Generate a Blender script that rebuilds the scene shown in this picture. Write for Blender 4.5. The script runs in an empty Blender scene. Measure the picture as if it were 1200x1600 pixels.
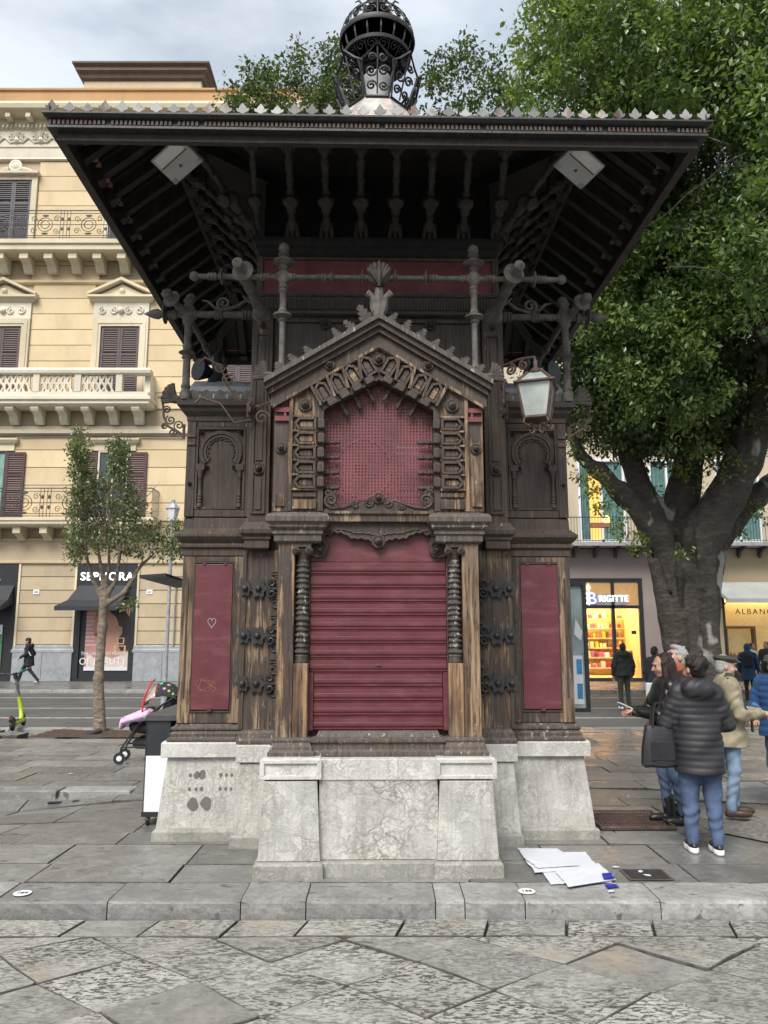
import bpy, math, random
import numpy as np
from mathutils import Vector, Matrix
from math import pi, sin, cos, radians
random.seed(7)
SC = bpy.context.scene
COL = SC.collection
# ------------------------------------------------------------------ camera, sky, sun, exposure
F_PX, PITCH, EYE = 1210.0, radians(9.3), 1.8
cd = bpy.data.cameras.new('camera'); cam = bpy.data.objects.new('camera', cd); COL.objects.link(cam)
cam.location = (0, 0, EYE); cam.rotation_euler = (pi/2 + PITCH, 0, 0)
cd.sensor_width = 36; cd.lens = 36*F_PX/1600; cd.clip_start = .1; cd.clip_end = 3000
SC.camera = cam
SUN_EL, SUN_AZ = radians(50), radians(200)          # high behind the camera, veiled by cloud
wd = bpy.data.worlds.new('World'); SC.world = wd; wd.use_nodes = True
wn = wd.node_tree; wn.nodes.clear()
def wnode(t, **k):
    n = wn.nodes.new(t)
    for a, b in k.items(): setattr(n, a, b)
    return n
sky = wnode('ShaderNodeTexSky', sky_type='NISHITA', sun_disc=False, sun_elevation=SUN_EL, sun_rotation=SUN_AZ, air_density=1.0, dust_density=2.5)
wtc = wnode('ShaderNodeTexCoord')
wmp = wnode('ShaderNodeMapping'); wmp.inputs['Scale'].default_value = (1.1, 1.1, 3.0); wmp.inputs['Location'].default_value = (.35, .1, .2)
wnz = wnode('ShaderNodeTexNoise'); wnz.inputs['Scale'].default_value = 2.2; wnz.inputs['Detail'].default_value = 7; wnz.inputs['Roughness'].default_value = .55
wrp = wnode('ShaderNodeValToRGB')
wrp.color_ramp.elements[0].position = .30; wrp.color_ramp.elements[0].color = (.35, .35, .35, 1)
wrp.color_ramp.elements[1].position = .56; wrp.color_ramp.elements[1].color = (1, 1, 1, 1)
wn2 = wnode('ShaderNodeTexNoise'); wn2.inputs['Scale'].default_value = 1.6; wn2.inputs['Detail'].default_value = 5
wr2 = wnode('ShaderNodeValToRGB')
wr2.color_ramp.elements[0].position = .35; wr2.color_ramp.elements[0].color = (4.3, 5.0, 5.9, 1)
wr2.color_ramp.elements[1].position = .65; wr2.color_ramp.elements[1].color = (6.6, 7.1, 7.5, 1)
wmx = wnode('ShaderNodeMix', data_type='RGBA')
wbg = wnode('ShaderNodeBackground'); wbg.inputs['Strength'].default_value = .08
wo = wnode('ShaderNodeOutputWorld')
wl = wn.links.new
wl(wtc.outputs['Generated'], wmp.inputs['Vector']); wl(wmp.outputs[0], wnz.inputs['Vector']); wl(wmp.outputs[0], wn2.inputs['Vector'])
wl(wnz.outputs['Fac'], wrp.inputs[0]); wl(wn2.outputs['Fac'], wr2.inputs[0])
wl(wrp.outputs[0], wmx.inputs['Factor']); wl(sky.outputs[0], wmx.inputs['A']); wl(wr2.outputs[0], wmx.inputs['B'])
wl(wmx.outputs['Result'], wbg.inputs['Color']); wl(wbg.outputs[0], wo.inputs['Surface'])
sd = bpy.data.lights.new('sun', 'SUN'); sun = bpy.data.objects.new('sun', sd); COL.objects.link(sun)
sd.energy = 2.6; sd.angle = radians(32); sd.color = (1, .96, .9)
_az = radians(20)   # from behind the camera, a little to the left
sun.rotation_euler = Vector((-sin(_az)*-1*cos(SUN_EL), cos(_az)*cos(SUN_EL), -sin(SUN_EL))).to_track_quat('-Z', 'Y').to_euler()
SC.view_settings.view_transform = 'Standard'; SC.view_settings.look = 'None'
SC.view_settings.exposure = .86; SC.view_settings.gamma = 1; SC.view_settings.use_curve_mapping = False
SC.cycles.max_bounces = 4; SC.cycles.diffuse_bounces = 3; SC.cycles.glossy_bounces = 2; SC.cycles.transmission_bounces = 3; SC.cycles.transparent_max_bounces = 6; SC.cycles.adaptive_threshold = .02
# ------------------------------------------------------------------ helpers
def at(px, py, Y):
    "point of the place seen at photo pixel (px, py) on the upright plane Y metres ahead"
    x, u = (px-600)/F_PX, (800-py)/F_PX
    t = Y/(cos(PITCH) - sin(PITCH)*u)
    return Vector((x*t, Y, EYE + (sin(PITCH)+cos(PITCH)*u)*t))
def gnd(px, py, z=0):
    x, u = (px-600)/F_PX, (800-py)/F_PX
    t = (z-EYE)/(sin(PITCH)+cos(PITCH)*u)
    return Vector((x*t, (cos(PITCH)-sin(PITCH)*u)*t, z))
def tag(o, label=None, cat=None, group=None, kind=None):
    if label: o['label'] = label
    if cat: o['category'] = cat
    if group: o['group'] = group
    if kind: o['kind'] = kind
    return o
def empty(name, loc=(0, 0, 0), rz=0, parent=None, **k):
    o = bpy.data.objects.new(name, None); COL.objects.link(o); o.location = loc; o.rotation_euler = (0, 0, rz)
    if parent: o.parent = parent
    return tag(o, **k)
def inst(name, src, parent=None, loc=(0, 0, 0), rot=(0, 0, 0), scale=(1, 1, 1)):
    o = bpy.data.objects.new(name, src.data); COL.objects.link(o)
    for md in src.modifiers:
        n = o.modifiers.new(md.name, md.type)
        if md.type == 'BEVEL': n.width = md.width; n.segments = md.segments; n.limit_method = 'ANGLE'
    o.location = loc; o.rotation_euler = rot; o.scale = scale; o.parent = parent
    return o
def copy_tree(o, parent=None):
    c = o.copy(); COL.objects.link(c); c.parent = parent
    for ch in list(o.children): copy_tree(ch, c)
    return c
class MB:
    def __init__(s): s.v = []; s.f = []; s.m = []
    def add(s, vs, fs, mi=0):
        n = len(s.v); s.v += [tuple(p) for p in vs]
        for f in fs: s.f.append(tuple(i+n for i in f)); s.m.append(mi)
        return s
    def box(s, x0, x1, y0, y1, z0, z1, mi=0):
        return s.add([(x0,y0,z0),(x1,y0,z0),(x1,y1,z0),(x0,y1,z0),(x0,y0,z1),(x1,y0,z1),(x1,y1,z1),(x0,y1,z1)],
              [(0,3,2,1),(4,5,6,7),(0,1,5,4),(1,2,6,5),(2,3,7,6),(3,0,4,7)], mi)
    def rings(s, rings, close=True, caps=True, mi=0):
        n = len(rings[0]); vs = [p for r in rings for p in r]; fs = []
        for i in range(len(rings)-1):
            for j in range(n if close else n-1):
                k = (j+1) % n; fs.append((i*n+j, i*n+k, (i+1)*n+k, (i+1)*n+j))
        if caps: fs += [tuple(range(n-1, -1, -1)), tuple(range((len(rings)-1)*n, len(rings)*n))]
        return s.add(vs, fs, mi)
    def stack(s, x0, x1, y0, y1, prof, mi=0):
        return s.rings([[(x0-o,y0-o,z),(x1+o,y0-o,z),(x1+o,y1+o,z),(x0-o,y1+o,z)] for o, z in prof], mi=mi)
    def lathe(s, prof, base=(0,0,0), d=(0,0,1), n=12, mi=0):
        b = Vector(base); d = Vector(d).normalized(); a = d.orthogonal().normalized(); c = d.cross(a)
        return s.rings([[b + d*t + (a*cos(2*pi*k/n) + c*sin(2*pi*k/n))*max(r, 1e-4) for k in range(n)] for r, t in prof], mi=mi)
    def tube(s, pts, r, n=5, mi=0):
        pts = [Vector(p) for p in pts]; R = []
        if not isinstance(r, (list, tuple)): r = [r]*len(pts)
        prev = None
        for i, p in enumerate(pts):
            t = (pts[min(i+1, len(pts)-1)] - pts[max(i-1, 0)])
            if t.length < 1e-9: t = Vector((0, 0, 1))
            t.normalize()
            a = t.orthogonal() if prev is None else prev - t*prev.dot(t)
            if a.length < 1e-6: a = t.orthogonal()
            a.normalize(); prev = a; c = t.cross(a)
            R.append([p + (a*cos(2*pi*k/n) + c*sin(2*pi*k/n))*r[i] for k in range(n)])
        return s.rings(R, mi=mi)
    def prism(s, poly, y0, y1, mi=0):          # polygon in (x, z), extruded along y
        n = len(poly)
        area = sum(poly[i][0]*poly[(i+1)%n][1]-poly[(i+1)%n][0]*poly[i][1] for i in range(n))
        if area < 0: poly = poly[::-1]
        vs = [(x, y0, z) for x, z in poly] + [(x, y1, z) for x, z in poly]
        fs = [tuple(range(n)), tuple(range(2*n-1, n-1, -1))] + [(i, i+n, (i+1)%n+n, (i+1)%n) for i in range(n)]
        return s.add(vs, fs, mi)
    def band(s, outer, inner, y0, y1, mi=0, closed=False):    # strip between two polylines in (x, z)
        n = len(outer)
        for i in range(n if closed else n-1):
            j = (i+1) % n; s.prism([outer[i], outer[j], inner[j], inner[i]], y0, y1, mi)
        return s
    def beam(s, p0, p1, w, h, mi=0):
        p0, p1 = Vector(p0), Vector(p1); t = (p1-p0).normalized()
        a = t.cross(Vector((0,0,1)))
        a = a.normalized() if a.length > 1e-4 else Vector((1,0,0)); c = a.cross(t)
        q = [a*sx*w/2 + c*sz*h/2 for sx, sz in ((-1,-1),(1,-1),(1,1),(-1,1))]
        return s.rings([[p0+k for k in q], [p1+k for k in q]], mi=mi)
    def ball(s, c, r, n=10, mi=0, sc=(1,1,1)):
        R = []
        for i in range(7):
            a = pi*(i+.02)/6.04 if i < 6 else pi*.997
            R.append([(c[0]+sc[0]*r*sin(a)*cos(2*pi*k/n), c[1]+sc[1]*r*sin(a)*sin(2*pi*k/n), c[2]-sc[2]*r*cos(a)) for k in range(n)])
        return s.rings(R, mi=mi)
    def mesh(s, name, mats, smooth=False):
        me = bpy.data.meshes.new(name); me.from_pydata(s.v, [], s.f)
        for m in (mats if isinstance(mats, (list, tuple)) else [mats]): me.materials.append(m)
        if any(s.m): me.polygons.foreach_set('material_index', s.m)
        me.polygons.foreach_set('use_smooth', [bool(smooth)]*len(s.f))
        if smooth:
            try: me.set_sharp_from_angle(angle=radians(38))
            except Exception: pass
        me.update(); return me
    def build(s, name, mats, parent=None, smooth=False, bevel=0, loc=None, rot=None, **k):
        o = bpy.data.objects.new(name, s.mesh(name, mats, smooth)); COL.objects.link(o)
        if parent: o.parent = parent
        if loc is not None: o.location = loc
        if rot is not None: o.rotation_euler = rot
        if bevel:
            b = o.modifiers.new('b', 'BEVEL'); b.width = bevel; b.segments = 2; b.limit_method = 'ANGLE'; b.angle_limit = radians(35)
        return tag(o, **k)
def spiral(c, r0, turns, a0, ax=(1,0,0), az=(0,0,1), r1=.0, n=22):
    c, ax, az = Vector(c), Vector(ax), Vector(az); P = []
    for i in range(n+1):
        t = i/n; a = a0 + turns*2*pi*t; r = r0 + (r1-r0)*t
        P.append(c + ax*r*cos(a) + az*r*sin(a))
    return P
def arc(c, r, a0, a1, n=10): return [(c[0]+r*cos(a0+(a1-a0)*i/n), c[1]+r*sin(a0+(a1-a0)*i/n)) for i in range(n+1)]
def text_mb(txt, size, depth, spacing=1.0, align='CENTER', shear=0):
    cu = bpy.data.curves.new('lettering', 'FONT'); cu.body = txt; cu.size = size; cu.extrude = depth; cu.align_x = align
    cu.space_character = spacing; cu.shear = shear; cu.resolution_u = 3
    o = bpy.data.objects.new('lettering', cu); COL.objects.link(o)
    dg = bpy.context.evaluated_depsgraph_get(); me = bpy.data.meshes.new_from_object(o.evaluated_get(dg))
    bpy.data.objects.remove(o); return me
def text(name, txt, size, depth, mat, loc, parent=None, spacing=1.0, align='CENTER', rot=(pi/2, 0, 0), sx=1.0, **k):
    me = text_mb(txt, size, depth, spacing, align); me.materials.append(mat)
    o = bpy.data.objects.new(name, me); COL.objects.link(o); o.parent = parent; o.location = loc; o.rotation_euler = rot; o.scale = (sx, 1, 1)
    return tag(o, **k)
# ------------------------------------------------------------------ materials
class NT:
    def __init__(s, name):
        s.mat = bpy.data.materials.new(name); s.mat.use_nodes = True; s.t = s.mat.node_tree
        s.b = s.t.nodes['Principled BSDF']; s.out = s.t.nodes['Material Output']; s._vec = None
    def n(s, typ, **k):
        o = s.t.nodes.new(typ)
        for a, b in k.items(): setattr(o, a, b)
        return o
    def l(s, a, b): s.t.links.new(a, b)
    def vec(s, rnd=True):
        if s._vec is None:
            tc = s.n('ShaderNodeTexCoord'); v = tc.outputs['Object']
            if rnd:
                oi = s.n('ShaderNodeObjectInfo'); s.rand = oi.outputs['Random']
                m = s.n('ShaderNodeMath', operation='MULTIPLY'); s.l(oi.outputs['Random'], m.inputs[0]); m.inputs[1].default_value = 37.
                a = s.n('ShaderNodeVectorMath', operation='ADD'); s.l(v, a.inputs[0]); s.l(m.outputs[0], a.inputs[1]); v = a.outputs[0]
            s._vec = v
        return s._vec
    def map(s, sc):
        m = s.n('ShaderNodeMapping'); s.l(s.vec(), m.inputs['Vector']); m.inputs['Scale'].default_value = sc; return m.outputs[0]
    def noise(s, scale, detail=4, rough=.55, v=None, dist=0):
        n = s.n('ShaderNodeTexNoise'); s.l(v if v is not None else s.vec(), n.inputs['Vector'])
        n.inputs['Scale'].default_value = scale; n.inputs['Detail'].default_value = detail; n.inputs['Roughness'].default_value = rough; n.inputs['Distortion'].default_value = dist
        return n.outputs['Fac']
    def vor(s, scale, feature='F1', v=None, out='Distance'):
        n = s.n('ShaderNodeTexVoronoi', feature=feature); s.l(v if v is not None else s.vec(), n.inputs['Vector']); n.inputs['Scale'].default_value = scale
        return n.outputs[out]
    def ramp(s, f, *st):
        r = s.n('ShaderNodeValToRGB'); s.l(f, r.inputs[0]); e = r.color_ramp.elements
        while len(e) < len(st): e.new(.5)
        for i, (p, c) in enumerate(st):
            e[i].position = p; c = (c, c, c) if isinstance(c, (int, float)) else c; e[i].color = (*c, 1)
        return r.outputs[0]
    def mix(s, f, a, b, blend='MIX'):
        m = s.n('ShaderNodeMix', data_type='RGBA', blend_type=blend)
        for val, key in ((f, 'Factor'), (a, 'A'), (b, 'B')):
            if isinstance(val, (int, float)): m.inputs[key].default_value = val if key == 'Factor' else (val, val, val, 1)
            elif isinstance(val, tuple): m.inputs[key].default_value = (*val, 1)
            else: s.l(val, m.inputs[key])
        return m.outputs['Result']
    def math(s, op, a, b=0.0):
        m = s.n('ShaderNodeMath', operation=op)
        for i, v in enumerate((a, b)):
            if isinstance(v, (int, float)): m.inputs[i].default_value = v
            else: s.l(v, m.inputs[i])
        return m.outputs[0]
    def bump(s, h, st=.3, d=.01):
        b = s.n('ShaderNodeBump'); b.inputs['Strength'].default_value = st; b.inputs['Distance'].default_value = d
        s.l(h, b.inputs['Height']); s.l(b.outputs[0], s.b.inputs['Normal'])
    def fin(s, col=None, rough=None, metal=0, spec=None):
        if col is not None:
            if isinstance(col, tuple): s.b.inputs['Base Color'].default_value = (*col, 1)
            else: s.l(col, s.b.inputs['Base Color'])
        if rough is not None:
            if isinstance(rough, (int, float)): s.b.inputs['Roughness'].default_value = rough
            else: s.l(rough, s.b.inputs['Roughness'])
        s.b.inputs['Metallic'].default_value = metal
        if spec is not None: s.b.inputs['Specular IOR Level'].default_value = spec
        return s.mat
def plain(name, c, rough=.6, var=.25, scale=6, metal=0, bump=.15, bs=40, rnd=.0, spec=None):
    t = NT(name); a = t.noise(scale, 5, .6)
    col = t.mix(t.ramp(a, (.3, 0.), (.7, 1.)), tuple(x*(1-var) for x in c), tuple(min(1, x*(1+var)) for x in c))
    if rnd: col = t.mix(1., col, t.ramp(t.rand, (0, 1-rnd), (1, 1+rnd)), 'MULTIPLY')
    if bump: t.bump(t.noise(bs, 3), bump, .006)
    return t.fin(col, rough, metal, spec)
def emis(name, c, st):
    t = NT(name); t.b.inputs['Emission Color'].default_value = (*c, 1); t.b.inputs['Emission Strength'].default_value = st
    return t.fin(c, .5)
def wood(name, dark, worn, bare=(.17, .10, .052), pale=(.36, .25, .155), flake=0., dust=.4):
    t = NT(name)
    st = t.noise(1, 8, .7, t.map((46, 46, 2.6)), .5)          # fine grain along the upright
    st2 = t.noise(1, 5, .65, t.map((13, 13, 1.0)), .4)
    pa = t.noise(1, 5, .62, t.map((4.2, 4.2, 1.3)))
    s = t.math('ADD', t.math('ADD', t.math('MULTIPLY', pa, .46), t.math('MULTIPLY', st2, .30)), t.math('MULTIPLY', st, .24))
    mask = t.ramp(s, (.63-worn-.018, 0.), (.63-worn+.022, 1.))
    dcol = t.mix(t.ramp(st, (.34, 0.), (.68, 1.)), tuple(x*.40 for x in dark), tuple(x*2.0 for x in dark))
    dcol = t.mix(t.ramp(st2, (.5, 0.), (.72, .45)), dcol, (dark[0]*2.1+.015, dark[1]*1.8+.008, dark[2]*1.5))    # rubbed, browner
    dcol = t.mix(t.ramp(t.noise(5, 5, .65), (.48, 0.), (.76, dust)), dcol, tuple(.5*x+.075 for x in dark))      # dust
    bcol = t.mix(t.ramp(st, (.36, 0.), (.64, 1.)), bare, pale)
    bcol = t.mix(t.ramp(st2, (.44, .9), (.60, 0.)), bcol, tuple(x*.38 for x in bare))
    bcol = t.mix(t.ramp(t.noise(1, 6, .7, t.map((70, 70, 1.6))), (.40, .9), (.47, 0.)), bcol, (.04, .025, .015))   # checks
    bcol = t.mix(t.ramp(t.noise(2.2, 3), (.45, 0.), (.7, .5)), bcol, (.30, .235, .165))                          # silvered
    col = t.mix(mask, dcol, bcol)
    if flake: col = t.mix(t.ramp(t.noise(1, 7, .72, t.map((26, 26, 9))), (.66-flake, 0.), (.72-flake, 1.)), col, (.36, .33, .29))
    h = t.math('ADD', t.math('MULTIPLY', st, .8), t.math('MULTIPLY', mask, -.45))
    t.bump(h, .8, .014)
    return t.fin(col, t.ramp(st, (.2, .45), (.8, .85)))
M = {}
M['wood_dark'] = wood('wood_dark', (.042, .031, .024), -.035, dust=.32)
M['wood_body_lit'] = wood('wood_body_lit', (.062, .049, .039), -.03, dust=.55)  # body wood lightened, sky light reaching under the eaves painted into its colour
M['wood_soffit'] = wood('wood_soffit', (.012, .0105, .010), -.08, dust=.25)  # near-black base puts part of the roof's shade into the colour
M['wood_mid'] = wood('wood_mid', (.050, .035, .026), .035, flake=.015, dust=.35)
M['wood_worn'] = wood('wood_worn', (.052, .036, .027), .115, flake=.03, dust=.35)
M['wood_bare'] = wood('wood_bare', (.048, .032, .026), .165, (.205, .108, .05), (.41, .275, .16), .03)
M['wood_flaking'] = wood('wood_flaking', (.070, .056, .047), .02, (.16, .125, .095), (.28, .24, .19), .07)
M['wood_column'] = wood('wood_column', (.045, .038, .033), .0, (.16, .125, .095), (.28, .24, .19), .105)
def red_paint():
    t = NT('red_paint'); a = t.noise(5, 5)
    col = t.mix(t.ramp(a, (.3, 0.), (.7, 1.)), (.100, .022, .027), (.135, .031, .037))
    col = t.mix(t.ramp(t.noise(1, 6, .65, t.map((3, 3, 12))), (.52, 0.), (.75, .4)), col, (.26, .12, .125))
    col = t.mix(t.ramp(t.noise(1, 6, .65, t.map((14, 14, .8))), (.55, 0.), (.8, .45)), col, (.07, .02, .022))
    col = t.mix(t.ramp(t.noise(130, 2), (.74, 0.), (.76, .6)), col, (.34, .24, .24))
    t.bump(t.noise(60, 2), .05, .004); return t.fin(col, t.ramp(a, (.3, .38), (.7, .5)))
M['red'] = red_paint()
M['red_faded'] = plain('red_faded', (.17, .045, .045), .7, .25, 7)
M['iron_ornament'] = plain('iron_ornament', (.075, .064, .055), .85, .5, 14, 0, .5, 60)
M['iron_dust'] = plain('iron_dust', (.13, .116, .10), .8, .45, 14, 0, .5, 60)
M['iron_dark'] = plain('iron_dark', (.035, .034, .034), .55, .4, 20, .2, .4, 60)
M['iron_rust'] = plain('iron_rust', (.11, .075, .058), .75, .4, 12, .1, .4, 60)
M['zinc'] = plain('zinc', (.36, .37, .38), .55, .3, 9, .3, .3, 30, .15)
def zinc_rust():
    t = NT('zinc_rust'); a = t.noise(7, 5)
    col = t.mix(t.ramp(a, (.52, 0.), (.66, 1.)), (.30, .295, .285), (.17, .10, .06))
    col = t.mix(1., col, t.ramp(t.rand, (0, .45), (.5, .9), (1, 1.25)), 'MULTIPLY')
    return t.fin(col, .6)
M['zinc_rust'] = zinc_rust()
def marble(name, a, b, c, streak=.5, cell=8.):
    t = NT(name)
    n1 = t.noise(3.1, 7, .62, dist=.6); warp = t.n('ShaderNodeVectorMath', operation='ADD')
    cn = t.n('ShaderNodeTexNoise'); t.l(t.vec(), cn.inputs['Vector']); cn.inputs['Scale'].default_value = 5; cn.inputs['Detail'].default_value = 6
    sc = t.n('ShaderNodeVectorMath', operation='SCALE'); t.l(cn.outputs['Color'], sc.inputs[0]); sc.inputs['Scale'].default_value = .42
    t.l(t.vec(), warp.inputs[0]); t.l(sc.outputs[0], warp.inputs[1]); wv = warp.outputs[0]
    v1 = t.vor(cell, 'DISTANCE_TO_EDGE', wv); v2 = t.vor(cell*2.6, 'DISTANCE_TO_EDGE', wv); cc = t.vor(cell, 'F1', wv, 'Color')
    g1 = t.n('ShaderNodeSeparateColor'); t.l(cc, g1.inputs[0])
    col = t.mix(t.ramp(n1, (.35, 0.), (.65, 1.)), a, b)
    col = t.mix(t.ramp(g1.outputs[0], (.55, 0.), (.95, .5)), col, tuple(min(1, x*1.2) for x in a))     # pale clasts
    keep = t.ramp(t.noise(2.6, 4), (.40, 0.15), (.62, 1.))
    col = t.mix(t.math('MULTIPLY', t.ramp(v1, (0., .9), (.035, .25), (.12, 0.)), keep), col, c)
    col = t.mix(t.math('MULTIPLY', t.ramp(v2, (0., .6), (.16, 0.)), keep), col, tuple(x*1.2 for x in c))
    col = t.mix(t.ramp(t.noise(55, 4, .7), (.55, 0.), (.75, .5)), col, tuple(x*.8 for x in c))               # specks
    dr = t.noise(1, 7, .7, t.map((22, 22, 1.1)))
    col = t.mix(t.ramp(dr, (.47, 0.), (.72, streak)), col, (.20, .185, .15))
    col = t.mix(t.ramp(t.noise(1.5, 5, .6), (.52, 0.), (.78, .3)), col, (.21, .20, .175))
    t.bump(t.math('ADD', t.noise(30, 6, .65), v2), .4, .010)
    return t.fin(col, t.ramp(n1, (.3, .45), (.7, .75)))
M['marble'] = marble('marble', (.51, .495, .455), (.36, .35, .32), (.21, .195, .165), .6)
M['marble_panel'] = marble('marble_panel', (.53, .515, .475), (.385, .37, .34), (.15, .135, .105), .5, 6.)
M['marble_cap'] = marble('marble_cap', (.60, .585, .55), (.46, .445, .41), (.28, .26, .22), .3)
M['plinth'] = marble('plinth', (.36, .345, .31), (.24, .235, .21), (.15, .14, .115), .6)
def paving(name, a, b, pits, rs=(.28, .72), bs=.6, warm=.0):
    t = NT(name); n1 = t.noise(1.1, 6, .6); n2 = t.noise(19, 7, .7); n3 = t.noise(4.5, 6, .65)
    col = t.mix(t.ramp(n1, (.3, 0.), (.7, 1.)), a, b)
    col = t.mix(t.ramp(n3, (.42, .6), (.62, 0.)), col, tuple(x*.66 for x in b))
    col = t.mix(t.ramp(n2, (.38, .65), (.56, 0.)), col, tuple(x*.5 for x in a))
    col = t.mix(t.ramp(t.noise(46, 4, .7), (.56, 0.), (.72, .45)), col, tuple(min(1, x*1.35) for x in a))
    col = t.mix(1., col, t.ramp(t.rand, (0, .70), (.5, 1.), (1, 1.20)), 'MULTIPLY')
    col = t.mix(t.ramp(t.noise(7, 4, .5, t.map((1, 2.2, 1))), (.64, 0.), (.68, .7)), col, (.06, .058, .053))
    h = t.math('ADD', t.math('MULTIPLY', n2, .6), t.math('MULTIPLY', n3, .8))
    if pits:
        p = t.noise(pits, 5, .66, t.map((.8, 1.9, 1)), .6)
        reg = t.ramp(t.noise(1.5, 3), (.36, .15), (.56, 1.))
        pm = t.math('MULTIPLY', t.math('MULTIPLY', t.ramp(p, (.515, 0.), (.56, 1.)), reg), t.ramp(t.rand, (.1, .15), (.45, 1.)))
        col = t.mix(pm, col, (.062, .056, .047)); h = t.math('SUBTRACT', t.math('MULTIPLY', h, .35), pm)
        col = t.mix(t.math('MULTIPLY', t.ramp(t.noise(.9, 3), (.56, 0.), (.70, .55)), t.math('SUBTRACT', 1., pm)), col, (.36, .27, .15))
    t.bump(h, bs, .014)
    return t.fin(col, t.ramp(t.noise(.8, 5, .6), (.38, rs[0]), (.62, rs[1])))
M['paving'] = paving('paving', (.265, .258, .245), (.185, .182, .172), 0, (.16, .52))
M['kerb'] = paving('kerb', (.36, .352, .335), (.255, .25, .236), 0, (.55, .85), 1.)
M['road_stone'] = paving('road_stone', (.44, .425, .385), (.31, .302, .272), 25, (.4, .8), .7)
M['joint'] = plain('joint_dirt', (.085, .078, .068), .95, .5, 14, 0, .5, 50)
M['earth'] = plain('earth', (.045, .04, .035), .95, .4, 9, 0, .6, 30)
M['asphalt'] = plain('asphalt', (.085, .083, .08), .75, .25, 1.2, 0, .4, 90)
M['white_line'] = plain('white_line', (.5, .5, .48), .7, .4, 9)
M['gravel'] = plain('gravel', (.16, .15, .13), .8, .6, 25, 0, 1., 60)
M['white'] = plain('white', (.72, .73, .75), .45, .04)
M['black'] = plain('black', (.018, .019, .021), .45, .2, 8, 0, .05)
M['paper'] = plain('paper', (.58, .59, .64), .7, .05, 3, 0, .2, 6)
M['blue'] = plain('blue', (.015, .02, .28), .6, .2)
# ------------------------------------------------------------------ ground, pavements, roads
def sheet(name, x0, x1, y0, y1, z, mat, **k):
    return MB().add([(x0,y0,z),(x1,y0,z),(x1,y1,z),(x0,y1,z)], [(0,1,2,3)]).build(name, mat, kind='structure', **k)
sheet('ground', -400, 400, -300, 600, -.30, M['earth'])
KERB_Y0, KERB_Y1, STREET_Y0, STREET_Y1, FACADE = 5.76, 6.17, 16.5, 28.2, 34.0
ROAD_Z = -.115
def zf(x, y):          # the plaza dips towards a dropped strip on both sides
    z = 0.
    if x < -2.7 and y < 9.62: z -= .17*min(1, max(0, (-2.9-x)/.9))*min(1, max(0, (y-7.4)/2.1))
    if x > 3.3 and y < 9.9: z -= .11*min(1, max(0, (x-3.3)/.9))*min(1, max(0, (y-7.6)/2.))
    return z
def stone(mb, pts, zs, thick, r=.012, side=0):   # a stone with a rounded arris: pts outline, zs top heights
    n = len(pts); cx = sum(p[0] for p in pts)/n; cy = sum(p[1] for p in pts)/n
    def inset(p, d):
        v = Vector((cx-p[0], cy-p[1])); L = v.length or 1; return (p[0]+v.x/L*d*1.4, p[1]+v.y/L*d*1.4)
    low = [(p[0], p[1], z-thick) for p, z in zip(pts, zs)]; mid = [(p[0], p[1], z-r) for p, z in zip(pts, zs)]
    top = [(*inset(p, r), z) for p, z in zip(pts, zs)]
    vs = low+mid+top; fs = []
    for i in range(n):
        j = (i+1) % n; fs += [(i, j, n+j, n+i), (n+i, n+j, 2*n+j, 2*n+i)]
    mb.add(vs, fs, side); mb.add(top, [tuple(range(n))])
rng = random.Random(3)
plaza = MB().box(-30, 30, KERB_Y0+.05, STREET_Y0-.05, -.29, -.19).build('plaza_pavement', M['earth'], kind='structure')
far_stuff = MB(); n_slab = 0
y = KERB_Y1; slabs = []; row = 0
PIT = (-6.7, -4.6, 14.9, 16.35)     # earth bed of the young tree
while y < STREET_Y0-.32:
    d = rng.choice((.42, .48, .54, .60)); d = min(d, STREET_Y0-.32-y) if STREET_Y0-.32-y-d < .2 else d
    x = -14 - rng.random()
    while x < 14:
        w = rng.uniform(.75, 1.35); slabs.append((x, x+w, y, y+d)); x += w
    y += d
def vis(s):
    cx, cy = (s[0]+s[1])/2, (s[2]+s[3])/2
    return abs(cx) < .52*cy+.5
def inkiosk(s): return -1.75 < s[0] and s[1] < 1.55 and 7.2 < s[2] < 9.2
cand = sorted((s for s in slabs if vis(s)), key=lambda s: s[2]+.02*abs(s[0]))
near = set(s for s in cand if not (inkiosk(s)))
near = set(sorted(near, key=lambda s: s[2])[:262])
for s in slabs:
    x0, x1, y0, y1 = s
    if x1 < -13.5 or x0 > 13.5: continue
    if x0 < PIT[1] and x1 > PIT[0] and y0 < PIT[3] and y1 > PIT[2]: continue
    if x0 < 2.72 and x1 > 2.12 and y0 < 8.27 and y1 > 7.83: pass
    g = rng.uniform(.003, .007); h = rng.uniform(-.004, .004)
    P = [(x0+g, y0+g), (x1-g, y0+g), (x1-g, y1-g), (x0+g, y1-g)]
    mb = MB() if s in near else far_stuff
    stone(mb, P, [zf(*p)+h+rng.uniform(-.0015, .0015) for p in P], .17 if s in near else .12, .004, 1)
    if s in near: mb.build('paving_slab', [M['paving'], M['joint']], plaza)
far_stuff.build('paving_slabs', [M['paving'], M['joint']], plaza, kind='stuff')
# raised kerb stones where the paving drops, left and right
for x0, x1, yk in ((-3.86, -3.02, 9.62), (-4.9, -3.90, 9.62), (-6.1, -4.95, 9.62), (3.9, 4.75, 9.9), (4.8, 5.9, 9.9)):
    mb = MB(); stone(mb, [(x0, yk), (x1, yk), (x1, yk+.3), (x0, yk+.3)], [.018]*4, .3, .012); mb.build('step_kerb', M['kerb'], plaza)
mb = MB().box(-3.95, -3.80, 9.50, 9.585, -.10, -.094).box(-3.66, -3.52, 9.50, 9.585, -.085, -.079)
mb.build('drain_slot', M['black'], plaza)
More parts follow.
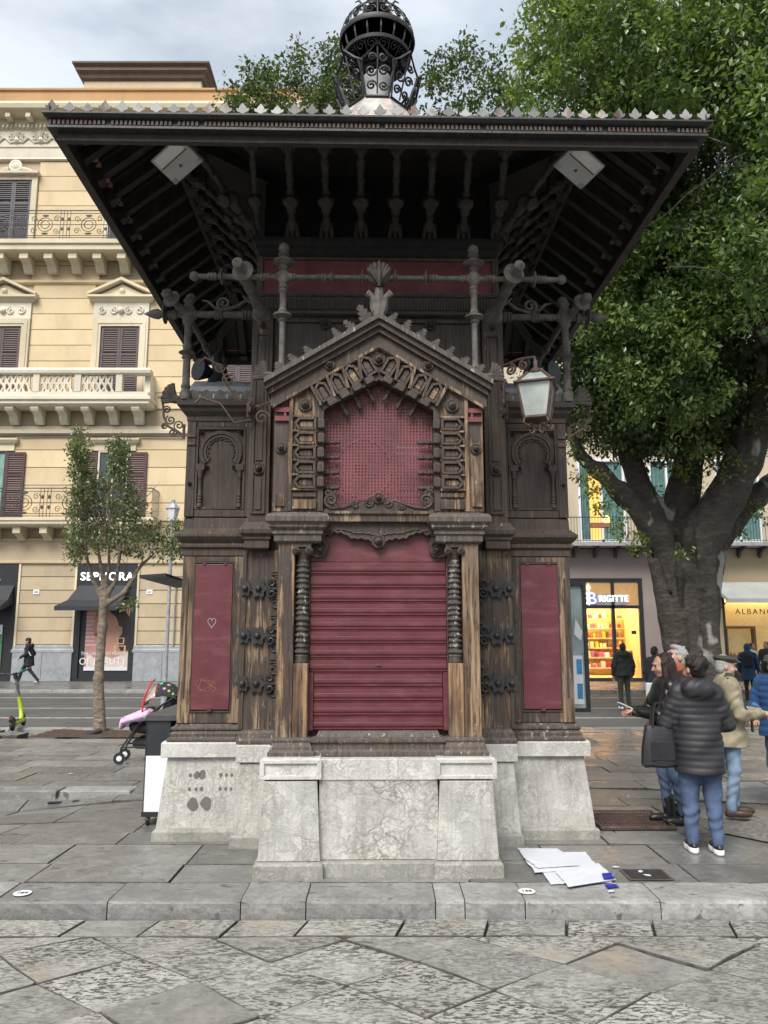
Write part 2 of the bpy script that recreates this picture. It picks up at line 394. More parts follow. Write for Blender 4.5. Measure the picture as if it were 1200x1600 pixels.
# front kerb
kerb = MB().box(-30, 30, KERB_Y0+.03, KERB_Y1-.03, -.29, -.2).build('kerb', M['earth'], kind='structure')
xs = [-8.2, -6.9, -5.6, -4.4, -3.6, -2.72, -1.93, -1.0, -.545, .36, .565, .985, 1.93, 2.72, 3.9, 5.0, 6.1, 7.3]
for i in range(len(xs)-1):
    mb = MB(); x0, x1 = xs[i]+.004, xs[i+1]-.004; nx_ = max(3, int((x1-x0)/.05)); dz = rng.uniform(-.004, .004); R = []
    for k in range(nx_+1):        # a hewn face and worn arris
        e = .012 if k in (0, nx_) else 0; x = x0+(x1-x0)*k/nx_; j = lambda a: rng.uniform(-a, a)
        R.append([(x, KERB_Y0+.004, -.22), (x, KERB_Y0+e+j(.003), -.085), (x, KERB_Y0+e+j(.004), -.05), (x, KERB_Y0+.002+e+j(.003), -.022), (x, KERB_Y0+.014+j(.006), dz-.006-e*.5+j(.003)), (x, KERB_Y0+.05+j(.01), dz+j(.002)-e*.3), (x, KERB_Y0+.2, dz+j(.002)-e*.3), (x, KERB_Y1-.004, dz+j(.002)-e*.3), (x, KERB_Y1-.004, -.2)])
    mb.rings(R[::-1])
    mb.build('kerb_stone', M['kerb'], kerb)
for px, py, s in ((35, 1397, '164'), (823, 1394, '166')):
    p = gnd(px, py); mb = MB().lathe([(.062, 0), (.062, .003)], (0, 0, 0), n=24)
    o = mb.build('number_disc', M['white'], None, loc=(p.x, p.y, .006), label='round white disc numbered '+s+(' on the kerb at the far left' if px < 400 else ' on the kerb below the papers'), cat='number disc', group='number discs on the kerb')
    text('digits', s, .058, .001, M['black'], (0, -.02, .0045), o, rot=(0, 0, 0), spacing=.9)
# the paved road in the foreground: one header course, then stones laid on the diagonal
road = MB().box(-30, 30, -6, KERB_Y0-.02, -.295, ROAD_Z-.032).build('stone_road', M['earth'], kind='structure')
x = -8.; yb = 5.44
while x < 8:
    w = rng.uniform(.42, .68); sk = rng.uniform(-.06, .06); mb = MB()
    nx = x+w
    stone(mb, [(x+.008, yb), (nx-.008, yb), (nx-.008+.07, KERB_Y0-.025), (x+.008+.07, KERB_Y0-.025)], [ROAD_Z+rng.uniform(-.006, .004)]*4, .06, .004, 1)
    mb.build('paving_stone', [M['road_stone'], M['joint']], road); x = nx
A, B = .54, .57; e1 = Vector((cos(radians(38)), sin(radians(38)))); e2 = Vector((-cos(radians(41)), sin(radians(41))))
jit = {}
def corner(i, j):
    if (i, j) not in jit: jit[(i, j)] = Vector((.2, 5.02)) + e1*A*i + e2*B*j + Vector((rng.uniform(-.035, .035), rng.uniform(-.035, .035)))
    return jit[(i, j)]
def clip(poly, ymax):
    out = []
    for k in range(len(poly)):
        a, b = poly[k], poly[(k+1) % len(poly)]
        if a.y <= ymax: out.append(a)
        if (a.y <= ymax) != (b.y <= ymax): t = (ymax-a.y)/(b.y-a.y); out.append(a.lerp(b, t))
    return out
n = 0
for i in range(-18, 13):
    for j in range(-13, 18):
        q = [corner(i, j), corner(i+1, j), corner(i+1, j+1), corner(i, j+1)]
        c = sum(q, Vector((0, 0)))/4
        if not (-6 < c.x < 6 and .4 < c.y < 5.8): continue
        q = clip(q, yb-.012)
        if len(q) < 3: continue
        c = sum(q, Vector((0, 0)))/len(q)
        def area(p): return abs(sum(p[k].x*p[(k+1)%len(p)].y-p[(k+1)%len(p)].x*p[k].y for k in range(len(p))))/2
        if area(q) < .012: continue
        g = rng.choice((.001, .002, .003, .005)); P = []
        for k in range(len(q)):      # chipped corners
            a, b, d = q[k-1], q[k], q[(k+1) % len(q)]
            b2 = b + (c-b).normalized()*g*1.3; ch = rng.uniform(.008, .035)
            P += [b2+(a-b).normalized()*ch*rng.uniform(.6, 1), b2+((a-b).normalized()+(d-b).normalized())*ch*.22, b2+(d-b).normalized()*ch*rng.uniform(.6, 1)]
            if (d-b).length > .3:
                P.append(b2.lerp(d+(c-d).normalized()*g*1.3, .5) + Vector((rng.uniform(-.014, .014), rng.uniform(-.014, .014))))
        tz = ROAD_Z+rng.uniform(-.008, .006); tx, ty = rng.uniform(-.012, .012), rng.uniform(-.012, .012)
        mb = MB(); stone(mb, [(p.x, p.y) for p in P], [tz+tx*(p.x-c.x)+ty*(p.y-c.y) for p in P], .06, .004, 1)
        mb.build('paving_stone', [M['road_stone'], M['joint']], road)
# street beyond the plaza, its lines, kerbs and the far pavement
sheet('street', -300, 300, STREET_Y0, STREET_Y1, -.11, M['asphalt'])
for yy, w in ((25.9, .14), (22.1, .12), (19.4, .13)):
    sheet('lane_marking', -120, 120, yy, yy+w, -.105, M['white_line'])
def kerbrow(name, y0, y1, z, x0, x1, L, lo):
    k = MB().box(x0, x1, y0+.03, y1-.03, -.29, -.2).build(name, M['earth'], kind='structure')
    x = x0; src = {}
    while x < x1:
        w = rng.choice(L)
        if w not in src:
            mb = MB(); stone(mb, [(.006, y0), (w-.006, y0), (w-.006, y1), (.006, y1)], [z]*4, lo, .02); o = src[w] = mb.build('kerb_stone', M['kerb'], k)
            o.location.x = x
        else: inst('kerb_stone', src[w], k, (x, 0, 0))
        x += w
kerbrow('street_kerb', STREET_Y0-.30, STREET_Y0, .002, -14, 16, (.9, 1.1, 1.3), .25)
kerbrow('far_kerb', STREET_Y1, STREET_Y1+.35, .002, -24, 26, (1.1, 1.5, 1.3), .25)
MB().box(-300, 300, STREET_Y1+.35, FACADE+1, -.29, -.003).build('far_pavement', M['paving'], kind='structure')
bed = MB()
for i in range(9):
    for j in range(7):
        pass
xs = np.linspace(PIT[0], PIT[1], 14); ys = np.linspace(PIT[2], PIT[3], 10); vs = []; fs = []
for b, yv in enumerate(ys):
    for a, xv in enumerate(xs): vs.append((xv, yv, -.035+rng.uniform(0, .03)))
for b in range(9):
    for a in range(13): fs.append((b*14+a, b*14+a+1, (b+1)*14+a+1, (b+1)*14+a))
bed.add(vs, fs).build('soil', plain('soil', (.06, .038, .025), .95, .5, 12, 0, 1., 25), kind='structure')
# wet gravel patch on the right
vs = [(3.1, 7.7, .004), (3.9, 6.7, .004), (5.2, 6.7, .004), (5.2, 8.4, .004), (3.8, 8.3, .004)]
MB().add([(x, y, zf(x, y)+.012) for x, y, z in vs], [tuple(range(5))]).build('gravel_patch', M['gravel'], kind='structure')
# grate, manhole frame
g = empty('drain_grate', (2.42, 8.1, .006), label='rusty steel floor grate set in the paving beside the kiosk', cat='grate')
mb = MB().box(-.36, .36, -.36, .36, .0, .004); mb.build('tray', M['black'], g)
mb = MB()
for k in range(20): mb.box(-.36+k*.0375, -.36+k*.0375+.007, -.36, .36, .005, .016)
for k in range(12): mb.box(-.36, .36, -.36+k*.0625, -.36+k*.0625+.006, .006, .0145)
mb.build('grid', M['iron_rust'], g, kind='stuff')
mb = MB().band([(-.36, -.36), (.36, -.36), (.36, .36), (-.36, .36)], [(-.34, -.34), (.34, -.34), (.34, .34), (-.34, .34)], 0, .018, closed=True)
o = mb.build('frame', M['iron_rust'], g); o.rotation_euler = (pi/2, 0, 0); o.location.z = .018
h = empty('inspection_cover', (2.02, 6.34, .007), label='small dark square inspection cover in the paving by the papers', cat='cover')
MB().box(-.15, .15, -.12, .12, 0, .004).build('plate', M['iron_dark'], h); MB().box(-.17, .17, -.14, .14, 0, .0025).build('frame', M['iron_rust'], h)
# sheets of paper lying before the kiosk
pp = empty('paper_sheets', (0, 0, 0), label='crumpled white paper sheets with a blue corner lying on the pavement', cat='paper')
def crumple(poly, z0, mt, amp, nu=16, nv=10, seed=0):
    q = [gnd(*p) for p in poly]; r = random.Random(seed); G = []
    folds = [(r.uniform(-1, 1), r.uniform(-1, 1), r.uniform(0, 1)) for _ in range(4)]
    for v in range(nv+1):
        for u in range(nu+1):
            s_, t_ = u/nu, v/nv; p = (q[0]*(1-s_)+q[1]*s_)*(1-t_)+(q[3]*(1-s_)+q[2]*s_)*t_
            h = sum(max(0, .12-abs(a*s_+b_*t_-c*.6)) for a, b_, c in folds)*amp*2.2+r.uniform(0, amp*.22)
            edge = min(s_, 1-s_, t_, 1-t_); jx = r.uniform(-.008, .008) if edge < .01 else 0
            G.append((p.x+jx, p.y+jx*.6, z0+h*min(1, .25+edge*6)))
    o = MB().add(G, [(v*(nu+1)+u, v*(nu+1)+u+1, (v+1)*(nu+1)+u+1, (v+1)*(nu+1)+u) for v in range(nv) for u in range(nu)]).build('sheet', M[mt], pp)
    sf = o.modifiers.new('s', 'SOLIDIFY'); sf.thickness = .0012
crumple(((862, 1384), (956, 1381), (914, 1333), (820, 1334)), .010, 'paper', .014, seed=1)
crumple(((836, 1367), (925, 1361), (872, 1329), (808, 1328)), 0.016, 'paper', .014, seed=2)
crumple(((888, 1391), (963, 1379), (936, 1353), (868, 1366)), .022, 'paper', .011, seed=3)
crumple(((842, 1362), (905, 1358), (890, 1340), (816, 1344)), .028, 'paper', .011, seed=4)
crumple(((943, 1381), (960, 1380), (955, 1371), (941, 1372)), .036, 'blue', .004, 4, 4)
crumple(((948, 1390), (967, 1389), (963, 1384), (945, 1384)), .012, 'blue', .004, 4, 4)
# litter
for k, (px, py) in enumerate(((962,1357),(1001,1364),(1012,1370),(955,1395),(20,1120),(110,1210))):
    p = gnd(px, py); mb = MB().prism([(-.03,-.012),(.01,-.02),(.035,.004),(.0,.018),(-.02,.012)], 0, .002)
    o = mb.build('litter', M['paper'], loc=(p.x, p.y, .012), rot=(pi/2, 0, k*1.3), label=['tiny white paper scrap beside the crumpled sheets','white scrap on the inspection cover','second white scrap on the inspection cover','white scrap in front of the blue corner','white scrap by the far left paving','white scrap on the left paving near the step'][k], cat='litter', group='paper scraps on the ground')
# ------------------------------------------------------------------ the kiosk (local axes: front is -y)
K = empty('kiosk', (-.085, 8.4, 0), radians(1.2), label='old carved dark wood kiosk with red shutter on a marble base', cat='kiosk')
def kp(name, mb, mat, parent=K, **k): return mb.build(name, M[mat] if isinstance(mat, str) else mat, parent, **k)
S2 = (-1, 1)
def mx(a, b, s): return (a, b) if s > 0 else (-b, -a)
# --- marble base
for s in S2:
    x0, x1 = mx(.45, .93, s)
    p = kp('pedestal', MB().stack(x0, x1, -2.10, -1.2, [(.0, .115), (-.015, .40), (-.032, .70)]), 'marble', bevel=.006)
    kp('plinth', MB().stack(x0, x1, -2.13, -1.2, [(.03, -.02), (.026, .10), (.006, .113)]), 'plinth', p, bevel=.008)
    c = kp('cap', MB().stack(x0, x1, -2.06, -1.2, [(-.03, .70), (-.002, .715), (-.002, .855), (-.012, .87)]), 'marble_cap', p, bevel=.005)
    kp('cap_frame', MB().band([(x0-.002, .712), (x1+.002, .712), (x1+.002, .862), (x0-.002, .862)], [(x0+.035, .742), (x1-.035, .742), (x1-.035, .832), (x0+.035, .832)], -2.076, -2.05, closed=True), 'marble_cap', c, bevel=.004)
    # wing base and inner pier base
    x0, x1 = mx(1.2, 1.96, s)
    w = kp('wing_base', MB().stack(x0, x1, -.93, .93, [(.045, .10), (.02, .35), (-.02, .715)]), 'marble', bevel=.006)
    kp('plinth', MB().stack(x0, x1, -.95, .95, [(.075, -.02), (.07, .085), (.035, .105)]), 'plinth', w, bevel=.008)
    kp('cap', MB().stack(x0, x1, -.92, .92, [(-.01, .715), (.035, .72), (.035, .845), (.02, .862)]), 'marble_cap', w, bevel=.005)
    x0, x1 = mx(.98, 1.235, s)
    w = kp('pier_base', MB().stack(x0, x1, -1.19, -.5, [(.04, .10), (-.005, .70)]), 'marble', bevel=.006)
    kp('plinth', MB().stack(x0, x1, -1.205, -.5, [(.06, -.02), (.055, .095), (.03, .108)]), 'plinth', w, bevel=.008)
    kp('cap', MB().stack(x0, x1, -1.18, -.5, [(-.01, .70), (.028, .712), (.028, .852), (.016, .872)]), 'marble_cap', w, bevel=.005)
p = kp('base_panel', MB().stack(-.47, .47, -2.03, -1.2, [(.0, .11), (0, .70)][:1] + [(-.002, .40), (-.004, .70)]), 'marble_panel')
p.data.transform(Matrix.Translation((0, 0, 0)))
kp('plinth', MB().box(-.44, .44, -2.10, -1.2, -.02, .105), 'plinth', p, bevel=.01)
kp('cap', MB().box(-.462, .462, -2.035, -1.2, .70, .862), 'marble_cap', p, bevel=.006)
for cx, cz, r in ((-1.68, .31, .05), (-1.56, .315, .05), (-1.66, .56, .028), (-1.61, .565, .034), (-1.72, .56, .014), (-1.72, .44, .014), (-1.66, .44, .014), (-1.61, .44, .016), (-1.44, .56, .016), (-1.39, .56, .014), (-1.34, .56, .014), (-1.44, .44, .014), (-1.39, .44, .014), (-1.34, .44, .012)):
    yy = -.93-.045+(cz-.10)*.105
    P = [(cx+r*(1+.16*sin(3*a+cx*9))*cos(a), cz+r*1.12*(1+.12*cos(2*a+cz*7))*sin(a)) for a in [2*pi*i/14 for i in range(14)]]
    sm = MB().prism(P, 0, 1); wy = lambda z: -.975+(z-.10)*.1 if z < .35 else -.95+(z-.35)*.11
    sm.v = [(x, wy(z)-.003+.02*y, z) for x, y, z in sm.v]
    kp('stain', sm, plain('stain', (.12, .115, .10), .8, .2) if 'stain' not in M else M['stain'])
    M['stain'] = bpy.data.materials['stain']
# --- wooden cores
kp('body', MB().box(-1.13, 1.13, -1.13, 1.13, .2, 5.85), 'wood_body_lit')
for s in S2: kp('wing_wall', MB().box(*mx(1.1, 1.86, s), -.86, .86, .2, 4.0), 'wood_mid', bevel=.004)
kp('bay_wall', MB().prism([(-.80, .2), (.80, .2), (.80, 4.0), (0, 4.45), (-.80, 4.0)], -1.745, -1.0), 'wood_dark')
# --- bay, lower storey
for s in S2:
    x0, x1 = mx(.565, .845, s)
    kp('pilaster_base', MB().stack(x0, x1, -1.92, -1.6, [(.045, .866), (.045, .90), (.03, .92), (.028, .94), (.012, .975), (.018, .985), (.018, 1.0), (.0, 1.012)]), 'wood_flaking', bevel=.003)
    a, b = mx(.705, .842, s); kp('pilaster', MB().box(a, b, -1.905, -1.7, 1.008, 2.60), 'wood_bare', bevel=.006)
    a, b = mx(.578, .703, s); kp('column_block', MB().box(a, b, -1.895, -1.7, 1.008, 1.60), 'wood_bare', bevel=.006)
    pr = [(.058, 1.60), (.064, 1.615), (.056, 1.64), (.062, 1.66), (.056, 1.67)]
    z = 1.67
    k = 0
    while z < 2.40:
        big = (.063 if k % 3 else .069); h = .042 if k % 3 else .05
        pr += [(.050, z+.004), (big, z+h*.35), (big, z+h*.55), (.052, z+h*.8)]; z += h; k += 1
    pr += [(.052, z), (.056, z+.02), (.05, z+.03)]
    cx = s*.640
    col = kp('column', MB().lathe([(r_*.9, t_) for r_, t_ in pr], (cx, -1.835, 0), n=18), 'wood_column', smooth=True)
    kp('column_back', MB().box(*mx(.578, .705, s), -1.80, -1.72, 1.59, 2.6), 'wood_mid')
    cap = MB().lathe([(.045, z+.02), (.062, z+.09), (.072, z+.12)], (cx, -1.835, 0), n=12).box(cx-.075, cx+.075, -1.915, -1.75, z+.13, 2.60)
    for t in S2: cap.lathe([(.012, 0), (.034, .002), (.034, .016), (.012, .03)], (cx+t*.055, -1.905, z+.098), (0, -1, 0), 10).tube(spiral((cx+t*.055, -1.94, z+.098), .026, 1.6, 0, r1=.006, n=14), .006, 4)
    kp('capital', cap, 'wood_dark', col, smooth=True)
    # impost block
    kp('impost', MB().stack(*mx(.50, .86, s), -1.92, -1.5, [(.0, 2.595), (.02, 2.61), (.02, 2.66), (.035, 2.67), (.03, 2.70), (.06, 2.725), (.06, 2.745), (.085, 2.77), (.085, 2.81), (.07, 2.835), (.0, 2.86)]), 'wood_flaking', bevel=.003)
kp('door_sill', MB().stack(-.56, .56, -1.93, -1.6, [(.0, .866), (0, .90), (-.02, .915), (-.02, .96), (.0, .975), (0, 1.0), (-.05, 1.012), (-.07, 1.055)]), 'wood_flaking', bevel=.003)
sh = kp('roller_shutter', MB().box(-.575, .575, -1.785, -1.70, 2.46, 2.80), 'red')
def slat(w, h):
    P = [(-1.785, 0), (-1.797, .006), (-1.797, .014), (-1.789, .018), (-1.789, .022), (-1.797, .026), (-1.800, .034)]
    P += [(-1.8005, .040), (-1.8005, h*.5), (-1.799, h*.52), (-1.8005, h*.54), (-1.8005, h-.02), (-1.795, h-.017), (-1.795, h-.014), (-1.8, h-.010), (-1.786, h-.005), (-1.786, h)]
    mb = MB(); R = [[(x, yy, zz) for yy, zz in P] + [(x, -1.76, h), (x, -1.76, 0)] for x in (-w, w)]
    mb.rings(R, caps=True); return mb
ns = 12; hh = (2.462-1.058)/ns; src = None; src2 = None
for k in range(ns):
    z = 1.058+k*hh
    if k < 4:
        if not src2: src2 = kp('slat', slat(.535, hh), 'red', sh); src2.location.z = z
        else: inst('slat', src2, sh, (0, 0, z))
    else:
        if not src: src = kp('slat', slat(.573, hh), 'red', sh); src.location.z = z
        else: inst('slat', src, sh, (0, 0, z))
kp('lock_plate', MB().prism([(-.022, 0), (.022, 0), (.018, .022), (-.018, .022)], -1.812, -1.80).lathe([(.008, 0), (.008, .01)], (0, -1.81, .01), (0, -1, 0), 8), 'iron_rust', sh, loc=(0, 0, 1.575))
for s in S2: kp('guide', MB().box(*mx(.54, .577, s), -1.812, -1.74, 1.056, 1.056+4*hh), 'red', sh)
P = []
for i in range(33):
    x = -.47+.94*i/32; a = abs(x)
    z = 2.685-.085*math.exp(-(x/.20)**2)-.03*math.exp(-((a-.22)/.06)**2) + .014*abs(sin(i*pi/2.0)) - (.02 if a > .4 else 0)
    P.append((x, z))
val = kp('valance', MB().prism(P + [(.47, 2.79), (-.47, 2.79)], -1.835, -1.79), 'wood_mid')
kp('valance_rim', MB().tube([(x, -1.838, z+.012) for x, z in P], .011, 5).tube([(x*.9, -1.838, z*.55+2.76*.45) for x, z in P], .008, 5), 'wood_dark', val, smooth=True)
def boss(x, y, z, r, mat='wood_mid', parent=K, ring=True):
    mb = MB().lathe([(r, 0), (r, .012), (r*.86, .02), (r*.62, .016), (r*.55, .014), (r*.55, .03), (r*.36, .052), (r*.16, .060), (r*.14, .07), (.0, .078)], (0, 0, 0), (0, -1, 0), 16)
    if ('boss', round(r, 3), mat) in M: return inst('rosette', M[('boss', round(r, 3), mat)], parent, (x, y, z))
    o = kp('rosette', mb, mat, parent, smooth=True, loc=(x, y, z)); M[('boss', round(r, 3), mat)] = o; return o
boss(0, -1.83, 2.62, .062, 'wood_dark', val)
for s in S2:
    c = kp('corner_scroll', MB().prism([(s*.575, 2.80), (s*.575, 2.50), (s*.53, 2.485), (s*.47, 2.49), (s*.435, 2.53), (s*.43, 2.60), (s*.455, 2.66), (s*.43, 2.70), (s*.43, 2.79)], -1.83, -1.79), 'wood_mid', val)
    kp('scroll_line', MB().tube(spiral((s*.50, -1.835, 2.56), .065, 1.4*s, pi/2, r1=.01), .011, 5).tube(spiral((s*.50, -1.835, 2.71), .05, 1.3*s, 0, r1=.01), .009, 5), 'wood_dark', c, smooth=True)
    boss(s*.495, -1.83, 2.545, .042, 'wood_dark', c)
# --- bay, upper storey
kp('sill_rail', MB().stack(-.50, .50, -1.88, -1.7, [(.0, 2.785), (.0, 2.84), (.02, 2.85), (.02, 2.872)]), 'wood_worn', bevel=.003)
outer = [(-.745, 2.868), (-.745, 3.868), (0, 4.315), (.745, 3.868), (.745, 2.868)]
inner = [(-.515, 2.868), (-.515, 3.785), (0, 4.085), (.515, 3.785), (.515, 2.868)]
arch = kp('arch_frame', MB().band(outer, inner, -1.90, -1.748), 'wood_worn')
kp('arch_edge', MB().band([(-.775, 2.868), (-.775, 3.885), (0, 4.35), (.775, 3.885), (.775, 2.868)], [(-.742, 2.868), (-.742, 3.868), (0, 4.312), (.742, 3.868), (.742, 2.868)], -1.925, -1.75), 'wood_bare', arch)
kp('arch_edge', MB().band([(-.518, 2.87), (-.518, 3.787), (0, 4.087), (.518, 3.787), (.518, 2.87)], [(-.475, 2.87), (-.475, 3.76), (0, 4.035), (.475, 3.76), (.475, 2.87)], -1.915, -1.752), 'wood_dark', arch)
for s in S2:
    st = kp('jamb', MB().box(*mx(.778, .905, s), -1.885, -1.72, 2.868, 3.96), 'wood_worn', bevel=.006)
    boss(s*.842, -1.885, 3.42, .05, 'wood_mid', st)
    kp('bracket_plate', MB().box(*mx(.765, .90, s), -1.91, -1.88, 3.66, 3.70).box(*mx(.765, .90, s), -1.91, -1.88, 3.74, 3.78).box(*mx(.80, .82, s), -1.905, -1.88, 3.70, 3.74), 'red_faded', st)
    kp('foot_panel', MB().box(*mx(.80, .885, s), -1.90, -1.88, 2.91, 3.02), 'wood_bare', st, bevel=.006)
def coffer_mb(L, Wd):   # hollowed lozenge with a heavy rim
    hx = [(-L, 0), (-L*.62, Wd), (L*.95, Wd), (L*.95, -Wd), (-L*.62, -Wd)]
    def sc(k, d=0): return [(x*k, z*k) for x, z in hx]
    mb = MB().band(hx, [(x*.74, z*.58) for x, z in hx], -.048, .0, 0, True)
    mb.prism([(x*.66, z*.46) for x, z in hx], -.026, .0, 1); return mb
c0 = coffer_mb(.098, .057).build('coffer', [M['wood_mid'], M['wood_worn']], arch, bevel=.004)
c0.location = (.64, -1.9, 2.99); first = True
for s in S2:
    for k in range(5):
        z = 3.115+k*.128
        if first: c0.location = (s*.63, -1.9, z); c0.rotation_euler = (0, 0 if s < 0 else pi, 0); first = False
        else: inst('coffer', c0, arch, (s*.63, -1.9, z), (0, 0 if s < 0 else pi, 0))
    for k in range(6): kp('rib', MB().box(*mx(.53, .74, s), -1.938, -1.89, 3.044+k*.128, 3.062+k*.128), 'wood_bare', arch, bevel=.004)
    kp('block', MB().box(*mx(.53, .735, s), -1.925, -1.89, 2.885, 2.965), 'wood_bare', arch, bevel=.005)
    kp('block', MB().box(*mx(.53, .735, s), -1.918, -1.89, 2.99, 3.03), 'wood_worn', arch, bevel=.005)
    boss(s*.638, -1.90, 3.80, .062, 'wood_mid', arch)
    for k in range(4):
        t = .17+k*.22; x = s*(.60*(1-t)+.0*t); z = 3.86*(1-t)+4.215*t
        inst('coffer', c0, arch, (x*.97, -1.9, z-.005), (0, (-1)**(s > 0)*radians(-60)+(pi if s > 0 else 0) + radians(0) + (radians(120) if s < 0 else radians(-120)), 0))
        # thin bars between the coffers
        x2 = s*.60*(1-t+.11); z2 = 3.86*(1-t+.11)+4.215*(t-.11)
        kp('rib', MB().beam((x2*1.06, -1.925, z2+.10), (x2*.88, -1.925, z2-.095), .06, .026), 'wood_worn', arch, bevel=.004)
boss(0, -1.90, 4.22, .06, 'wood_mid', arch)
tooth = None            # toothed inner edge of the band
for s in S2:
    spots = [((s*.497, 3.115+k*.128), 0 if s < 0 else pi) for k in range(5)]
    for k in range(4):
        t = .17+k*.22; spots.append(((s*.50*(1-t)*.97, 3.775*(1-t)+4.075*t), radians(60) if s < 0 else radians(120)))
    for (x, z), a in spots:
        if tooth is None: tooth = kp('tooth', MB().stack(-.028, .030, -.05, .0, [(-.012, -.048), (.0, -.036), (.0, .036), (-.012, .048)]), 'wood_dark', arch, bevel=.004, loc=(x, -1.90, z), rot=(0, a, 0))
        else: inst('tooth', tooth, arch, (x, -1.90, z), (0, a, 0))
# grille and the red shield behind it
gr = kp('grille', MB().prism([(-.475, 2.87), (.475, 2.87), (.475, 3.76), (0, 4.036), (-.475, 3.76)], -1.762, -1.748), plain('grille_back', (.62, .38, .38), .3, .35, 2.5))
gm = MB()
for k in range(34):
    x = -.465+.93*k/33; zt = 4.03-.575*abs(x); gm.box(x-.0065, x+.0065, -1.786, -1.780, 2.875, zt)
for k in range(41):
    z = 2.885+k*.0282
    hw = .472 if z < 3.76 else max(0, (4.03-z)/.575)
    if hw > .01: gm.box(-hw, hw, -1.7795, -1.7735, z-.0065, z+.0065)
kp('grille_mesh', gm, plain('grille_red', (.17, .045, .05), .5, .3, 5), gr, kind='stuff')
kp('fan_ring', MB().tube([(-.13+.24*cos(a), -1.768, 3.27+.26*sin(a)) for a in [2*pi*i/32 for i in range(33)]], .012, 5).lathe([(.06, 0), (.06, .008)], (-.15, -1.76, 3.27), (0, -1, 0), 16), plain('fan_red', (.30, .12, .13), .35, .1), gr)
fl = MB()
for k in range(9): fl.box(.16, .44, -1.772, -1.764, 3.02+k*.055, 3.03+k*.055)
kp('grille_shine', fl, 'white', gr)  # white bars paint the shine showing through the mesh
sp = [(.018, 0), (.022, .01), (.016, .02), (.026, .032), (.026, .04), (.014, .05), (.017, .085), (.022, .095), (.016, .105), (.018, .12), (.01, .135), (.0, .14)]
sp0 = kp('spindle', MB().lathe(sp, (0, 0, 0), (1, 0, 0), 10), 'wood_dark', arch, smooth=True); ft = True
for s in S2:
    L = [((s*.475, -1.84, 3.08+.135*k), 0 if s < 0 else pi) for k in range(4)]
    for k in range(3):
        t = .30+.24*k; L.append(((s*.475*(1-t), -1.84, 3.76*(1-t)+4.035*t), radians(62) if s < 0 else radians(118)))
    for loc, a in L:
        if ft: sp0.location = loc; sp0.rotation_euler = (0, a, 0); ft = False
        else: inst('spindle', sp0, arch, loc, (0, a, 0))
lw = MB(); P = []
for i in range(37):
    x = -.30+.60*i/36; P.append((x, 2.915+.075*math.exp(-(x/.09)**2)+.03*cos(x*26)**2*(1-abs(x)/.32)))
ls = kp('sill_scroll', MB().prism(P+[(.47, 2.89), (.47, 2.872), (-.47, 2.872), (-.47, 2.89)], -1.89, -1.85), 'wood_mid')
m2 = MB()
for s in S2:
    m2.tube(spiral((s*.085, -1.895, 2.945), .045, 1.5*s, pi/2, r1=.01), .010, 5).tube(spiral((s*.20, -1.895, 2.925), .035, 1.5*s, pi, r1=.008), .009, 5)
    m2.tube([(s*.05, -1.895, 2.93), (s*.13, -1.895, 2.965), (s*.2, -1.895, 2.94), (s*.3, -1.895, 2.905), (s*.42, -1.895, 2.895)], .011, 5)
    m2.tube(spiral((s*.405, -1.895, 2.965), .06, 1.6*s, -pi/2, r1=.012), .015, 5).tube(spiral((s*.43, -1.895, 3.03), .03, 1.3*s, 0, r1=.008), .012, 5).tube([(s*.36, -1.895, 2.9), (s*.40, -1.89, 2.99), (s*.36, -1.89, 3.05)], .012, 5)
kp('scroll_line', m2, 'wood_dark', ls, smooth=True); boss(0, -1.89, 2.985, .05, 'wood_mid', ls)
# --- gable
def chev(h, zap, t0, t1, y0, y1, sl=.606):
    return MB().prism([(-h, zap-t0-sl*h), (0, zap-t0), (h, zap-t0-sl*h), (h, zap-t1-sl*h), (0, zap-t1), (-h, zap-t1-sl*h)], y0, y1)
ga = kp('gable', chev(.985, 4.605, 0, .045, -2.03, -1.1), 'wood_flaking')
for h, t0, t1, yf, m in ((.97, .047, .10, -2.0, 'wood_dark'), (.95, .102, .15, -1.965, 'wood_mid'), (.935, .152, .255, -1.93, 'wood_mid'), (.915, .257, .285, -1.945, 'wood_worn')):
    kp('gable_moulding', chev(h, 4.605, t0, t1, yf, -1.1), m, ga)
for x, z in ((0, 4.245), (-.43, 4.155), (.43, 4.155)):
    if x: boss(x, -1.93, z, .05, 'wood_dark', ga)
leaf = [(-.02, 0), (-.06, .03), (-.055, .06), (-.03, .055), (-.05, .10), (-.02, .105), (-.035, .14), (0, .165), (.035, .14), (.02, .105), (.05, .10), (.03, .055), (.055, .06), (.06, .03), (.02, 0)]
l0 = None; rr0 = random.Random(2)
for s in S2:
    for k in range(7):
        x = s*(.10+.125*k); z = 4.60-.606*abs(x)
        if s < 0 and k == 3: continue
        rot = (0, s*radians(40)+rr0.uniform(-.2, .2), 0); sc = (.72*rr0.uniform(.8, 1.1), 1, (.68-.03*k)*rr0.uniform(.8, 1.1))
        if not l0: l0 = kp('crest_leaf', MB().prism(leaf, -.018, .018), 'iron_ornament', ga, loc=(x, -1.99, z), rot=rot)
        else: inst('crest_leaf', l0, ga, (x, -1.99, z), rot, sc)
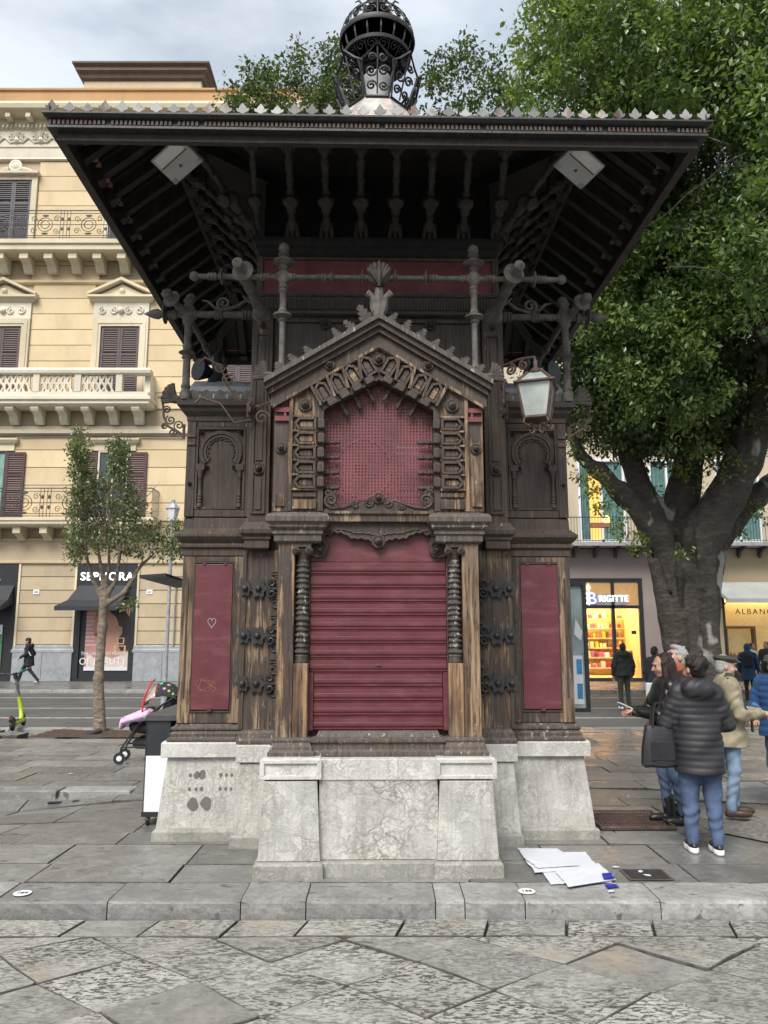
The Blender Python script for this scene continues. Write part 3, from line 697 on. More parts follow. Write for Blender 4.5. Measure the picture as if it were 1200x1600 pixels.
# apex shell on acanthus stem
fin = empty('gable_finial', (0, -1.97, 4.58), parent=K); fin.scale = (.82, .85, .88)
mb = MB(); 
for s in S2:
    mb.tube([(0, 0, .0), (s*.05, -.01, .10), (s*.07, -.02, .20), (s*.12, -.05, .25), (s*.135, -.06, .22), (s*.11, -.05, .205)], [.05, .05, .035, .028, .025, .016], 7)
mb.tube([(0, 0, -.03), (0, 0, .12), (0, -.02, .26), (0, -.03, .30)], [.07, .06, .05, .04], 8)
kp('acanthus', mb, 'iron_dust', fin, smooth=True)
mb = MB().ball((0, 0, .45), .10, 12, sc=(1.25, .6, 1.25))
for k in range(7): a = radians(-70+k*23.3); mb.tube([(0, -.05, .34), (.07*sin(a), -.075, .42+.03*cos(a)), (.125*sin(a), -.055, .46+.10*cos(a))], [.014, .02, .024], 6)
mb.tube([(0, -.08, .30), (0, -.12, .42), (0, -.09, .56)], [.015, .025, .01], 6)
kp('shell', mb, 'iron_ornament', fin, smooth=True)
# --- body pilasters, panels, cornices
for s in S2:
    x0, x1 = mx(1.02, 1.22, s)
    kp('corner_pilaster', MB().box(x0, x1, -1.24, -.9, 2.86, 4.97), 'wood_mid', bevel=.006)
    a, b = mx(1.055, 1.185, s)
    pf = kp('pilaster_panel', MB().band([(a, 2.95), (b, 2.95), (b, 4.72), (a, 4.72)], [(a+.018, 2.97), (b-.018, 2.97), (b-.018, 4.70), (a+.018, 4.70)], -1.258, -1.235, 0, True).box(a+.035, b-.035, -1.252, -1.235, 2.99, 3.30).box(a+.035, b-.035, -1.252, -1.235, 3.46, 4.66), 'wood_dark', bevel=.003)
    boss(s*1.12, -1.245, 3.38, .06, 'wood_mid', pf); boss(s*1.12, -1.245, 4.80, .03, 'wood_dark', pf)
    kp('pilaster_cap', MB().stack(x0, x1, -1.25, -.9, [(.0, 2.62), (.015, 2.63), (.015, 2.70), (.03, 2.71), (.03, 2.735), (.06, 2.76), (.065, 2.80), (.03, 2.84), (.02, 2.87)]), 'wood_mid', bevel=.003)
    # lower inner pier
    pz = kp('inner_pier', MB().box(*mx(.86, 1.225, s), -1.17, -.9, .99, 2.62), 'wood_worn', bevel=.006)
    kp('pier_foot', MB().stack(*mx(.93, 1.225, s), -1.17, -.9, [(.04, .872), (.04, .90), (.025, .92), (.02, .96), (.0, .985), (.0, 1.0)]), 'wood_flaking', pz, bevel=.003)
    kp('pier_strip', MB().box(*mx(1.215, 1.255, s), -1.185, -.9, 1.0, 2.60), 'wood_mid', pz, bevel=.006)
    cb = MB()
    for k in range(6):
        z = 1.30+k*.20
        cb.box(*mx(.86, .99, s), -1.185, -1.165, z+.085, z+.10).box(*mx(.86, .99, s), -1.19, -1.165, z+.11, z+.122)
        cb.tube(spiral((s*.945, -1.175, z+.02), .05, 1.5*s, pi/2, r1=.012, n=16), .012, 5)
    kp('carved_strip', cb, 'wood_dark', pz, smooth=True)
    for z in (1.40, 1.83, 2.26):
        hg = MB()
        for cx, r in ((1.10, .10), (1.225, .085)):
            pts = []
            for i in range(24):
                a = 2*pi*i/24; rr = r*(1+.18*cos(6*a)) ; pts.append((s*cx+rr*.72*cos(a), z+rr*.8*sin(a)))
            hg.prism(pts, -1.205, -1.185)
            hg.lathe([(.03, 0), (.03, .012), (.02, .03), (.0, .038)], (s*cx, -1.203, z), (0, -1, 0), 10)
        hg.tube(spiral((s*.98, -1.20, z+.045), .045, 1.3*s, -pi/2, r1=.012, n=14), .012, 5).tube(spiral((s*.98, -1.20, z-.045), .045, -1.3*s, pi/2, r1=.012, n=14), .012, 5)
        hg.box(*mx(.87, 1.05, s), -1.204, -1.188, z-.012, z+.012)
        kp('strap_hinge', hg, 'iron_dark', pz)
# string courses on the wings, between the storeys
    kp('wing_cornice', MB().stack(*mx(1.1, 1.87, s), -.88, .88, [(.0, 2.585), (.02, 2.595), (.02, 2.66), (.045, 2.675), (.045, 2.70), (.03, 2.715), (.06, 2.745), (.085, 2.775), (.085, 2.80), (.05, 2.83), (.02, 2.86), (.015, 2.96), (.0, 2.975)]), 'wood_mid', bevel=.003)
    kp('wing_foot', MB().stack(*mx(1.26, 1.88, s), -.885, .885, [(.07, .864), (.07, .885), (.045, .90), (.05, .93), (.025, .95), (.04, .965), (.04, .985), (.01, 1.0), (.0, 1.02)]), 'wood_flaking', bevel=.003)
    kp('wing_top_cornice', MB().stack(*mx(1.1, 1.88, s), -.89, .89, [(.0, 3.93), (.015, 3.94), (.015, 3.985), (.06, 4.03), (.07, 4.06), (.10, 4.08), (.10, 4.135), (.07, 4.15), (.0, 4.16)]), 'wood_dark', bevel=.003)
    # lower wing: stiles, rails, red door leaf
    lo = MB().box(*mx(1.76, 1.875, s), -.905, -.85, 1.02, 2.585).box(*mx(1.26, 1.375, s), -.905, -.85, 1.02, 2.585).box(*mx(1.375, 1.76, s), -.897, -.85, 1.02, 1.12).box(*mx(1.375, 1.76, s), -.897, -.85, 2.535, 2.585)
    wf = kp('door_frame', lo, 'wood_worn', bevel=.006)
    dd = kp('door_panel', MB().box(*mx(1.39, 1.748, s), -.915, -.86, 1.145, 2.51), 'red', bevel=.003)
    kp('latch', MB().box(*mx(1.55, 1.59, s), -.928, -.912, 1.128, 1.158).box(*mx(1.45, 1.475, s), -.926, -.912, 2.505, 2.53).box(*mx(1.65, 1.675, s), -.926, -.912, 2.505, 2.53), 'red', dd)
    if s < 0:
        P = []
        for i in range(29):
            a = 2*pi*i/28; P.append((-1.575+.035*(sin(a)**3)*1.1, -.9165, 1.955+.0032*(13*cos(a)-5*cos(2*a)-2*cos(3*a)-cos(4*a))))
        kp('heart_scratch', MB().tube(P, .0017, 4), 'paper', dd)
        P = [(-1.60+.085*sin(2.1*t)+.02*sin(5*t), -.9165, 1.36+.055*cos(3.3*t)+.02*t/8) for t in np.linspace(0, 8, 60)]
        kp('scribble', MB().tube(P, .0018, 4), plain('scratch', (.32, .13, .09), .7), dd)
    # moulded reveal round the door
    kp('door_bead', MB().band([mx(1.375, 1.76, s)[0:1]+(1.12,), (mx(1.375, 1.76, s)[1], 1.12), (mx(1.375, 1.76, s)[1], 2.535), (mx(1.375, 1.76, s)[0], 2.535)], [(mx(1.387, 1.75, s)[0], 1.135), (mx(1.387, 1.75, s)[1], 1.135), (mx(1.387, 1.75, s)[1], 2.52), (mx(1.387, 1.75, s)[0], 2.52)], -.908, -.87, 0, True), 'wood_dark', wf)
    kp('stile_groove', MB().box(*mx(1.295, 1.318, s), -.912, -.9, 1.25, 2.38).box(*mx(1.81, 1.828, s), -.912, -.9, 1.25, 2.38), 'wood_dark', wf, bevel=.004)
    # upper wing: horseshoe arch panel with colonnettes
    cx = s*1.55
    uw = kp('arch_panel', MB().box(*mx(1.245, 1.86, s), -.878, -.85, 2.97, 3.93), 'wood_dark')
    kp('panel_stile', MB().box(*mx(1.795, 1.885, s), -.915, -.85, 2.975, 3.93).box(*mx(1.235, 1.30, s), -.905, -.85, 2.975, 3.93).box(*mx(1.30, 1.795, s), -.90, -.85, 2.975, 3.05).box(*mx(1.30, 1.795, s), -.90, -.85, 3.88, 3.93), 'wood_mid', uw, bevel=.005)
    kp('panel_bead', MB().band([(cx-.245, 3.052), (cx+.245, 3.052), (cx+.245, 3.878), (cx-.245, 3.878)], [(cx-.222, 3.075), (cx+.222, 3.075), (cx+.222, 3.855), (cx-.222, 3.855)], -.906, -.87, 0, True), 'wood_dark', uw)
    a0, a1 = radians(-38), radians(218)
    kp('horseshoe', MB().band(arc((cx, 3.63), .212, a0, a1, 26), arc((cx, 3.63), .178, a0, a1, 26), -.905, -.87), 'wood_dark', uw)
    kp('horseshoe', MB().band(arc((cx, 3.63), .172, a0, a1, 26), arc((cx, 3.63), .150, a0, a1, 26), -.895, -.87), 'wood_mid', uw)
    lb = MB()
    for k in range(11):
        a = a0+(a1-a0)*(k+.5)/11; lb.tube([(cx+.148*cos(a)+.022*cos(a+pi/2+pi*t), -.885, 3.63+.148*sin(a)+.022*sin(a+pi/2+pi*t)) for t in [i/6 for i in range(7)]], .009, 5)
    kp('lobe', lb, 'wood_dark', uw, smooth=True)
    for t in S2:
        x = cx+t*.192
        kp('colonnette', MB().lathe([(.03, 3.07), (.03, 3.10), (.022, 3.11), (.028, 3.125), (.022, 3.14), (.028, 3.155), (.022, 3.17), (.028, 3.185), (.02, 3.20), (.02, 3.36), (.026, 3.37), (.022, 3.385), (.034, 3.42), (.036, 3.44)], (x, -.895, 0), n=10).box(x-.04, x+.04, -.925, -.87, 3.44, 3.50), 'wood_dark', uw, smooth=True)
        boss(cx+t*.195, -.885, 3.83, .024, 'wood_dark', uw); boss(cx+t*.135, -.885, 3.475, .022, 'wood_dark', uw)
    [kp('metal_clip', MB().box(*mx(1.80, 1.88, s), -.93, -.91, zc, zc+.03), 'iron_rust', uw) for zc in (3.77, 3.69)]
    boss(s*1.84, -.912, 3.30, .02, 'wood_dark', uw)
    # zinc half-barrel roof over the wing with cusped cresting
    R = []
    for i in range(9):
        a = pi*i/8; R.append((-.86*cos(a), 4.15+.40*sin(a)**.8))
    x0, x1 = mx(1.12, 1.90, s)
    zr = kp('wing_roof', MB().rings([[(x0, y, z) for y, z in R], [(x1, y, z) for y, z in R]]), 'zinc', smooth=True)
    cr = [(-.065, 0), (-.055, .05), (-.075, .09), (-.04, .085), (0, .105), (.04, .085), (.075, .09), (.055, .05), (.065, 0)]
    for k in range(5):
        x = s*(1.30+k*.135)
        if 'cusp' not in M: M['cusp'] = kp('cusp', MB().prism(cr, -.008, .008), 'iron_dust', zr, loc=(x, -.93, 4.15))
        else: inst('cusp', M['cusp'], zr, (x, -.93, 4.15))
    # stove-like dark bracket stub behind
    kp('zinc_finial', MB().lathe([(.09, 0), (.10, .08), (.05, .14), (.06, .2), (.03, .3)], (s*1.72, -.35, 4.48), n=12), 'iron_dark', zr, smooth=True)
# wall panels of the body beside the gable, fluted band, red frieze, cornice
for s in S2:
    kp('body_panel', MB().band([(s*.35, 4.15), (s*1.01, 3.9), (s*1.01, 4.93), (s*.05, 4.93)], [(s*.40, 4.20), (s*.97, 4.0), (s*.97, 4.88), (s*.10, 4.88)], -1.16, -1.12, 0, True).box(*mx(.05, 1.01, s), -1.15, -1.12, 2.9, 4.0), 'wood_body_lit', bevel=.004)
    boss(s*.52, -1.15, 4.86, .055, 'wood_dark')
kp('architrave', MB().stack(-1.2, 1.2, -1.2, 1.2, [(.0, 4.93), (.03, 4.94), (.03, 4.965), (.0, 4.975), (.0, 5.12), (.02, 5.13), (.035, 5.15), (.035, 5.165), (.0, 5.17)]), 'wood_body_lit', bevel=.003)
fb = MB()
for k in range(84): x = -1.19+k*.0283; fb.box(x, x+.016, -1.217, -1.195, 4.99, 5.11)
kp('fluted_band', fb, 'wood_body_lit', kind='stuff')
kp('red_frieze', MB().box(-1.14, 1.14, -1.15, -1.10, 5.18, 5.54), 'red_faded')
fr = MB().box(-1.20, -1.142, -1.185, -1.1, 5.172, 5.56).box(1.142, 1.20, -1.185, -1.1, 5.172, 5.56).box(-1.142, 1.142, -1.175, -1.1, 5.53, 5.56)
kp('frieze_frame', fr, 'wood_body_lit', bevel=.004)
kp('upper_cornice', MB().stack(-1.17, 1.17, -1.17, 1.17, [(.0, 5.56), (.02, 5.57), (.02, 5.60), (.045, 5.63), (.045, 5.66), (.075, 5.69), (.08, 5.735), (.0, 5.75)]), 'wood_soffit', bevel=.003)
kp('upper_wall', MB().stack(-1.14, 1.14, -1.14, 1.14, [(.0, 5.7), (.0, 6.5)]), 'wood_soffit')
# --- eaves brackets: turned diagonal struts with a scroll head and claw foot
b0 = MB(); ax = Vector((0, -.62, .60)).normalized(); P0 = Vector((0, -.03, .03)); Lb = .86
b0.lathe([(r_*.74, t_) for r_, t_ in [(.035, 0), (.055, .04), (.05, .10), (.035, .13), (.045, .15), (.03, .17), (.05, .19), (.06, .24), (.062, .29), (.05, .34), (.035, .36), (.05, .38), (.032, .41), (.036, .48), (.05, .5), (.034, .53), (.042, .60), (.05, .66), (.03, .70), (.05, .74), (.055, .80), (.04, .86)]], P0, ax, 12)
e = P0+ax*.82
b0.box(-.05, .05, e.y-.10, e.y+.08, e.z-.05, e.z+.10)
for s in S2:
    b0.lathe([(.055, 0), (.055, .02), (.03, .035), (.0, .04)], (s*.05, e.y-.03, e.z-.01), (s, 0, 0), 12).lathe([(.05, 0), (.05, .015), (.02, .03)], (s*.04, P0.y+ax.y*.30, P0.z+ax.z*.30), (s, 0, 0), 12)
for k in range(3): b0.tube([(-.035+.035*k, e.y-.10, e.z+.08), (-.035+.035*k, e.y-.12, e.z-.02), (-.03+.03*k, e.y-.06, e.z-.12)], [.02, .024, .012], 6)
for k in range(3): b0.tube([(-.03+.03*k, P0.y-.05, P0.z+.07), (-.042+.042*k, P0.y-.03, P0.z-.01), (-.045+.045*k, P0.y-.02, P0.z-.06)], [.02, .018, .016], 6)
disc = P0+ax*.30; b0.lathe([(.055, 0), (.055, .025), (.03, .035), (.0, .04)], disc+Vector((0, -.045, -.04)), (0, -1, -.9), 14)
br = kp('eaves_bracket', b0, wood('wood_bracket', (.042, .036, .032), -.04, dust=.7), K, smooth=True, loc=(-1.19, -1.2, 5.76))
for k in range(1, 8): inst('eaves_bracket', br, K, (-1.19+.34*k, -1.2, 5.76), (0, 0, 0), (1.2, 1, 1))
for s in S2:
    for k in range(8): inst('eaves_bracket', br, K, (s*1.2, -1.19+.34*k, 5.76), (0, 0, s*pi/2))
    o = inst('eaves_bracket', br, K, (s*1.2, -1.2, 5.76), (0, 0, s*pi/4), (1.15, 1.35, 1.1))
# --- roof
def sq(r, z): return [(-r, -r, z), (r, -r, z), (r, r, z), (-r, r, z)]
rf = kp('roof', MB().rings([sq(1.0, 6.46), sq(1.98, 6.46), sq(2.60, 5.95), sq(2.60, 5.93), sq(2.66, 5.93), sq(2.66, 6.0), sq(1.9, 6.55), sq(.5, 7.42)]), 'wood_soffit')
kp('fascia_board', MB().rings([sq(2.57, 5.92), sq(2.57, 5.80), sq(2.625, 5.80), sq(2.625, 5.92)], caps=False).rings([sq(2.57, 5.92), sq(2.625, 5.92)], caps=False), M['wood_mid'] if 0 else wood('fascia', (.03, .022, .018), .02, (.2, .12, .07), (.3, .2, .12)), rf)
gut = kp('gutter', MB().rings([sq(2.61, 5.865), sq(2.69, 5.87), sq(2.69, 5.89), sq(2.665, 5.90), sq(2.665, 5.945), sq(2.70, 5.955), sq(2.725, 5.975), sq(2.725, 5.99), sq(2.60, 5.992)], caps=False), 'iron_dark', rf)
dn = MB()
for k in range(150):
    x = -2.68+k*.0358
    if rng.random() < .93: dn.box(x, x+.02, -2.685, -2.66, 5.903, 5.94)
kp('gutter_beading', dn, 'iron_rust', rf, kind='stuff')
kp('tile_edge', MB().rings([sq(2.5, 5.995), sq(2.70, 5.993), sq(2.70, 6.005), sq(2.5, 6.02)], caps=False), plain('rusty_edge', (.28, .15, .10), .7, .5, 6), rf)
pal = [(x*.85, z*.9) for x, z in [(-.02, 0), (-.018, .03), (-.055, .045), (-.062, .075), (-.038, .07), (-.03, .09), (0, .128), (.03, .09), (.038, .07), (.062, .075), (.055, .045), (.018, .03), (.02, 0)]]
pm0 = None
for side in range(4):
    for k in range(39):
        t = -2.66+k*.14; 
        if rng.random() < .03: continue
        x, y = ((t, -2.68), (2.68, t), (t, 2.68), (-2.68, t))[side]; rot = (rng.uniform(-.12, .12), rng.uniform(-.05, .05), (0, pi/2, 0, pi/2)[side]+rng.uniform(-.08, .08))
        if side == 2 : continue
        if not pm0: pm0 = kp('palmette', MB().prism(pal, -.004, .004), 'zinc_rust', rf, loc=(x, y, 6.0), rot=rot)
        else: inst('palmette', pm0, rf, (x, y, 6.0), rot, (1, 1, rng.uniform(.88, 1.08)))
raf = None
for side in range(4):
    for k in range(15):
        t = -2.24+k*.32; a = (0, pi/2, pi, -pi/2)[side]
        if abs(t) > 2.0:
            o = kp('rafter', MB().beam((0, -2.27, 6.13), (0, -2.57, 5.885), .075, .09), 'wood_soffit', rf, loc=(t*cos(a), t*sin(a), 0), rot=(0, 0, a)); continue
        if raf is None: raf = kp('rafter', MB().beam((0, -1.90, 6.465), (0, -2.57, 5.915), .075, .10).beam((0, -2.50, 5.93), (0, -2.56, 5.885), .10, .11), wood('rafter', (.022, .019, .017), -.02), rf)
        else: raf2 = inst('rafter', raf, rf)
        o = raf if (side == 0 and k == 1) else raf2
        o.location = (t*cos(a), t*sin(a), 0); o.rotation_euler = (0, 0, a)
for sx in S2:
    for sy in S2: kp('hip_beam', MB().beam((sx*1.15, sy*1.15, 6.40), (sx*1.95, sy*1.95, 6.37), .14, .12).beam((sx*1.95, sy*1.95, 6.38), (sx*2.58, sy*2.58, 5.87), .14, .10), 'wood_soffit', rf)
for a in (0, pi/2, pi, -pi/2):
    o = kp('purlin', MB().box(-1.98, 1.98, -1.98, -1.86, 6.34, 6.455), 'wood_soffit', rf); o.rotation_euler.z = a
bl = MB()
for a in range(4):
    for k in range(33):
        t = -2.5+k*.156; p0, p1 = Vector((t, -max(1.99, abs(t)), 6.443)), Vector((t, -2.58, 5.955))
        if abs(t) > 2.45: continue
        p0.z = 6.443-(abs(p0.y)-1.99)*.8226
        R = Matrix.Rotation(a*pi/2, 3, 'Z'); bl.beam(R @ p0, R @ p1, .02, .03)
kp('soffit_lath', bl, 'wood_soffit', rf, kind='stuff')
# --- roof lantern of scrolled iron
LZ = 8.96; LR = .45
ln = empty('roof_lantern', (0, 0, 0), parent=K)
kp('lantern_base', MB().rings([[(r*cos(pi/8+k*pi/4), r*sin(pi/8+k*pi/4), z) for k in range(8)] for r, z in ((.62, 7.3), (.60, 7.5), (.56, 7.62), (.52, 7.64), (.50, 7.74), (.36, 8.0), (.30, 8.02))]), plain('rust_white', (.42, .38, .34), .7, .5, 5), ln)
kp('lantern_drum', MB().lathe([(.15, 7.95), (.15, 8.40), (.17, 8.43), (.17, 8.48), (.08, 8.52)], n=16), plain('pale_drum', (.55, .56, .55), .35, .15, 4), ln, smooth=True)
def sp_pt(lat, lon, r=LR): return Vector((r*cos(lat)*cos(lon), r*cos(lat)*sin(lon), LZ+r*sin(lat)))
mb = MB()
for k in range(16):
    lo = 2*pi*k/16
    mb.tube([sp_pt(radians(a), lo) for a in range(4, 79, 6)], .009, 4)
    c = lo+pi/16
    for la, rr, tn in ((.24, .15, 1.5), (.62, .13, -1.5), (.92, .09, 1.4)):
        mb.tube([sp_pt(la+rr*(1-t*.85)*sin(tn*2*pi*t), c+rr*(1-t*.85)*cos(tn*2*pi*t)/cos(la)) for t in [i/16 for i in range(17)]], .008, 4)
kp('lantern_dome', mb, 'iron_dark', ln)
mb = MB()
for k in range(16):
    lo = 2*pi*k/16
    mb.tube([sp_pt(radians(a), lo) for a in range(-66, -28, 6)], .009, 4)
    c = lo+pi/16
    for la, rr, tn in ((-.66, .13, 1.5), (-.95, .10, -1.5)):
        mb.tube([sp_pt(la+rr*(1-t*.85)*sin(tn*2*pi*t), c+rr*(1-t*.85)*cos(tn*2*pi*t)/cos(la)) for t in [i/16 for i in range(17)]], .008, 4)
    mb.tube([sp_pt(radians(a), lo+.1, .43) for a in (-32, -15, 0)], .013, 4)
kp('lantern_bowl', mb, 'iron_dark', ln)
mb = MB().lathe([(.455, -.03), (.465, 0), (.455, .04), (.44, .04), (.44, -.03)], (0, 0, LZ), n=40)
mb.lathe([(LR*cos(.5)+.012, -.02), (LR*cos(.5)+.02, .02), (LR*cos(.5)-.012, .02), (LR*cos(.5)-.012, -.02)], (0, 0, LZ-LR*sin(.5)), n=40)
kp('lantern_ring', mb, 'iron_dark', ln, smooth=True)
mb = MB().lathe([(.22, -.42), (.16, -.40), (.14, -.36), (.2, -.33)], (0, 0, LZ), n=16).lathe([(.13, .42), (.15, .45), (.09, .47), (.10, .52), (.04, .56), (.07, .62), (.03, .66), (.05, .75), (0, .9)], (0, 0, LZ), n=12)
for k in range(8):
    a = 2*pi*k/8; mb.tube([(.08*cos(a), .08*sin(a), LZ+.46), (.17*cos(a), .17*sin(a), LZ+.52), (.22*cos(a), .22*sin(a), LZ+.60), (.27*cos(a), .27*sin(a), LZ+.57)], [.02, .018, .014, .006], 5)
mb.tube([(0, 0, 8.6), (0, 0, LZ+.5)], .02, 6)
kp('lantern_finial', mb, 'iron_dark', ln, smooth=True)
for k in range(8):
    a = 2*pi*k/8+pi/8+pi/8; mb = MB(); r_, u_ = Vector((cos(a), sin(a), 0)), Vector((-sin(a), cos(a), 0))
    def q(w, h): return r_*(.36+.16*h) + u_*w + Vector((0, 0, 7.98+.50*h))
    hw = .175
    mb.tube([q(-hw*.75, 0), q(-hw*.95, .4), q(-hw*1.25, .72), q(-hw*.7, .86), q(0, 1.12), q(hw*.7, .86), q(hw*1.25, .72), q(hw*.95, .4), q(hw*.75, 0), q(-hw*.75, 0)], .016, 4)
    for cw, ch, rr, tn in ((-.07, .22, .10, 1.5), (.07, .22, .10, -1.5), (-.075, .52, .11, -1.5), (.075, .52, .11, 1.5), (-.06, .80, .08, 1.4), (.06, .80, .08, -1.4)):
        mb.tube([q(cw+rr*.62*(1-t*.85)*cos(tn*2*pi*t), ch+rr*1.1*(1-t*.85)*sin(tn*2*pi*t)) for t in [i/14 for i in range(15)]], .013, 4)
    mb.tube([q(0, .05), q(0, 1.0)], .013, 4)
    kp('lantern_crown', mb, 'iron_dark', ln)
# --- ironwork rails
def bead(L, r, mids):       # profile of a bar with turned beads
    P = [(r, 0)]
    for t, k in sorted(mids):
        if k == 'c': P += [(r, t-.05), (r*1.5, t-.045), (r*1.5, t-.03), (r*1.15, t-.025), (r*1.5, t-.015), (r*1.5, t+.0), (r*1.15, t+.005), (r*1.5, t+.015), (r*1.5, t+.03), (r, t+.035)]
        if k == 'd': P += [(r, t-.03), (r*1.5, t-.02), (r*1.4, t-.008), (r*3.2, t-.003), (r*3.2, t+.003), (r*1.4, t+.008), (r*1.5, t+.02), (r, t+.03)]
        if k == 'b': P += [(r, t-.055), (r*1.6, t-.04), (r*2.1, t-.015), (r*2.1, t+.015), (r*1.6, t+.04), (r, t+.055)]
    P += [(r, L)]
    return P
rail = empty('iron_railing', (0, 0, 0), parent=K)
RY, RZ = -1.75, 5.06
pr = bead(3.30, .024, [(.14, 'c'), (.22, 'd'), (.38, 'c'), (.62, 'c'), (.75, 'c'), (.80, 'b'), (.86, 'c'), (1.14, 'c'), (1.22, 'd'), (1.50, 'd'), (1.80, 'd'), (2.08, 'd'), (2.16, 'c'), (2.44, 'c'), (2.50, 'b'), (2.55, 'c'), (2.68, 'c'), (2.92, 'c'), (3.08, 'd'), (3.16, 'c')])
mb = MB().lathe(pr, (-1.65, RY, RZ), (1, 0, 0), 12)
for s in S2: mb.ball((s*1.68, RY, RZ), .045, 10)
kp('rail_bar', mb, 'iron_dust', rail, smooth=True)
for s in S2:
    z0 = 4.58-.606*.86
    P = [(.05, z0), (.06, z0+.05), (.035, z0+.08), (.05, z0+.11), (.035, z0+.14), (.027, z0+.2), (.027, 4.62), (.045, 4.64), (.035, 4.66), (.085, 4.68), (.085, 4.695), (.04, 4.71), (.045, 4.73), (.03, 4.76), (.03, 4.90), (.045, 4.92), (.032, 4.94), (.045, 4.96), (.032, 4.985), (.06, 5.03), (.06, 5.09), (.032, 5.125), (.05, 5.15), (.035, 5.17), (.10, 5.20), (.10, 5.21), (.055, 5.235), (.035, 5.26), (.055, 5.28), (.04, 5.30)]
    kp('rail_post', MB().lathe(P, (s*.87, RY, 0), n=14).ball((s*.87, RY, 5.34), .052, 12), 'iron_dust', rail, smooth=True)
    # trumpet arms from the body corner
    kp('trumpet_arm', MB().lathe([(.10, 0), (.09, .05), (.055, .12), (.045, .3), (.055, .42), (.045, .45), (.06, .50), (.07, .58), (.07, .64), (.03, .70)], (s*1.13, -1.2, 4.92), (s*.10, -.55, .16), 14)
       .lathe([(.03, 0), (.075, .02), (.10, .05), (.10, .06), (.05, .07), (.035, .12), (.05, .16), (.05, .2), (.0, .25)], (s*1.22, -1.76, 5.08), (s*.12, -.6, .05), 16), 'iron_dust', rail, smooth=True)
    # corner bars over the wing
    X0 = 1.22; pr2 = bead(1.0, .034, [(.05, 'c'), (.12, 'c'), (.40, 'c'), (.66, 'c')])
    mb = MB().lathe(pr2, (s*X0, -.95, 5.04), (s, 0, 0), 12).lathe([(.05, 0), (.05, .04), (.025, .06), (.03, .10), (.10, .115), (.10, .125), (.03, .14), (.055, .19), (.045, .24), (.0, .34)], (s*2.03, -.95, 5.04), (s, 0, 0), 14)
    mb.lathe([(.045, 0), (.04, .1), (.03, .14), (.035, .2), (.09, .22), (.09, .235), (.04, .25), (.05, .29), (.05, .33), (.0, .38)], (s*1.96, -.95, 5.06), (s*.25, -.7, .16), 14)
    mb.lathe(bead(1.9, .032, [(.1, 'c'), (.9, 'c'), (1.7, 'c')]), (s*1.92, -.95, 5.04), (0, 1, 0), 10).ball((s*1.92, -.95, 5.04), .075, 12)
    kp('corner_bar', mb, 'iron_dust', rail, smooth=True)
    P = [(.055, 4.14), (.06, 4.2), (.04, 4.25), (.05, 4.28), (.038, 4.31), (.036, 4.56), (.055, 4.58), (.04, 4.60), (.085, 4.63), (.04, 4.66), (.05, 4.70), (.036, 4.73), (.036, 4.92), (.06, 4.95), (.06, 5.10), (.04, 5.15), (.06, 5.18), (.04, 5.21)]
    kp('corner_post', MB().lathe(P, (s*1.91, -.95, 0), n=14).ball((s*1.91, -.88, 5.24), .055, 12), 'iron_dust', rail, smooth=True)
    kp('corner_post', MB().lathe(P, (s*1.91, .9, 0), n=12).ball((s*1.91, .9, 5.24), .055, 10), 'iron_dust', rail, smooth=True)
    mb = MB().tube(spiral((s*1.56, -.95, 5.16), .075, 1.5*s, -pi/2, r1=.015), .016, 5).tube([(s*1.22, -.95, 5.32), (s*1.30, -.95, 5.22), (s*1.42, -.95, 5.13), (s*1.56, -.95, 5.085)], .02, 5).tube([(s*1.56, -.95, 5.085), (s*1.66, -.95, 5.12), (s*1.72, -.95, 5.18), (s*1.78, -.95, 5.19)], [.018, .016, .014, .008], 5)
    for k in range(4): a = pi/4+k*pi/2; mb.tube([(s*1.33, -.95, 5.2), (s*1.33+.06*cos(a), -.96, 5.2+.06*sin(a))], [.02, .008], 5)
    kp('rail_scroll', mb, 'iron_dust', rail, smooth=True)
    # S-shaped console and horn behind the corner post
    mb = MB().tube([(s*1.88, -.75, 4.25), (s*1.75, -.6, 4.35), (s*1.66, -.5, 4.55), (s*1.72, -.45, 4.75), (s*1.66, -.4, 4.9)], [.07, .085, .08, .06, .02], 8)
    mb.lathe([(.03, 0), (.05, .1), (.06, .3), (.12, .42), (.12, .44)], (s*1.60, -.2, 4.6), (s*.45, -.5, .02), 14)
    kp('rail_console', mb, 'iron_dark', rail, smooth=True)
    # shell on the wing corner and shell at the gable foot
    for (bx, by, bz, sc) in ((s*2.02, -.95, 4.14, .85), (s*.985, -1.98, 4.03, .68)):
        mb = MB()
        for k in range(6):
            a = radians(5+k*19)*s; mb.tube([(bx-s*.03, by, bz), (bx+.07*sin(a)*sc, by-.02, bz+.11*cos(a)*sc), (bx+.14*sin(a)*sc, by-.03, bz+.19*cos(a)*sc)], [.018, .024, .022], 6)
        mb.tube([(bx-s*.06, by, bz), (bx, by, bz+.01), (bx+s*.05, by, bz-.01)], [.04, .045, .02], 6)
        kp('corner_shell', mb, 'iron_ornament', rail, smooth=True)
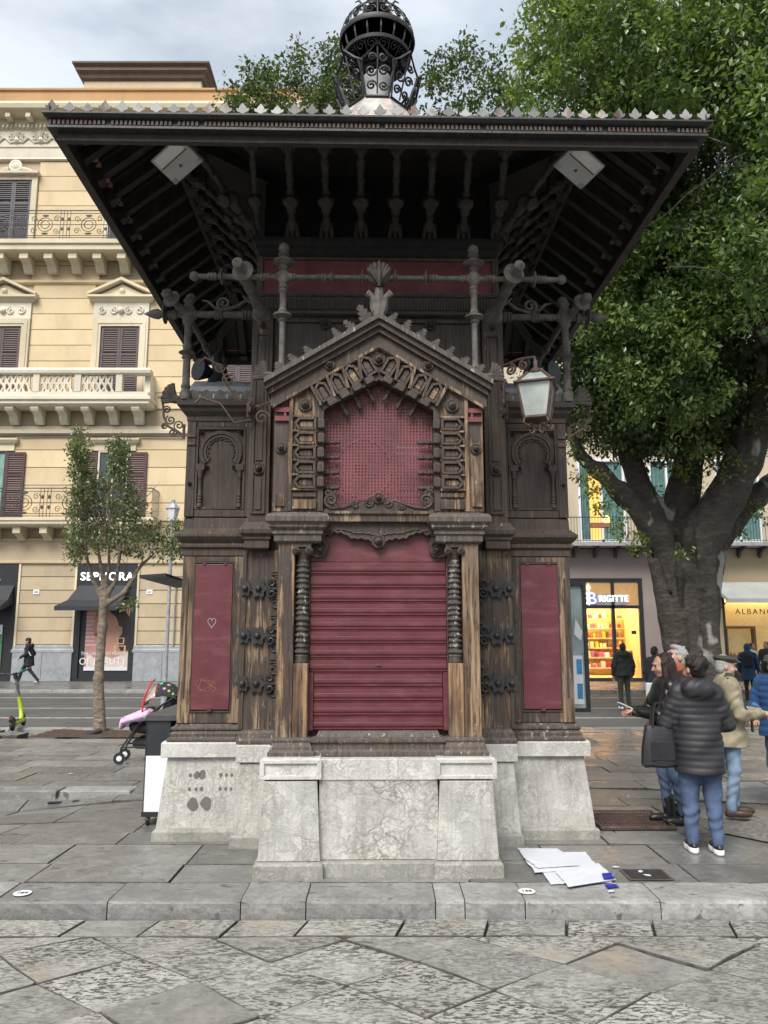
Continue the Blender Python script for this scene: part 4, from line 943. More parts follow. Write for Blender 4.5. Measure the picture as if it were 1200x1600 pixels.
# --- wrought scroll brackets fixed to walls
def scroll_bracket(x, y, z, s, k=1.0, mat='iron_rust', d=(1, 0)):
    ax = Vector((d[0]*s, d[1], 0)); up = Vector((0, 0, 1)); o = Vector((x, y, z)); mb = MB()
    def p(a, b): return o+ax*a*k+up*b*k
    mb.tube([p(0, 0), p(.10, .06), p(.17, .10), p(.22, .20), p(.235, .34), p(.26, .42), p(.29, .41)], [.014, .014, .013, .013, .012, .012, .008], 5)
    mb.tube([p(0, -.03), p(0, .12)], .016, 5)
    for cx, cz, r, tn, a0 in ((.055, .11, .06, 1.6, -1.5), (.145, .17, .055, -1.6, 1.), (.12, .035, .045, 1.5, 2.), (.19, .28, .045, 1.5, 0.), (.205, .10, .035, -1.5, 2.)):
        mb.tube(spiral(p(cx, cz), r*k, tn, a0, ax, up, .008, 16), .009, 4)
    return kp('scroll_bracket', mb, mat, K, smooth=True)
scroll_bracket(-1.93, -.86, 3.80, -1, .95); scroll_bracket(1.93, -.86, 3.80, 1, .95)
for s in S2: scroll_bracket(s*1.23, -1.28, 3.90, -s, .9, 'iron_rust', (.25, -.7))
mb = MB()
for P, r in (([(-1.30, -1.3, 4.02), (-1.42, -1.32, 4.16), (-1.5, -1.34, 4.36), (-1.64, -1.36, 4.43), (-1.70, -1.36, 4.36)], .012), ([(-1.2, -1.3, 3.84), (-1.35, -1.34, 3.80), (-1.48, -1.36, 3.98), (-1.66, -1.38, 4.03), (-1.71, -1.38, 3.98)], .012), ([(-1.22, -1.3, 3.98), (-1.1, -1.4, 3.94), (-.98, -1.5, 3.96)], .012)): mb.tube(P, r, 5)
mb.tube(spiral((-1.42, -1.33, 4.22), .07, 1.6, 0, r1=.01), .009, 4).tube(spiral((-1.50, -1.34, 4.34), .05, -1.6, 0, r1=.01), .009, 4).tube(spiral((-1.08, -1.42, 3.83), .07, 1.5, 0, r1=.01), .01, 4)
kp('empty_lamp_arm', mb, 'iron_rust', smooth=True)
# roller awning flap on the left flank
kp('side_hatch', MB().box(-2.16, -1.9, -.75, .75, 2.545, 2.575), 'black', rot=(0, radians(-4), 0))
# --- lantern hung on the right
wl_ = empty('wall_lantern', (1.50, -1.52, 3.72), label='four-sided glass street lantern on scrolled iron arm at kiosk right side', cat='lantern'); wl_.parent = None
wl_.location = K.matrix_basis @ Vector((1.46, -1.55, 3.80)) if False else Matrix.Translation(K.location) @ Matrix.Rotation(radians(1.2), 4, 'Z') @ Vector((1.46, -1.55, 3.80)); wl_.rotation_euler.z = radians(-18)
def sqr(r, z): return [(-r, -r, z), (r, -r, z), (r, r, z), (-r, r, z)]
gl = plain('lamp_glass', (.42, .46, .43), .08, .35, 2.2, 0, .05)
for k in range(4):
    a = k*pi/2; R = Matrix.Rotation(a, 3, 'Z')
    MB().add([R @ Vector(p) for p in ((-.105, -.105, 0), (.105, -.105, 0), (.155, -.155, .30), (-.155, -.155, .30), (-.105, -.097, 0), (.105, -.097, 0), (.155, -.147, .30), (-.155, -.147, .30))], [(0,1,2,3), (7,6,5,4), (0,3,7,4), (1,5,6,2), (3,2,6,7), (0,4,5,1)]).build('pane', gl, wl_)
    MB().add([R @ Vector(p) for p in ((-.15, -.15, .32), (.15, -.15, .32), (.065, -.065, .42), (-.065, -.065, .42), (-.15, -.14, .315), (.15, -.14, .315), (.065, -.06, .41), (-.065, -.06, .41))], [(0,1,2,3), (7,6,5,4)]).build('roof_pane', gl, wl_)
    MB().beam(R @ Vector((-.108, -.108, 0)), R @ Vector((-.158, -.158, .305)), .02, .02).beam(R @ Vector((-.155, -.155, .32)), R @ Vector((-.066, -.066, .43)), .02, .02).build('frame_bar', M['iron_rust'], wl_)
MB().rings([sqr(.10, -.02), sqr(.112, -.015), sqr(.112, .004), sqr(.10, .006)]).build('bottom_frame', M['iron_rust'], wl_)
MB().rings([sqr(.16, .298), sqr(.185, .305), sqr(.185, .32), sqr(.155, .325)]).build('top_frame', M['iron_rust'], wl_)
MB().lathe([(.08, .42), (.085, .435), (.05, .45), (.05, .47), (.02, .48), (.02, .55), (.0, .58)], n=10).build('vent_cap', M['iron_rust'], wl_, smooth=True)
mb = MB()
for k in range(4):
    a = k*pi/2+pi/4; u = Vector((cos(a), sin(a), 0)); mb.tube([u*.14+Vector((0,0,-.015)), u*.16+Vector((0,0,-.06)), u*.11+Vector((0,0,-.08)), u*.06+Vector((0,0,-.05)), u*.03+Vector((0,0,-.12)), u*.07+Vector((0,0,-.16)), u*.10+Vector((0,0,-.12))], .010, 5)
mb.build('bottom_scroll', M['iron_rust'], wl_, smooth=True)
mb = MB().tube([(0, 0, .54), (-.01, .03, .60), (-.16, .1, .62), (-.36, .2, .60), (-.38, .2, .68)], .014, 6).tube([(-.36, .2, .62), (-.38, .2, .40), (-.5, .24, .24), (-.60, .28, .10)], .013, 5)
for c, r, tn, a0 in (((-.12, .08, .55), .05, 1.6, 1.5), ((-.25, .14, .54), .06, -1.6, 1.5), ((-.34, .18, .42), .05, 1.6, 0), ((-.42, .22, .30), .06, -1.6, 0), ((-.50, .25, .16), .06, 1.6, 0), ((-.38, .2, .16), .06, -1.5, 0)):
    mb.tube(spiral(c, r, tn, a0, (.9, -.4, 0), (0, 0, 1), .008, 16), .014, 4)
mb.build('arm', M['iron_rust'], wl_, smooth=True)
# --- floodlights under the eaves
for s, lb in ((-1, 'grey rectangular floodlight under the left corner of the kiosk eaves'), (1, 'grey rectangular floodlight under the right corner of the kiosk eaves')):
    loc = Matrix.Translation(K.location) @ Matrix.Rotation(radians(1.2), 4, 'Z') @ Vector((s*1.83, -1.97, 6.06))
    f = empty('floodlight', loc, label=lb, cat='floodlight', group='floodlights under the eaves')
    f.rotation_euler = (radians(-24), s*radians(12), -s*radians(-38) if s > 0 else radians(-38))
    hs = plain('grey_case', (.46, .47, .46), .4, .08) if 'case' not in M else M['case']; M['case'] = hs
    MB().stack(-.20, .20, -.145, .145, [(-.03, .06), (.0, .03), (.0, .0), (-.006, -.006)]).build('housing', hs, f, bevel=.006)
    MB().box(-.165, .165, -.13, -.035, -.012, -.004).build('lens', plain('lens', (.75, .76, .74), .15, .1) if 'lens' not in M else M['lens'], f); M['lens'] = bpy.data.materials['lens']
    MB().box(-.175, .175, -.028, -.02, -.011, -.004).build('seam', M['black'], f)
    for t in S2: MB().box(t*.165-.025, t*.165+.025, .095, .14, -.012, -.004).build('corner_plate', M['zinc'], f)
    MB().prism([(-.018, .015), (-.005, .008), (0, -.002), (.005, .008), (.018, .015), (.008, -.015), (-.008, -.015)], 0, .002).build('emblem', M['black'], f, loc=(0, .05, -.0085), rot=(-pi/2, 0, 0))
    MB().tube([(-.21, 0, .02), (-.23, .02, .12), (-.1, .05, .20), (.1, .05, .20), (.23, .02, .12), (.21, 0, .02)], .012, 5).tube([(0, .05, .20), (0, .06, .22)], .015, 5).build('yoke', M['iron_dark'], f)
# ------------------------------------------------------------------ buildings across the street
def stucco(name, a, b, dirt=.5):
    t = NT(name); n = t.noise(.45, 6, .6)
    col = t.mix(t.ramp(n, (.32, 0.), (.68, 1.)), a, b)
    col = t.mix(t.ramp(t.noise(1, 5, .6, t.map((1.2, 1.2, .22))), (.5, 0.), (.8, dirt)), col, tuple(x*.55 for x in a))
    col = t.mix(t.ramp(t.noise(.22, 4, .5), (.52, 0.), (.60, .35)), col, tuple(min(1, x*1.14) for x in a))
    col = t.mix(t.ramp(t.noise(2.2, 6, .7), (.55, 0.), (.8, .3)), col, tuple(x*.7 for x in b))
    col = t.mix(1., col, t.ramp(t.rand, (0, .90), (1, 1.05)), 'MULTIPLY')
    t.bump(t.noise(9, 5), .25, .02); return t.fin(col, .88)
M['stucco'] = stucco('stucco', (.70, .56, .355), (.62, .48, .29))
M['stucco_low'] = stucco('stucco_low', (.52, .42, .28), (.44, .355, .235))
M['orange'] = stucco('orange', (.55, .33, .16), (.48, .28, .13))
M['trim'] = stucco('trim', (.68, .59, .43), (.56, .48, .34), .5)
M['trim_white'] = stucco('trim_white', (.74, .68, .55), (.60, .54, .43), .55)
M['shutter'] = plain('shutter_brown', (.085, .058, .058), .55, .15, 3)
M['shutter2'] = plain('shutter_maroon', (.075, .032, .032), .55, .15, 3)
M['grey_marble'] = marble('grey_marble', (.33, .345, .36), (.25, .265, .28), (.19, .2, .21), .2)
M['glass_dark'] = plain('glass_dark', (.05, .07, .07), .06, .2, .6, 0, 0)
M['curtain'] = plain('curtain', (.20, .32, .29), .8, .3, 3)
M['rail_iron'] = plain('rail_iron', (.045, .045, .05), .6, .2)
M['awning'] = plain('awning_black', (.022, .024, .030), .7, .15, 2)
M['roof_brown'] = plain('roof_brown', (.10, .065, .05), .7, .2, 2)
M['sign_white'] = emis('sign_white', (1, 1, 1), 1.2)
YF = FACADE
A = empty('palazzo', (0, YF, 0), label='ochre palazzo with stone balconies, shutters and shops at street level, left', cat='building')
def ap(name, mb, mat, parent=None, **k): return mb.build(name, M[mat] if isinstance(mat, str) else mat, parent or A, **k)
XL, XR = -30.0, -2.2
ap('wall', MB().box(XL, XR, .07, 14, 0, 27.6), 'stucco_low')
WX = [-17.64, -12.17, -6.70, -23.1]          # window axes
def segs(openings, x0=XL, x1=XR):
    out = []; x = x0
    for a, b in sorted(openings):
        if a > x: out.append((x, a))
        x = max(x, b)
    if x < x1: out.append((x, x1))
    return out
def courses(z0, z1, n, openings, mat, gap=.035):
    h = (z1-z0)/n
    for k in range(n):
        for a, b in segs(openings): ap('stucco_course', MB().box(a, b, 0, .08, z0+k*h+gap, z0+(k+1)*h), mat)
SHOP = [(-22.4, -16.02), (-13.45, -10.80), (-8.3, -5.6)]
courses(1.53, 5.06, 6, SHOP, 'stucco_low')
courses(6.95, 11.0, 5, [(w-1.0, w+1.0) for w in WX], 'stucco')
courses(12.1, 18.2, 8, [(w-1.30, w+1.30) for w in WX], 'stucco')
courses(18.3, 24.4, 8, [(w-1.15, w+1.15) for w in WX], 'stucco')
for k, (a, b) in enumerate(segs(SHOP)):       # grey marble socle in slabs
    n = max(1, round((b-a)/1.35))
    for i in range(n): ap('socle_slab', MB().box(a+(b-a)*i/n+.006, a+(b-a)*(i+1)/n-.006, -.10, .075, 0, 1.22), 'grey_marble', bevel=.01)
    ap('socle_moulding', MB().stack(a, b, -.05, .075, [(.06, 1.22), (.06, 1.32), (.02, 1.38), (.02, 1.48), (-.02, 1.53)]), 'grey_marble')
def hcor(name, prof, mat, x0=XL, x1=XR):        # straight cornice: (projection, z)
    return ap(name, MB().rings([[(x, -p, z) for p, z in prof] + [(x, .1, prof[-1][1]), (x, .1, prof[0][1])] for x in (x1, x0)]), mat)
hcor('string_course', [(.02, 5.06), (.10, 5.08), (.10, 5.16), (.03, 5.2), (.02, 6.05), (.10, 6.08), (.10, 6.16), (.02, 6.2)], 'stucco_low')
hcor('string_course', [(.02, 10.9), (.14, 10.95), (.14, 11.1), (.05, 11.15), (.05, 11.3)], 'trim')
hcor('string_course', [(.02, 18.15), (.12, 18.2), (.12, 18.32), (.02, 18.36)], 'stucco')
hcor('frieze', [(.02, 24.45), (.10, 24.5), (.06, 24.6), (.05, 25.1), (.10, 25.15), (.04, 25.2), (.04, 26.0), (.10, 26.05)], 'trim_white')
hcor('main_cornice', [(.05, 26.03), (.12, 26.1), (.12, 26.5), (.16, 26.55), (.45, 26.6), (.75, 26.75), (.80, 26.95), (.60, 27.2), (.55, 27.25)], 'trim')
hcor('parapet', [(.30, 27.22), (.30, 27.95), (.38, 27.98), (.38, 28.08), (.1, 28.1)], 'orange')
fr0 = None
for k in range(24):          # relief of the frieze, swags and urns
    x = XL+.7+k*1.16
    if x > XR-.5: break
    if fr0 is None:
        mb = MB().lathe([(.10, 0), (.16, .1), (.10, .25), (.16, .4), (.20, .5), (.08, .58)], (0, -.05, .1), n=8)
        for s in S2: mb.tube(spiral((s*.32, -.07, .40), .19, 1.4*s, pi/2, r1=.03, n=14), .045, 5).tube([(s*.1, -.07, .15), (s*.3, -.07, .12), (s*.55, -.07, .35)], .05, 5)
        fr0 = ap('frieze_relief', mb, 'trim_white', smooth=True, loc=(x, 0, 25.28))
    else: inst('frieze_relief', fr0, A, (x, 0, 25.28))
md = None
for k in range(29):
    x = XL+.4+k*.97
    if md is None: md = ap('modillion', MB().box(-.12, .12, -.62, 0, 0, .22), 'trim', loc=(x, 0, 26.36), bevel=.02)
    else: inst('modillion', md, A, (x, 0, 26.36))
dt = MB()
for k in range(140): dt.box(XL+k*.2, XL+k*.2+.11, -.2, -.1, 26.12, 26.30)
ap('dentil_row', dt, 'trim', kind='stuff')
at_ = empty('attic', parent=A)
ap('attic_wall', MB().box(-15.75, -9.6, 2.5, 8, 27.9, 30.8), stucco('attic', (.60, .50, .34), (.52, .42, .28)), at_)
for k in range(3): ap('attic_panel', MB().box(-13.5+k*1.9, -12.3+k*1.9, 2.44, 2.5, 28.6, 29.7), 'stucco', at_)
ap('attic_window', MB().box(-11.85, -10.9, 2.42, 2.5, 28.7, 29.8), 'trim_white', at_)
ap('attic_eaves', MB().stack(-15.75, -9.6, 2.5, 8, [(.0, 30.7), (.15, 30.8), (.2, 31.0), (.35, 31.1), (.35, 31.3), (.5, 31.4), (.5, 31.5)]), 'roof_brown', at_)
# --- windows
def louvre_leaf(w, h, n):
    mb = MB().box(-w/2, -w/2+.10, -.03, .03, 0, h).box(w/2-.10, w/2, -.03, .03, 0, h)
    for z0, z1 in ((0, .14), (h-.12, h), (h*.64, h*.64+.12)): mb.box(-w/2+.1, w/2-.1, -.028, .028, z0, z1)
    for k in range(n):
        z = .14+(h-.26)*k/n
        if abs(z-h*.66) < .1: continue
        mb.add([(-w/2+.1, -.026, z), (w/2-.1, -.026, z), (w/2-.1, .02, z+.09), (-w/2+.1, .02, z+.09), (-w/2+.1, -.014, z-.012), (w/2-.1, -.014, z-.012)], [(0, 1, 2, 3), (4, 5, 1, 0)])
    return mb
l3 = l4 = l2 = None
for i, w in enumerate(WX):
    # third storey: pedimented window, shutters shut
    win = empty('window', (w, 0, 0), parent=A)
    ap('frame', MB().band([(-1.28, 12.2), (-1.28, 16.42), (1.28, 16.42), (1.28, 12.2)], [(-.90, 12.2), (-.90, 16.05), (.90, 16.05), (.90, 12.2)], -.12, .06).band([(-1.18, 12.2), (-1.18, 16.3), (1.18, 16.3), (1.18, 12.2)], [(-1.02, 12.2), (-1.02, 16.17), (1.02, 16.17), (1.02, 12.2)], -.15, -.11), 'trim', win)
    ap('window_frieze', MB().box(-1.28, 1.28, -.10, .06, 16.42, 17.2), 'trim_white', win)
    rl = MB()
    for s in S2: rl.tube(spiral((s*.35, -.12, 16.8), .2, 1.4*s, pi/2, r1=.04, n=14), .045, 5).tube(spiral((s*.85, -.12, 16.8), .2, -1.4*s, pi/2, r1=.04, n=14), .045, 5)
    rl.ball((0, -.12, 16.8), .16, 8)
    ap('window_relief', rl, 'trim_white', win, smooth=True)
    ap('pediment', MB().stack(-1.3, 1.3, -.1, .06, [(.0, 17.2), (.12, 17.28), (.12, 17.33), (.25, 17.4), (.25, 17.5), (.1, 17.52)]).prism([(-1.55, 17.5), (0, 18.22), (1.55, 17.5), (1.55, 17.62), (0, 18.36), (-1.55, 17.62)], -.36, .05).prism([(-1.2, 17.5), (1.2, 17.5), (0, 18.1)], -.12, .05).ball((0, -.12, 17.75), .15, 8), 'trim', win)
    for s in S2:
        if l3 is None: l3 = ap('shutter', louvre_leaf(.86, 3.82, 34), 'shutter', win, loc=(s*.435, -.03, 12.2))
        else: inst('shutter', l3, win, (s*.435, -.03, 12.2))
    # fourth storey
    win = empty('window', (w, 0, 0), parent=A)
    ap('frame', MB().band([(-1.12, 20.0), (-1.12, 23.75), (1.12, 23.75), (1.12, 20.0)], [(-.86, 20.0), (-.86, 23.42), (.86, 23.42), (.86, 20.0)], -.12, .06).stack(-1.0, 1.0, -.1, .05, [(.12, 23.6), (.2, 23.66), (.2, 23.78), (.05, 23.8)]), 'trim', win)
    rl = MB().lathe([(.32, 0), (.32, .05), (.24, .07), (.2, .05), (.12, .10), (0, .12)], (0, -.05, 24.15), (0, -1, 0), 14)
    for s in S2: rl.tube([(s*.3, -.08, 24.0), (s*.6, -.08, 23.95), (s*.9, -.08, 23.83)], [.1, .08, .04], 6)
    ap('window_relief', rl, 'trim_white', win, smooth=True)
    for s in S2:
        if l4 is None: l4 = ap('shutter', louvre_leaf(.83, 3.38, 30), plain('shutter_grey', (.085, .078, .085), .6, .15, 3), win, loc=(s*.42, -.03, 20.02))
        else: inst('shutter', l4, win, (s*.42, -.03, 20.02))
    # second storey: open shutters, green curtain
    win = empty('window', (w, 0, 0), parent=A)
    ap('glass', MB().box(-.62, .62, .0, .05, 7.0, 10.1), 'curtain' if i in (0, 3) else 'glass_dark', win)
    ap('frame', MB().box(-.68, -.60, -.06, .06, 6.95, 10.15).box(.60, .68, -.06, .06, 6.95, 10.15).box(-.6, .6, -.06, .06, 10.08, 10.15).box(-.03, .03, -.05, .06, 7.0, 10.08), 'trim_white' if i == 1 else 'rail_iron', win)
    ap('window_hood', MB().box(-1.0, 1.0, -.08, .06, 10.15, 10.42).stack(-1.0, 1.0, -.08, .05, [(.0, 10.42), (.1, 10.5), (.18, 10.62), (.18, 10.7), (.0, 10.72)]), 'trim', win)
    for s in S2:
        if l2 is None: l2 = ap('shutter', louvre_leaf(.84, 3.08, 28), 'shutter2', win, loc=(s*1.12, -.07, 7.0))
        else: inst('shutter', l2, win, (s*1.12, -.07, 7.0))
# --- balconies
def corbels(src, x0, x1, dx, z):
    x = x0
    while x < x1: inst('corbel', src, src.parent, (x, 0, z)); x += dx
# 2nd storey
def balcony_low():
    b = empty('balcony', parent=A)
    for (x0, x1) in ((-27, -10.0),):
        ap('slab', MB().stack(x0, x1, -1.0, .05, [(-.08, 6.62), (.0, 6.7), (.0, 6.82), (.05, 6.84), (.05, 6.95), (.0, 6.97)]), 'trim', b)
    c = ap('corbel', MB().prism([(0, 0), (0, .52), (.8, .52), (.8, .22), (.45, .12), (.2, -.05)], -.16, .16), 'trim', b); c.rotation_euler.z = -pi/2; c.location = (-26.5, 0, 6.1)
    x = -25.2
    while x < -10.2:
        inst('corbel', c, b, (x, 0, 6.1), (0, 0, -pi/2)); x += 1.16
    iron_rail(b, -27, -10.05, -.95, 6.98, 1.28)
def iron_rail(b, x0, x1, y, z, h):
    mb = MB()
    for zz in (.06, .16, h*.5, h-.14, h): mb.tube([(x0, y, z+zz), (x1, y, z+zz)], .018 if zz < h else .028, 4)
    for xx in (x0, x1):
        for zz in (.06, h): mb.tube([(xx, y, z+zz), (xx, 0, z+zz)], .02, 4)
        for k in range(7): mb.tube([(xx, y+k*.15, z), (xx, y+k*.15, z+h)], .014, 4)
    ap('handrail', mb, 'rail_iron', b)
    x = x0+.4; src = [None, None]
    while x < x1-.9:
        for j in (0, 1):
            cx = x + j*1.0
            if src[j] is None:
                mb = MB()
                if j == 0:
                    for dx in (-.3, -.15, 0, .15): mb.tube([(dx, 0, 0), (dx, 0, h)], .014, 4)
                    for dx in (-.22, .08):
                        for zz in (.35, .7): mb.ball((dx, 0, h*zz), .06, 6, sc=(1, .4, 1.6))
                else:
                    mb.tube([(.34*cos(a), 0, h*.5+.34*sin(a)) for a in [2*pi*i/16 for i in range(17)]], .02, 4).tube([(.2*cos(a), 0, h*.5+.2*sin(a)) for a in [2*pi*i/12 for i in range(13)]], .02, 4)
                    for s in S2:
                        mb.tube(spiral((s*.52, 0, h*.72), .16, 1.4*s, 0, r1=.03, n=12), .016, 4).tube(spiral((s*.52, 0, h*.28), .16, -1.4*s, 0, r1=.03, n=12), .016, 4)
                        mb.ball((0, 0, h*.5+s*.44), .09, 6, sc=(1.8, .4, .6))
                src[j] = ap('rail_panel', mb, 'rail_iron', b); src[j].location = (cx, y, z)
            else: inst('rail_panel', src[j], b, (cx, y, z))
        x += 2.0
balcony_low()
b = empty('balcony', parent=A)
ap('slab', MB().stack(-27, -10.4, -1.0, .05, [(-.12, 12.0), (.0, 12.08), (.0, 12.2), (.08, 12.25), (.08, 12.38), (.0, 12.42)]), 'trim_white', b)
P = [(0, 0), (0, .66), (.85, .66), (.88, .55), (.80, .42), (.62, .40), (.45, .30), (.35, .1), (.2, -.05)]
c = ap('corbel', MB().prism(P, -.19, .19), 'trim_white', b, bevel=.03); c.rotation_euler.z = -pi/2; c.location = (-26.7, 0, 11.36)
x = -25.6
while x < -10.5: inst('corbel', c, b, (x, 0, 11.36), (0, 0, -pi/2)); x += 1.12
ap('parapet_rail', MB().stack(-26.95, -10.45, -.98, -.70, [(.0, 12.4), (.0, 12.62)]).stack(-26.95, -10.45, -.98, -.70, [(.0, 13.42), (.06, 13.47), (.09, 13.6), (.02, 13.72)]).box(-10.72, -10.46, -.7, .05, 12.4, 13.6), 'trim_white', b)
lat = None; x = -26.5
while x < -10.8:
    w = 1.62
    ap('parapet_post', MB().box(x-.14, x+.14, -.98, -.72, 12.6, 13.43), 'trim_white', b)
    if x+w < -10.5:
        if lat is None:
            mb = MB(); n = 5
            for k in range(n+3):
                for s in S2:
                    xa = -.3+k*.27-.0; 
                    p0, p1 = Vector((xa, -.85, 12.62)), Vector((xa+s*.42, -.85, 13.42))
                    if -.05 < p0.x < w and -.05 < p1.x < w+.05: mb.beam(p0, p1, .10, .07)
            for k in range(6): mb.box(.12+k*.27, .18+k*.27, -.90, -.81, 12.62, 13.42)
            mb.box(.1, w-.1, -.89, -.82, 12.99, 13.06)
            lat = ap('parapet_lattice', mb, 'trim_white', b, kind='stuff'); lat.location.x = x
        else: inst('parapet_lattice', lat, b, (x, 0, 0))['kind'] = 'stuff'
    x += w+.22
b = empty('balcony', parent=A)
ap('slab', MB().stack(-27, -9.2, -1.0, .05, [(-.1, 19.3), (.0, 19.38), (.0, 19.62), (.08, 19.66), (.08, 19.86), (.0, 19.9)]), 'trim', b)
c = ap('corbel', MB().prism([(0, 0), (0, .75), (.85, .75), (.85, .42), (.5, .32), (.25, -.02)], -.2, .2), 'trim', b, bevel=.02); c.rotation_euler.z = -pi/2; c.location = (-26.6, 0, 18.6)
x = -25.5
while x < -9.4: inst('corbel', c, b, (x, 0, 18.6), (0, 0, -pi/2)); x += 1.12
iron_rail(b, -27, -9.25, -.95, 19.92, 1.4)
ap('cable', MB().tube([(XL, -.1, 10.84), (-20, -.1, 10.80), (-15, -.1, 10.85), (-9, -.1, 10.80)], .035, 5), 'rail_iron')
ap('drain_pipe', MB().tube([(-9.1, -.1, 1.5), (-9.1, -.1, 4.2)], .035, 6), plain('grey_pipe', (.25, .26, .26), .6), smooth=True)
# --- shop fronts, left building
poster_bg = plain('poster_pink', (.50, .24, .22), .35, .15, 1.5, 0, 0); hair = plain('print_hair', (.035, .022, .02), .4, .2, 5, 0, 0); skin_p = plain('print_skin', (.46, .235, .16), .4, .12, 1, 0, 0)
def shop(x0, x1, kind):
    w = empty('shop_window', parent=A)
    ap('surround', MB().box(x0, x1, -.02, .10, 0, .12).box(x0, x1, -.05, .10, 4.05, 5.05).box(x0, x0+.25, -.03, .10, .12, 4.05).box(x1-.25, x1, -.03, .10, .12, 4.05), 'black', w)
    [ap('reveal', MB().box(q, q+.09, -.06, .06, 1.3, 5.06), 'trim', w) for q in (x0-.09, x1)]
    ap('backing', MB().box(x0+.25, x1-.25, .06, .098, .12, 4.05), 'black', w)
    cx = (x0+x1)/2
    if kind == 'mid':
        text('sign_letters', 'SEPHORA', .50, .03, M['sign_white'], (cx, -.085, 4.33), w, spacing=1.12)
        px0, px1 = x0+.50, x1-.22
        ap('poster', MB().box(px0, px1, .03, .058, .45, 3.25), poster_bg, w)
        for k in range(10): ap('poster_stripe', MB().box(px0, px0+.55, .026, .0292, 1.5+k*.17, 1.58+k*.17), plain('print_stripe', (.62, .38, .36), .4, .1, 1, 0, 0) if k == 0 else bpy.data.materials['print_stripe'], w)
        u = px1-px0
        def pq(L): return [(px0+u*a, .45+2.8*c) for a, c in L]
        ap('poster_hair', MB().prism(pq([(.30, .98), (.20, .80), (.35, .70), (.55, .60), (.70, .45), (.80, .30), (.97, .30), (1.0, .60), (.99, .80), (.85, .93), (.6, 1.0)]), .022, .0255), hair, w)
        ap('poster_face', MB().prism(pq([(.24, .92), (.16, .80), (.20, .74), (.12, .66), (.20, .62), (.17, .56), (.22, .52), (.20, .46), (.30, .38), (.45, .38), (.45, .25), (.10, .15), (.10, .05), (.95, .05), (.92, .22), (.75, .30), (.74, .50), (.82, .56), (.82, .66), (.74, .68), (.68, .80), (.50, .92)]), .017, .0212), skin_p, w)
        ap('poster_eye', MB().prism(pq([(.24, .76), (.40, .79), (.44, .77), (.34, .74)]), .013, .0166).prism(pq([(.20, .83), (.30, .87), (.45, .86), (.45, .84), (.30, .845)]), .013, .0166), hair, w)
        ap('poster_lips', MB().prism(pq([(.18, .56), (.26, .575), (.34, .55), (.27, .52), (.21, .525)]), .013, .0166), plain('print_red', (.35, .04, .05), .4, .1), w)
        ap('poster_earring', MB().band(pq([(.72, .50), (.88, .50), (.88, .40), (.72, .40)]), pq([(.75, .485), (.85, .485), (.85, .415), (.75, .415)]), .010, .0126, closed=True).band(pq([(.66, .38), (.92, .38), (.92, .24), (.66, .24)]), pq([(.70, .365), (.88, .365), (.88, .255), (.70, .255)]), .010, .0126, closed=True), plain('print_gold', (.55, .38, .2), .4), w)
        ap('poster_collar', MB().prism(pq([(.05, .28), (.28, .16), (.5, .22), (.62, .18), (.98, .28), (.98, .05), (.05, .05)]), .013, .0166), plain('print_cream', (.60, .50, .44), .5, .15), w)
        text('poster_line', 'THE UNLIMITED POWER', .20, .003, M['white'], (cx+.02, -.002, 1.10), w, sx=.90)
        text('poster_line', 'OF BEAUTY', .42, .003, M['white'], (cx+.0, -.002, .70), w, sx=.94)
        ap('poster_footer', MB().box(px0, px1, .010, .0125, .45, .60), 'paper', w)
    else:
        text('sign_letters', 'SEPHORA', .50, .03, M['sign_white'], (x1-1.95, -.085, 4.33), w, spacing=1.12)
        ap('glass', MB().box(x0+.3, x1-.75, .03, .058, .12, 4.0), plain('shop_glass', (.10, .14, .12), .08, .3, 1), w)
        ap('green_panel', MB().box(x1-2.6, x1-.52, .012, .028, .55, 2.0), plain('green_panel', (.08, .17, .075), .4, .2), w)
        ap('teal_panel', MB().box(x1-2.6, x1-1.2, .012, .028, 2.5, 3.6), plain('teal', (.02, .20, .13), .4, .2), w)
        ap('round_sticker', MB().lathe([(.36, 0), (.36, .012)], (x1-1.0, .012, 2.1), (0, -1, 0), 20), 'black', w)
        for k in range(4): ap('lettering_bar', MB().box(x1-1.7, x1-.6, .006, .0115, .8+.22*k, .88+.22*k), 'white', w)
        ap('white_panel', MB().box(x1-1.4, x1-.55, .012, .027, 2.0, 2.4), 'white', w)
    # black fabric awning
    ax0, ax1 = (x0-.45, x1-.45) if kind == 'mid' else (x0, x1-.15)
    aw = ap('awning', MB().add([(ax0, -1.15, 2.98), (ax1, -1.15, 2.98), (ax1, -1.15, 3.16), (ax0, -1.15, 3.16), (ax0+.55*(kind == 'mid'), -.06, 4.10), (ax1, -.06, 4.10), (ax0+.3*(kind == 'mid'), -.55, 3.45), (ax1, -.55, 3.45), (ax0+.5*(kind == 'mid'), -.06, 3.3), (ax1, -.06, 3.3)],
        [(0, 1, 2, 3), (3, 2, 7, 6), (6, 7, 5, 4), (0, 3, 6, 8), (6, 4, 8), (1, 9, 7, 2), (7, 9, 5)]), 'awning', w)
for (x0, x1), kd in zip(SHOP, ('left', 'mid', 'x')):
    if kd != 'x': shop(x0, x1, kd)
    else: ap('shop_window', MB().box(x0, x1, -.02, .09, 0, 5.0), 'black')
for x, s in ((-15.2, '443'), (-10.25, '441')):
    ap('number_plate', MB().box(x-.13, x+.13, -.03, .0, 3.72, 3.92), 'white'); 
    text('plate_digits', s, .11, .003, M['black'], (x, -.034, 3.78), A)
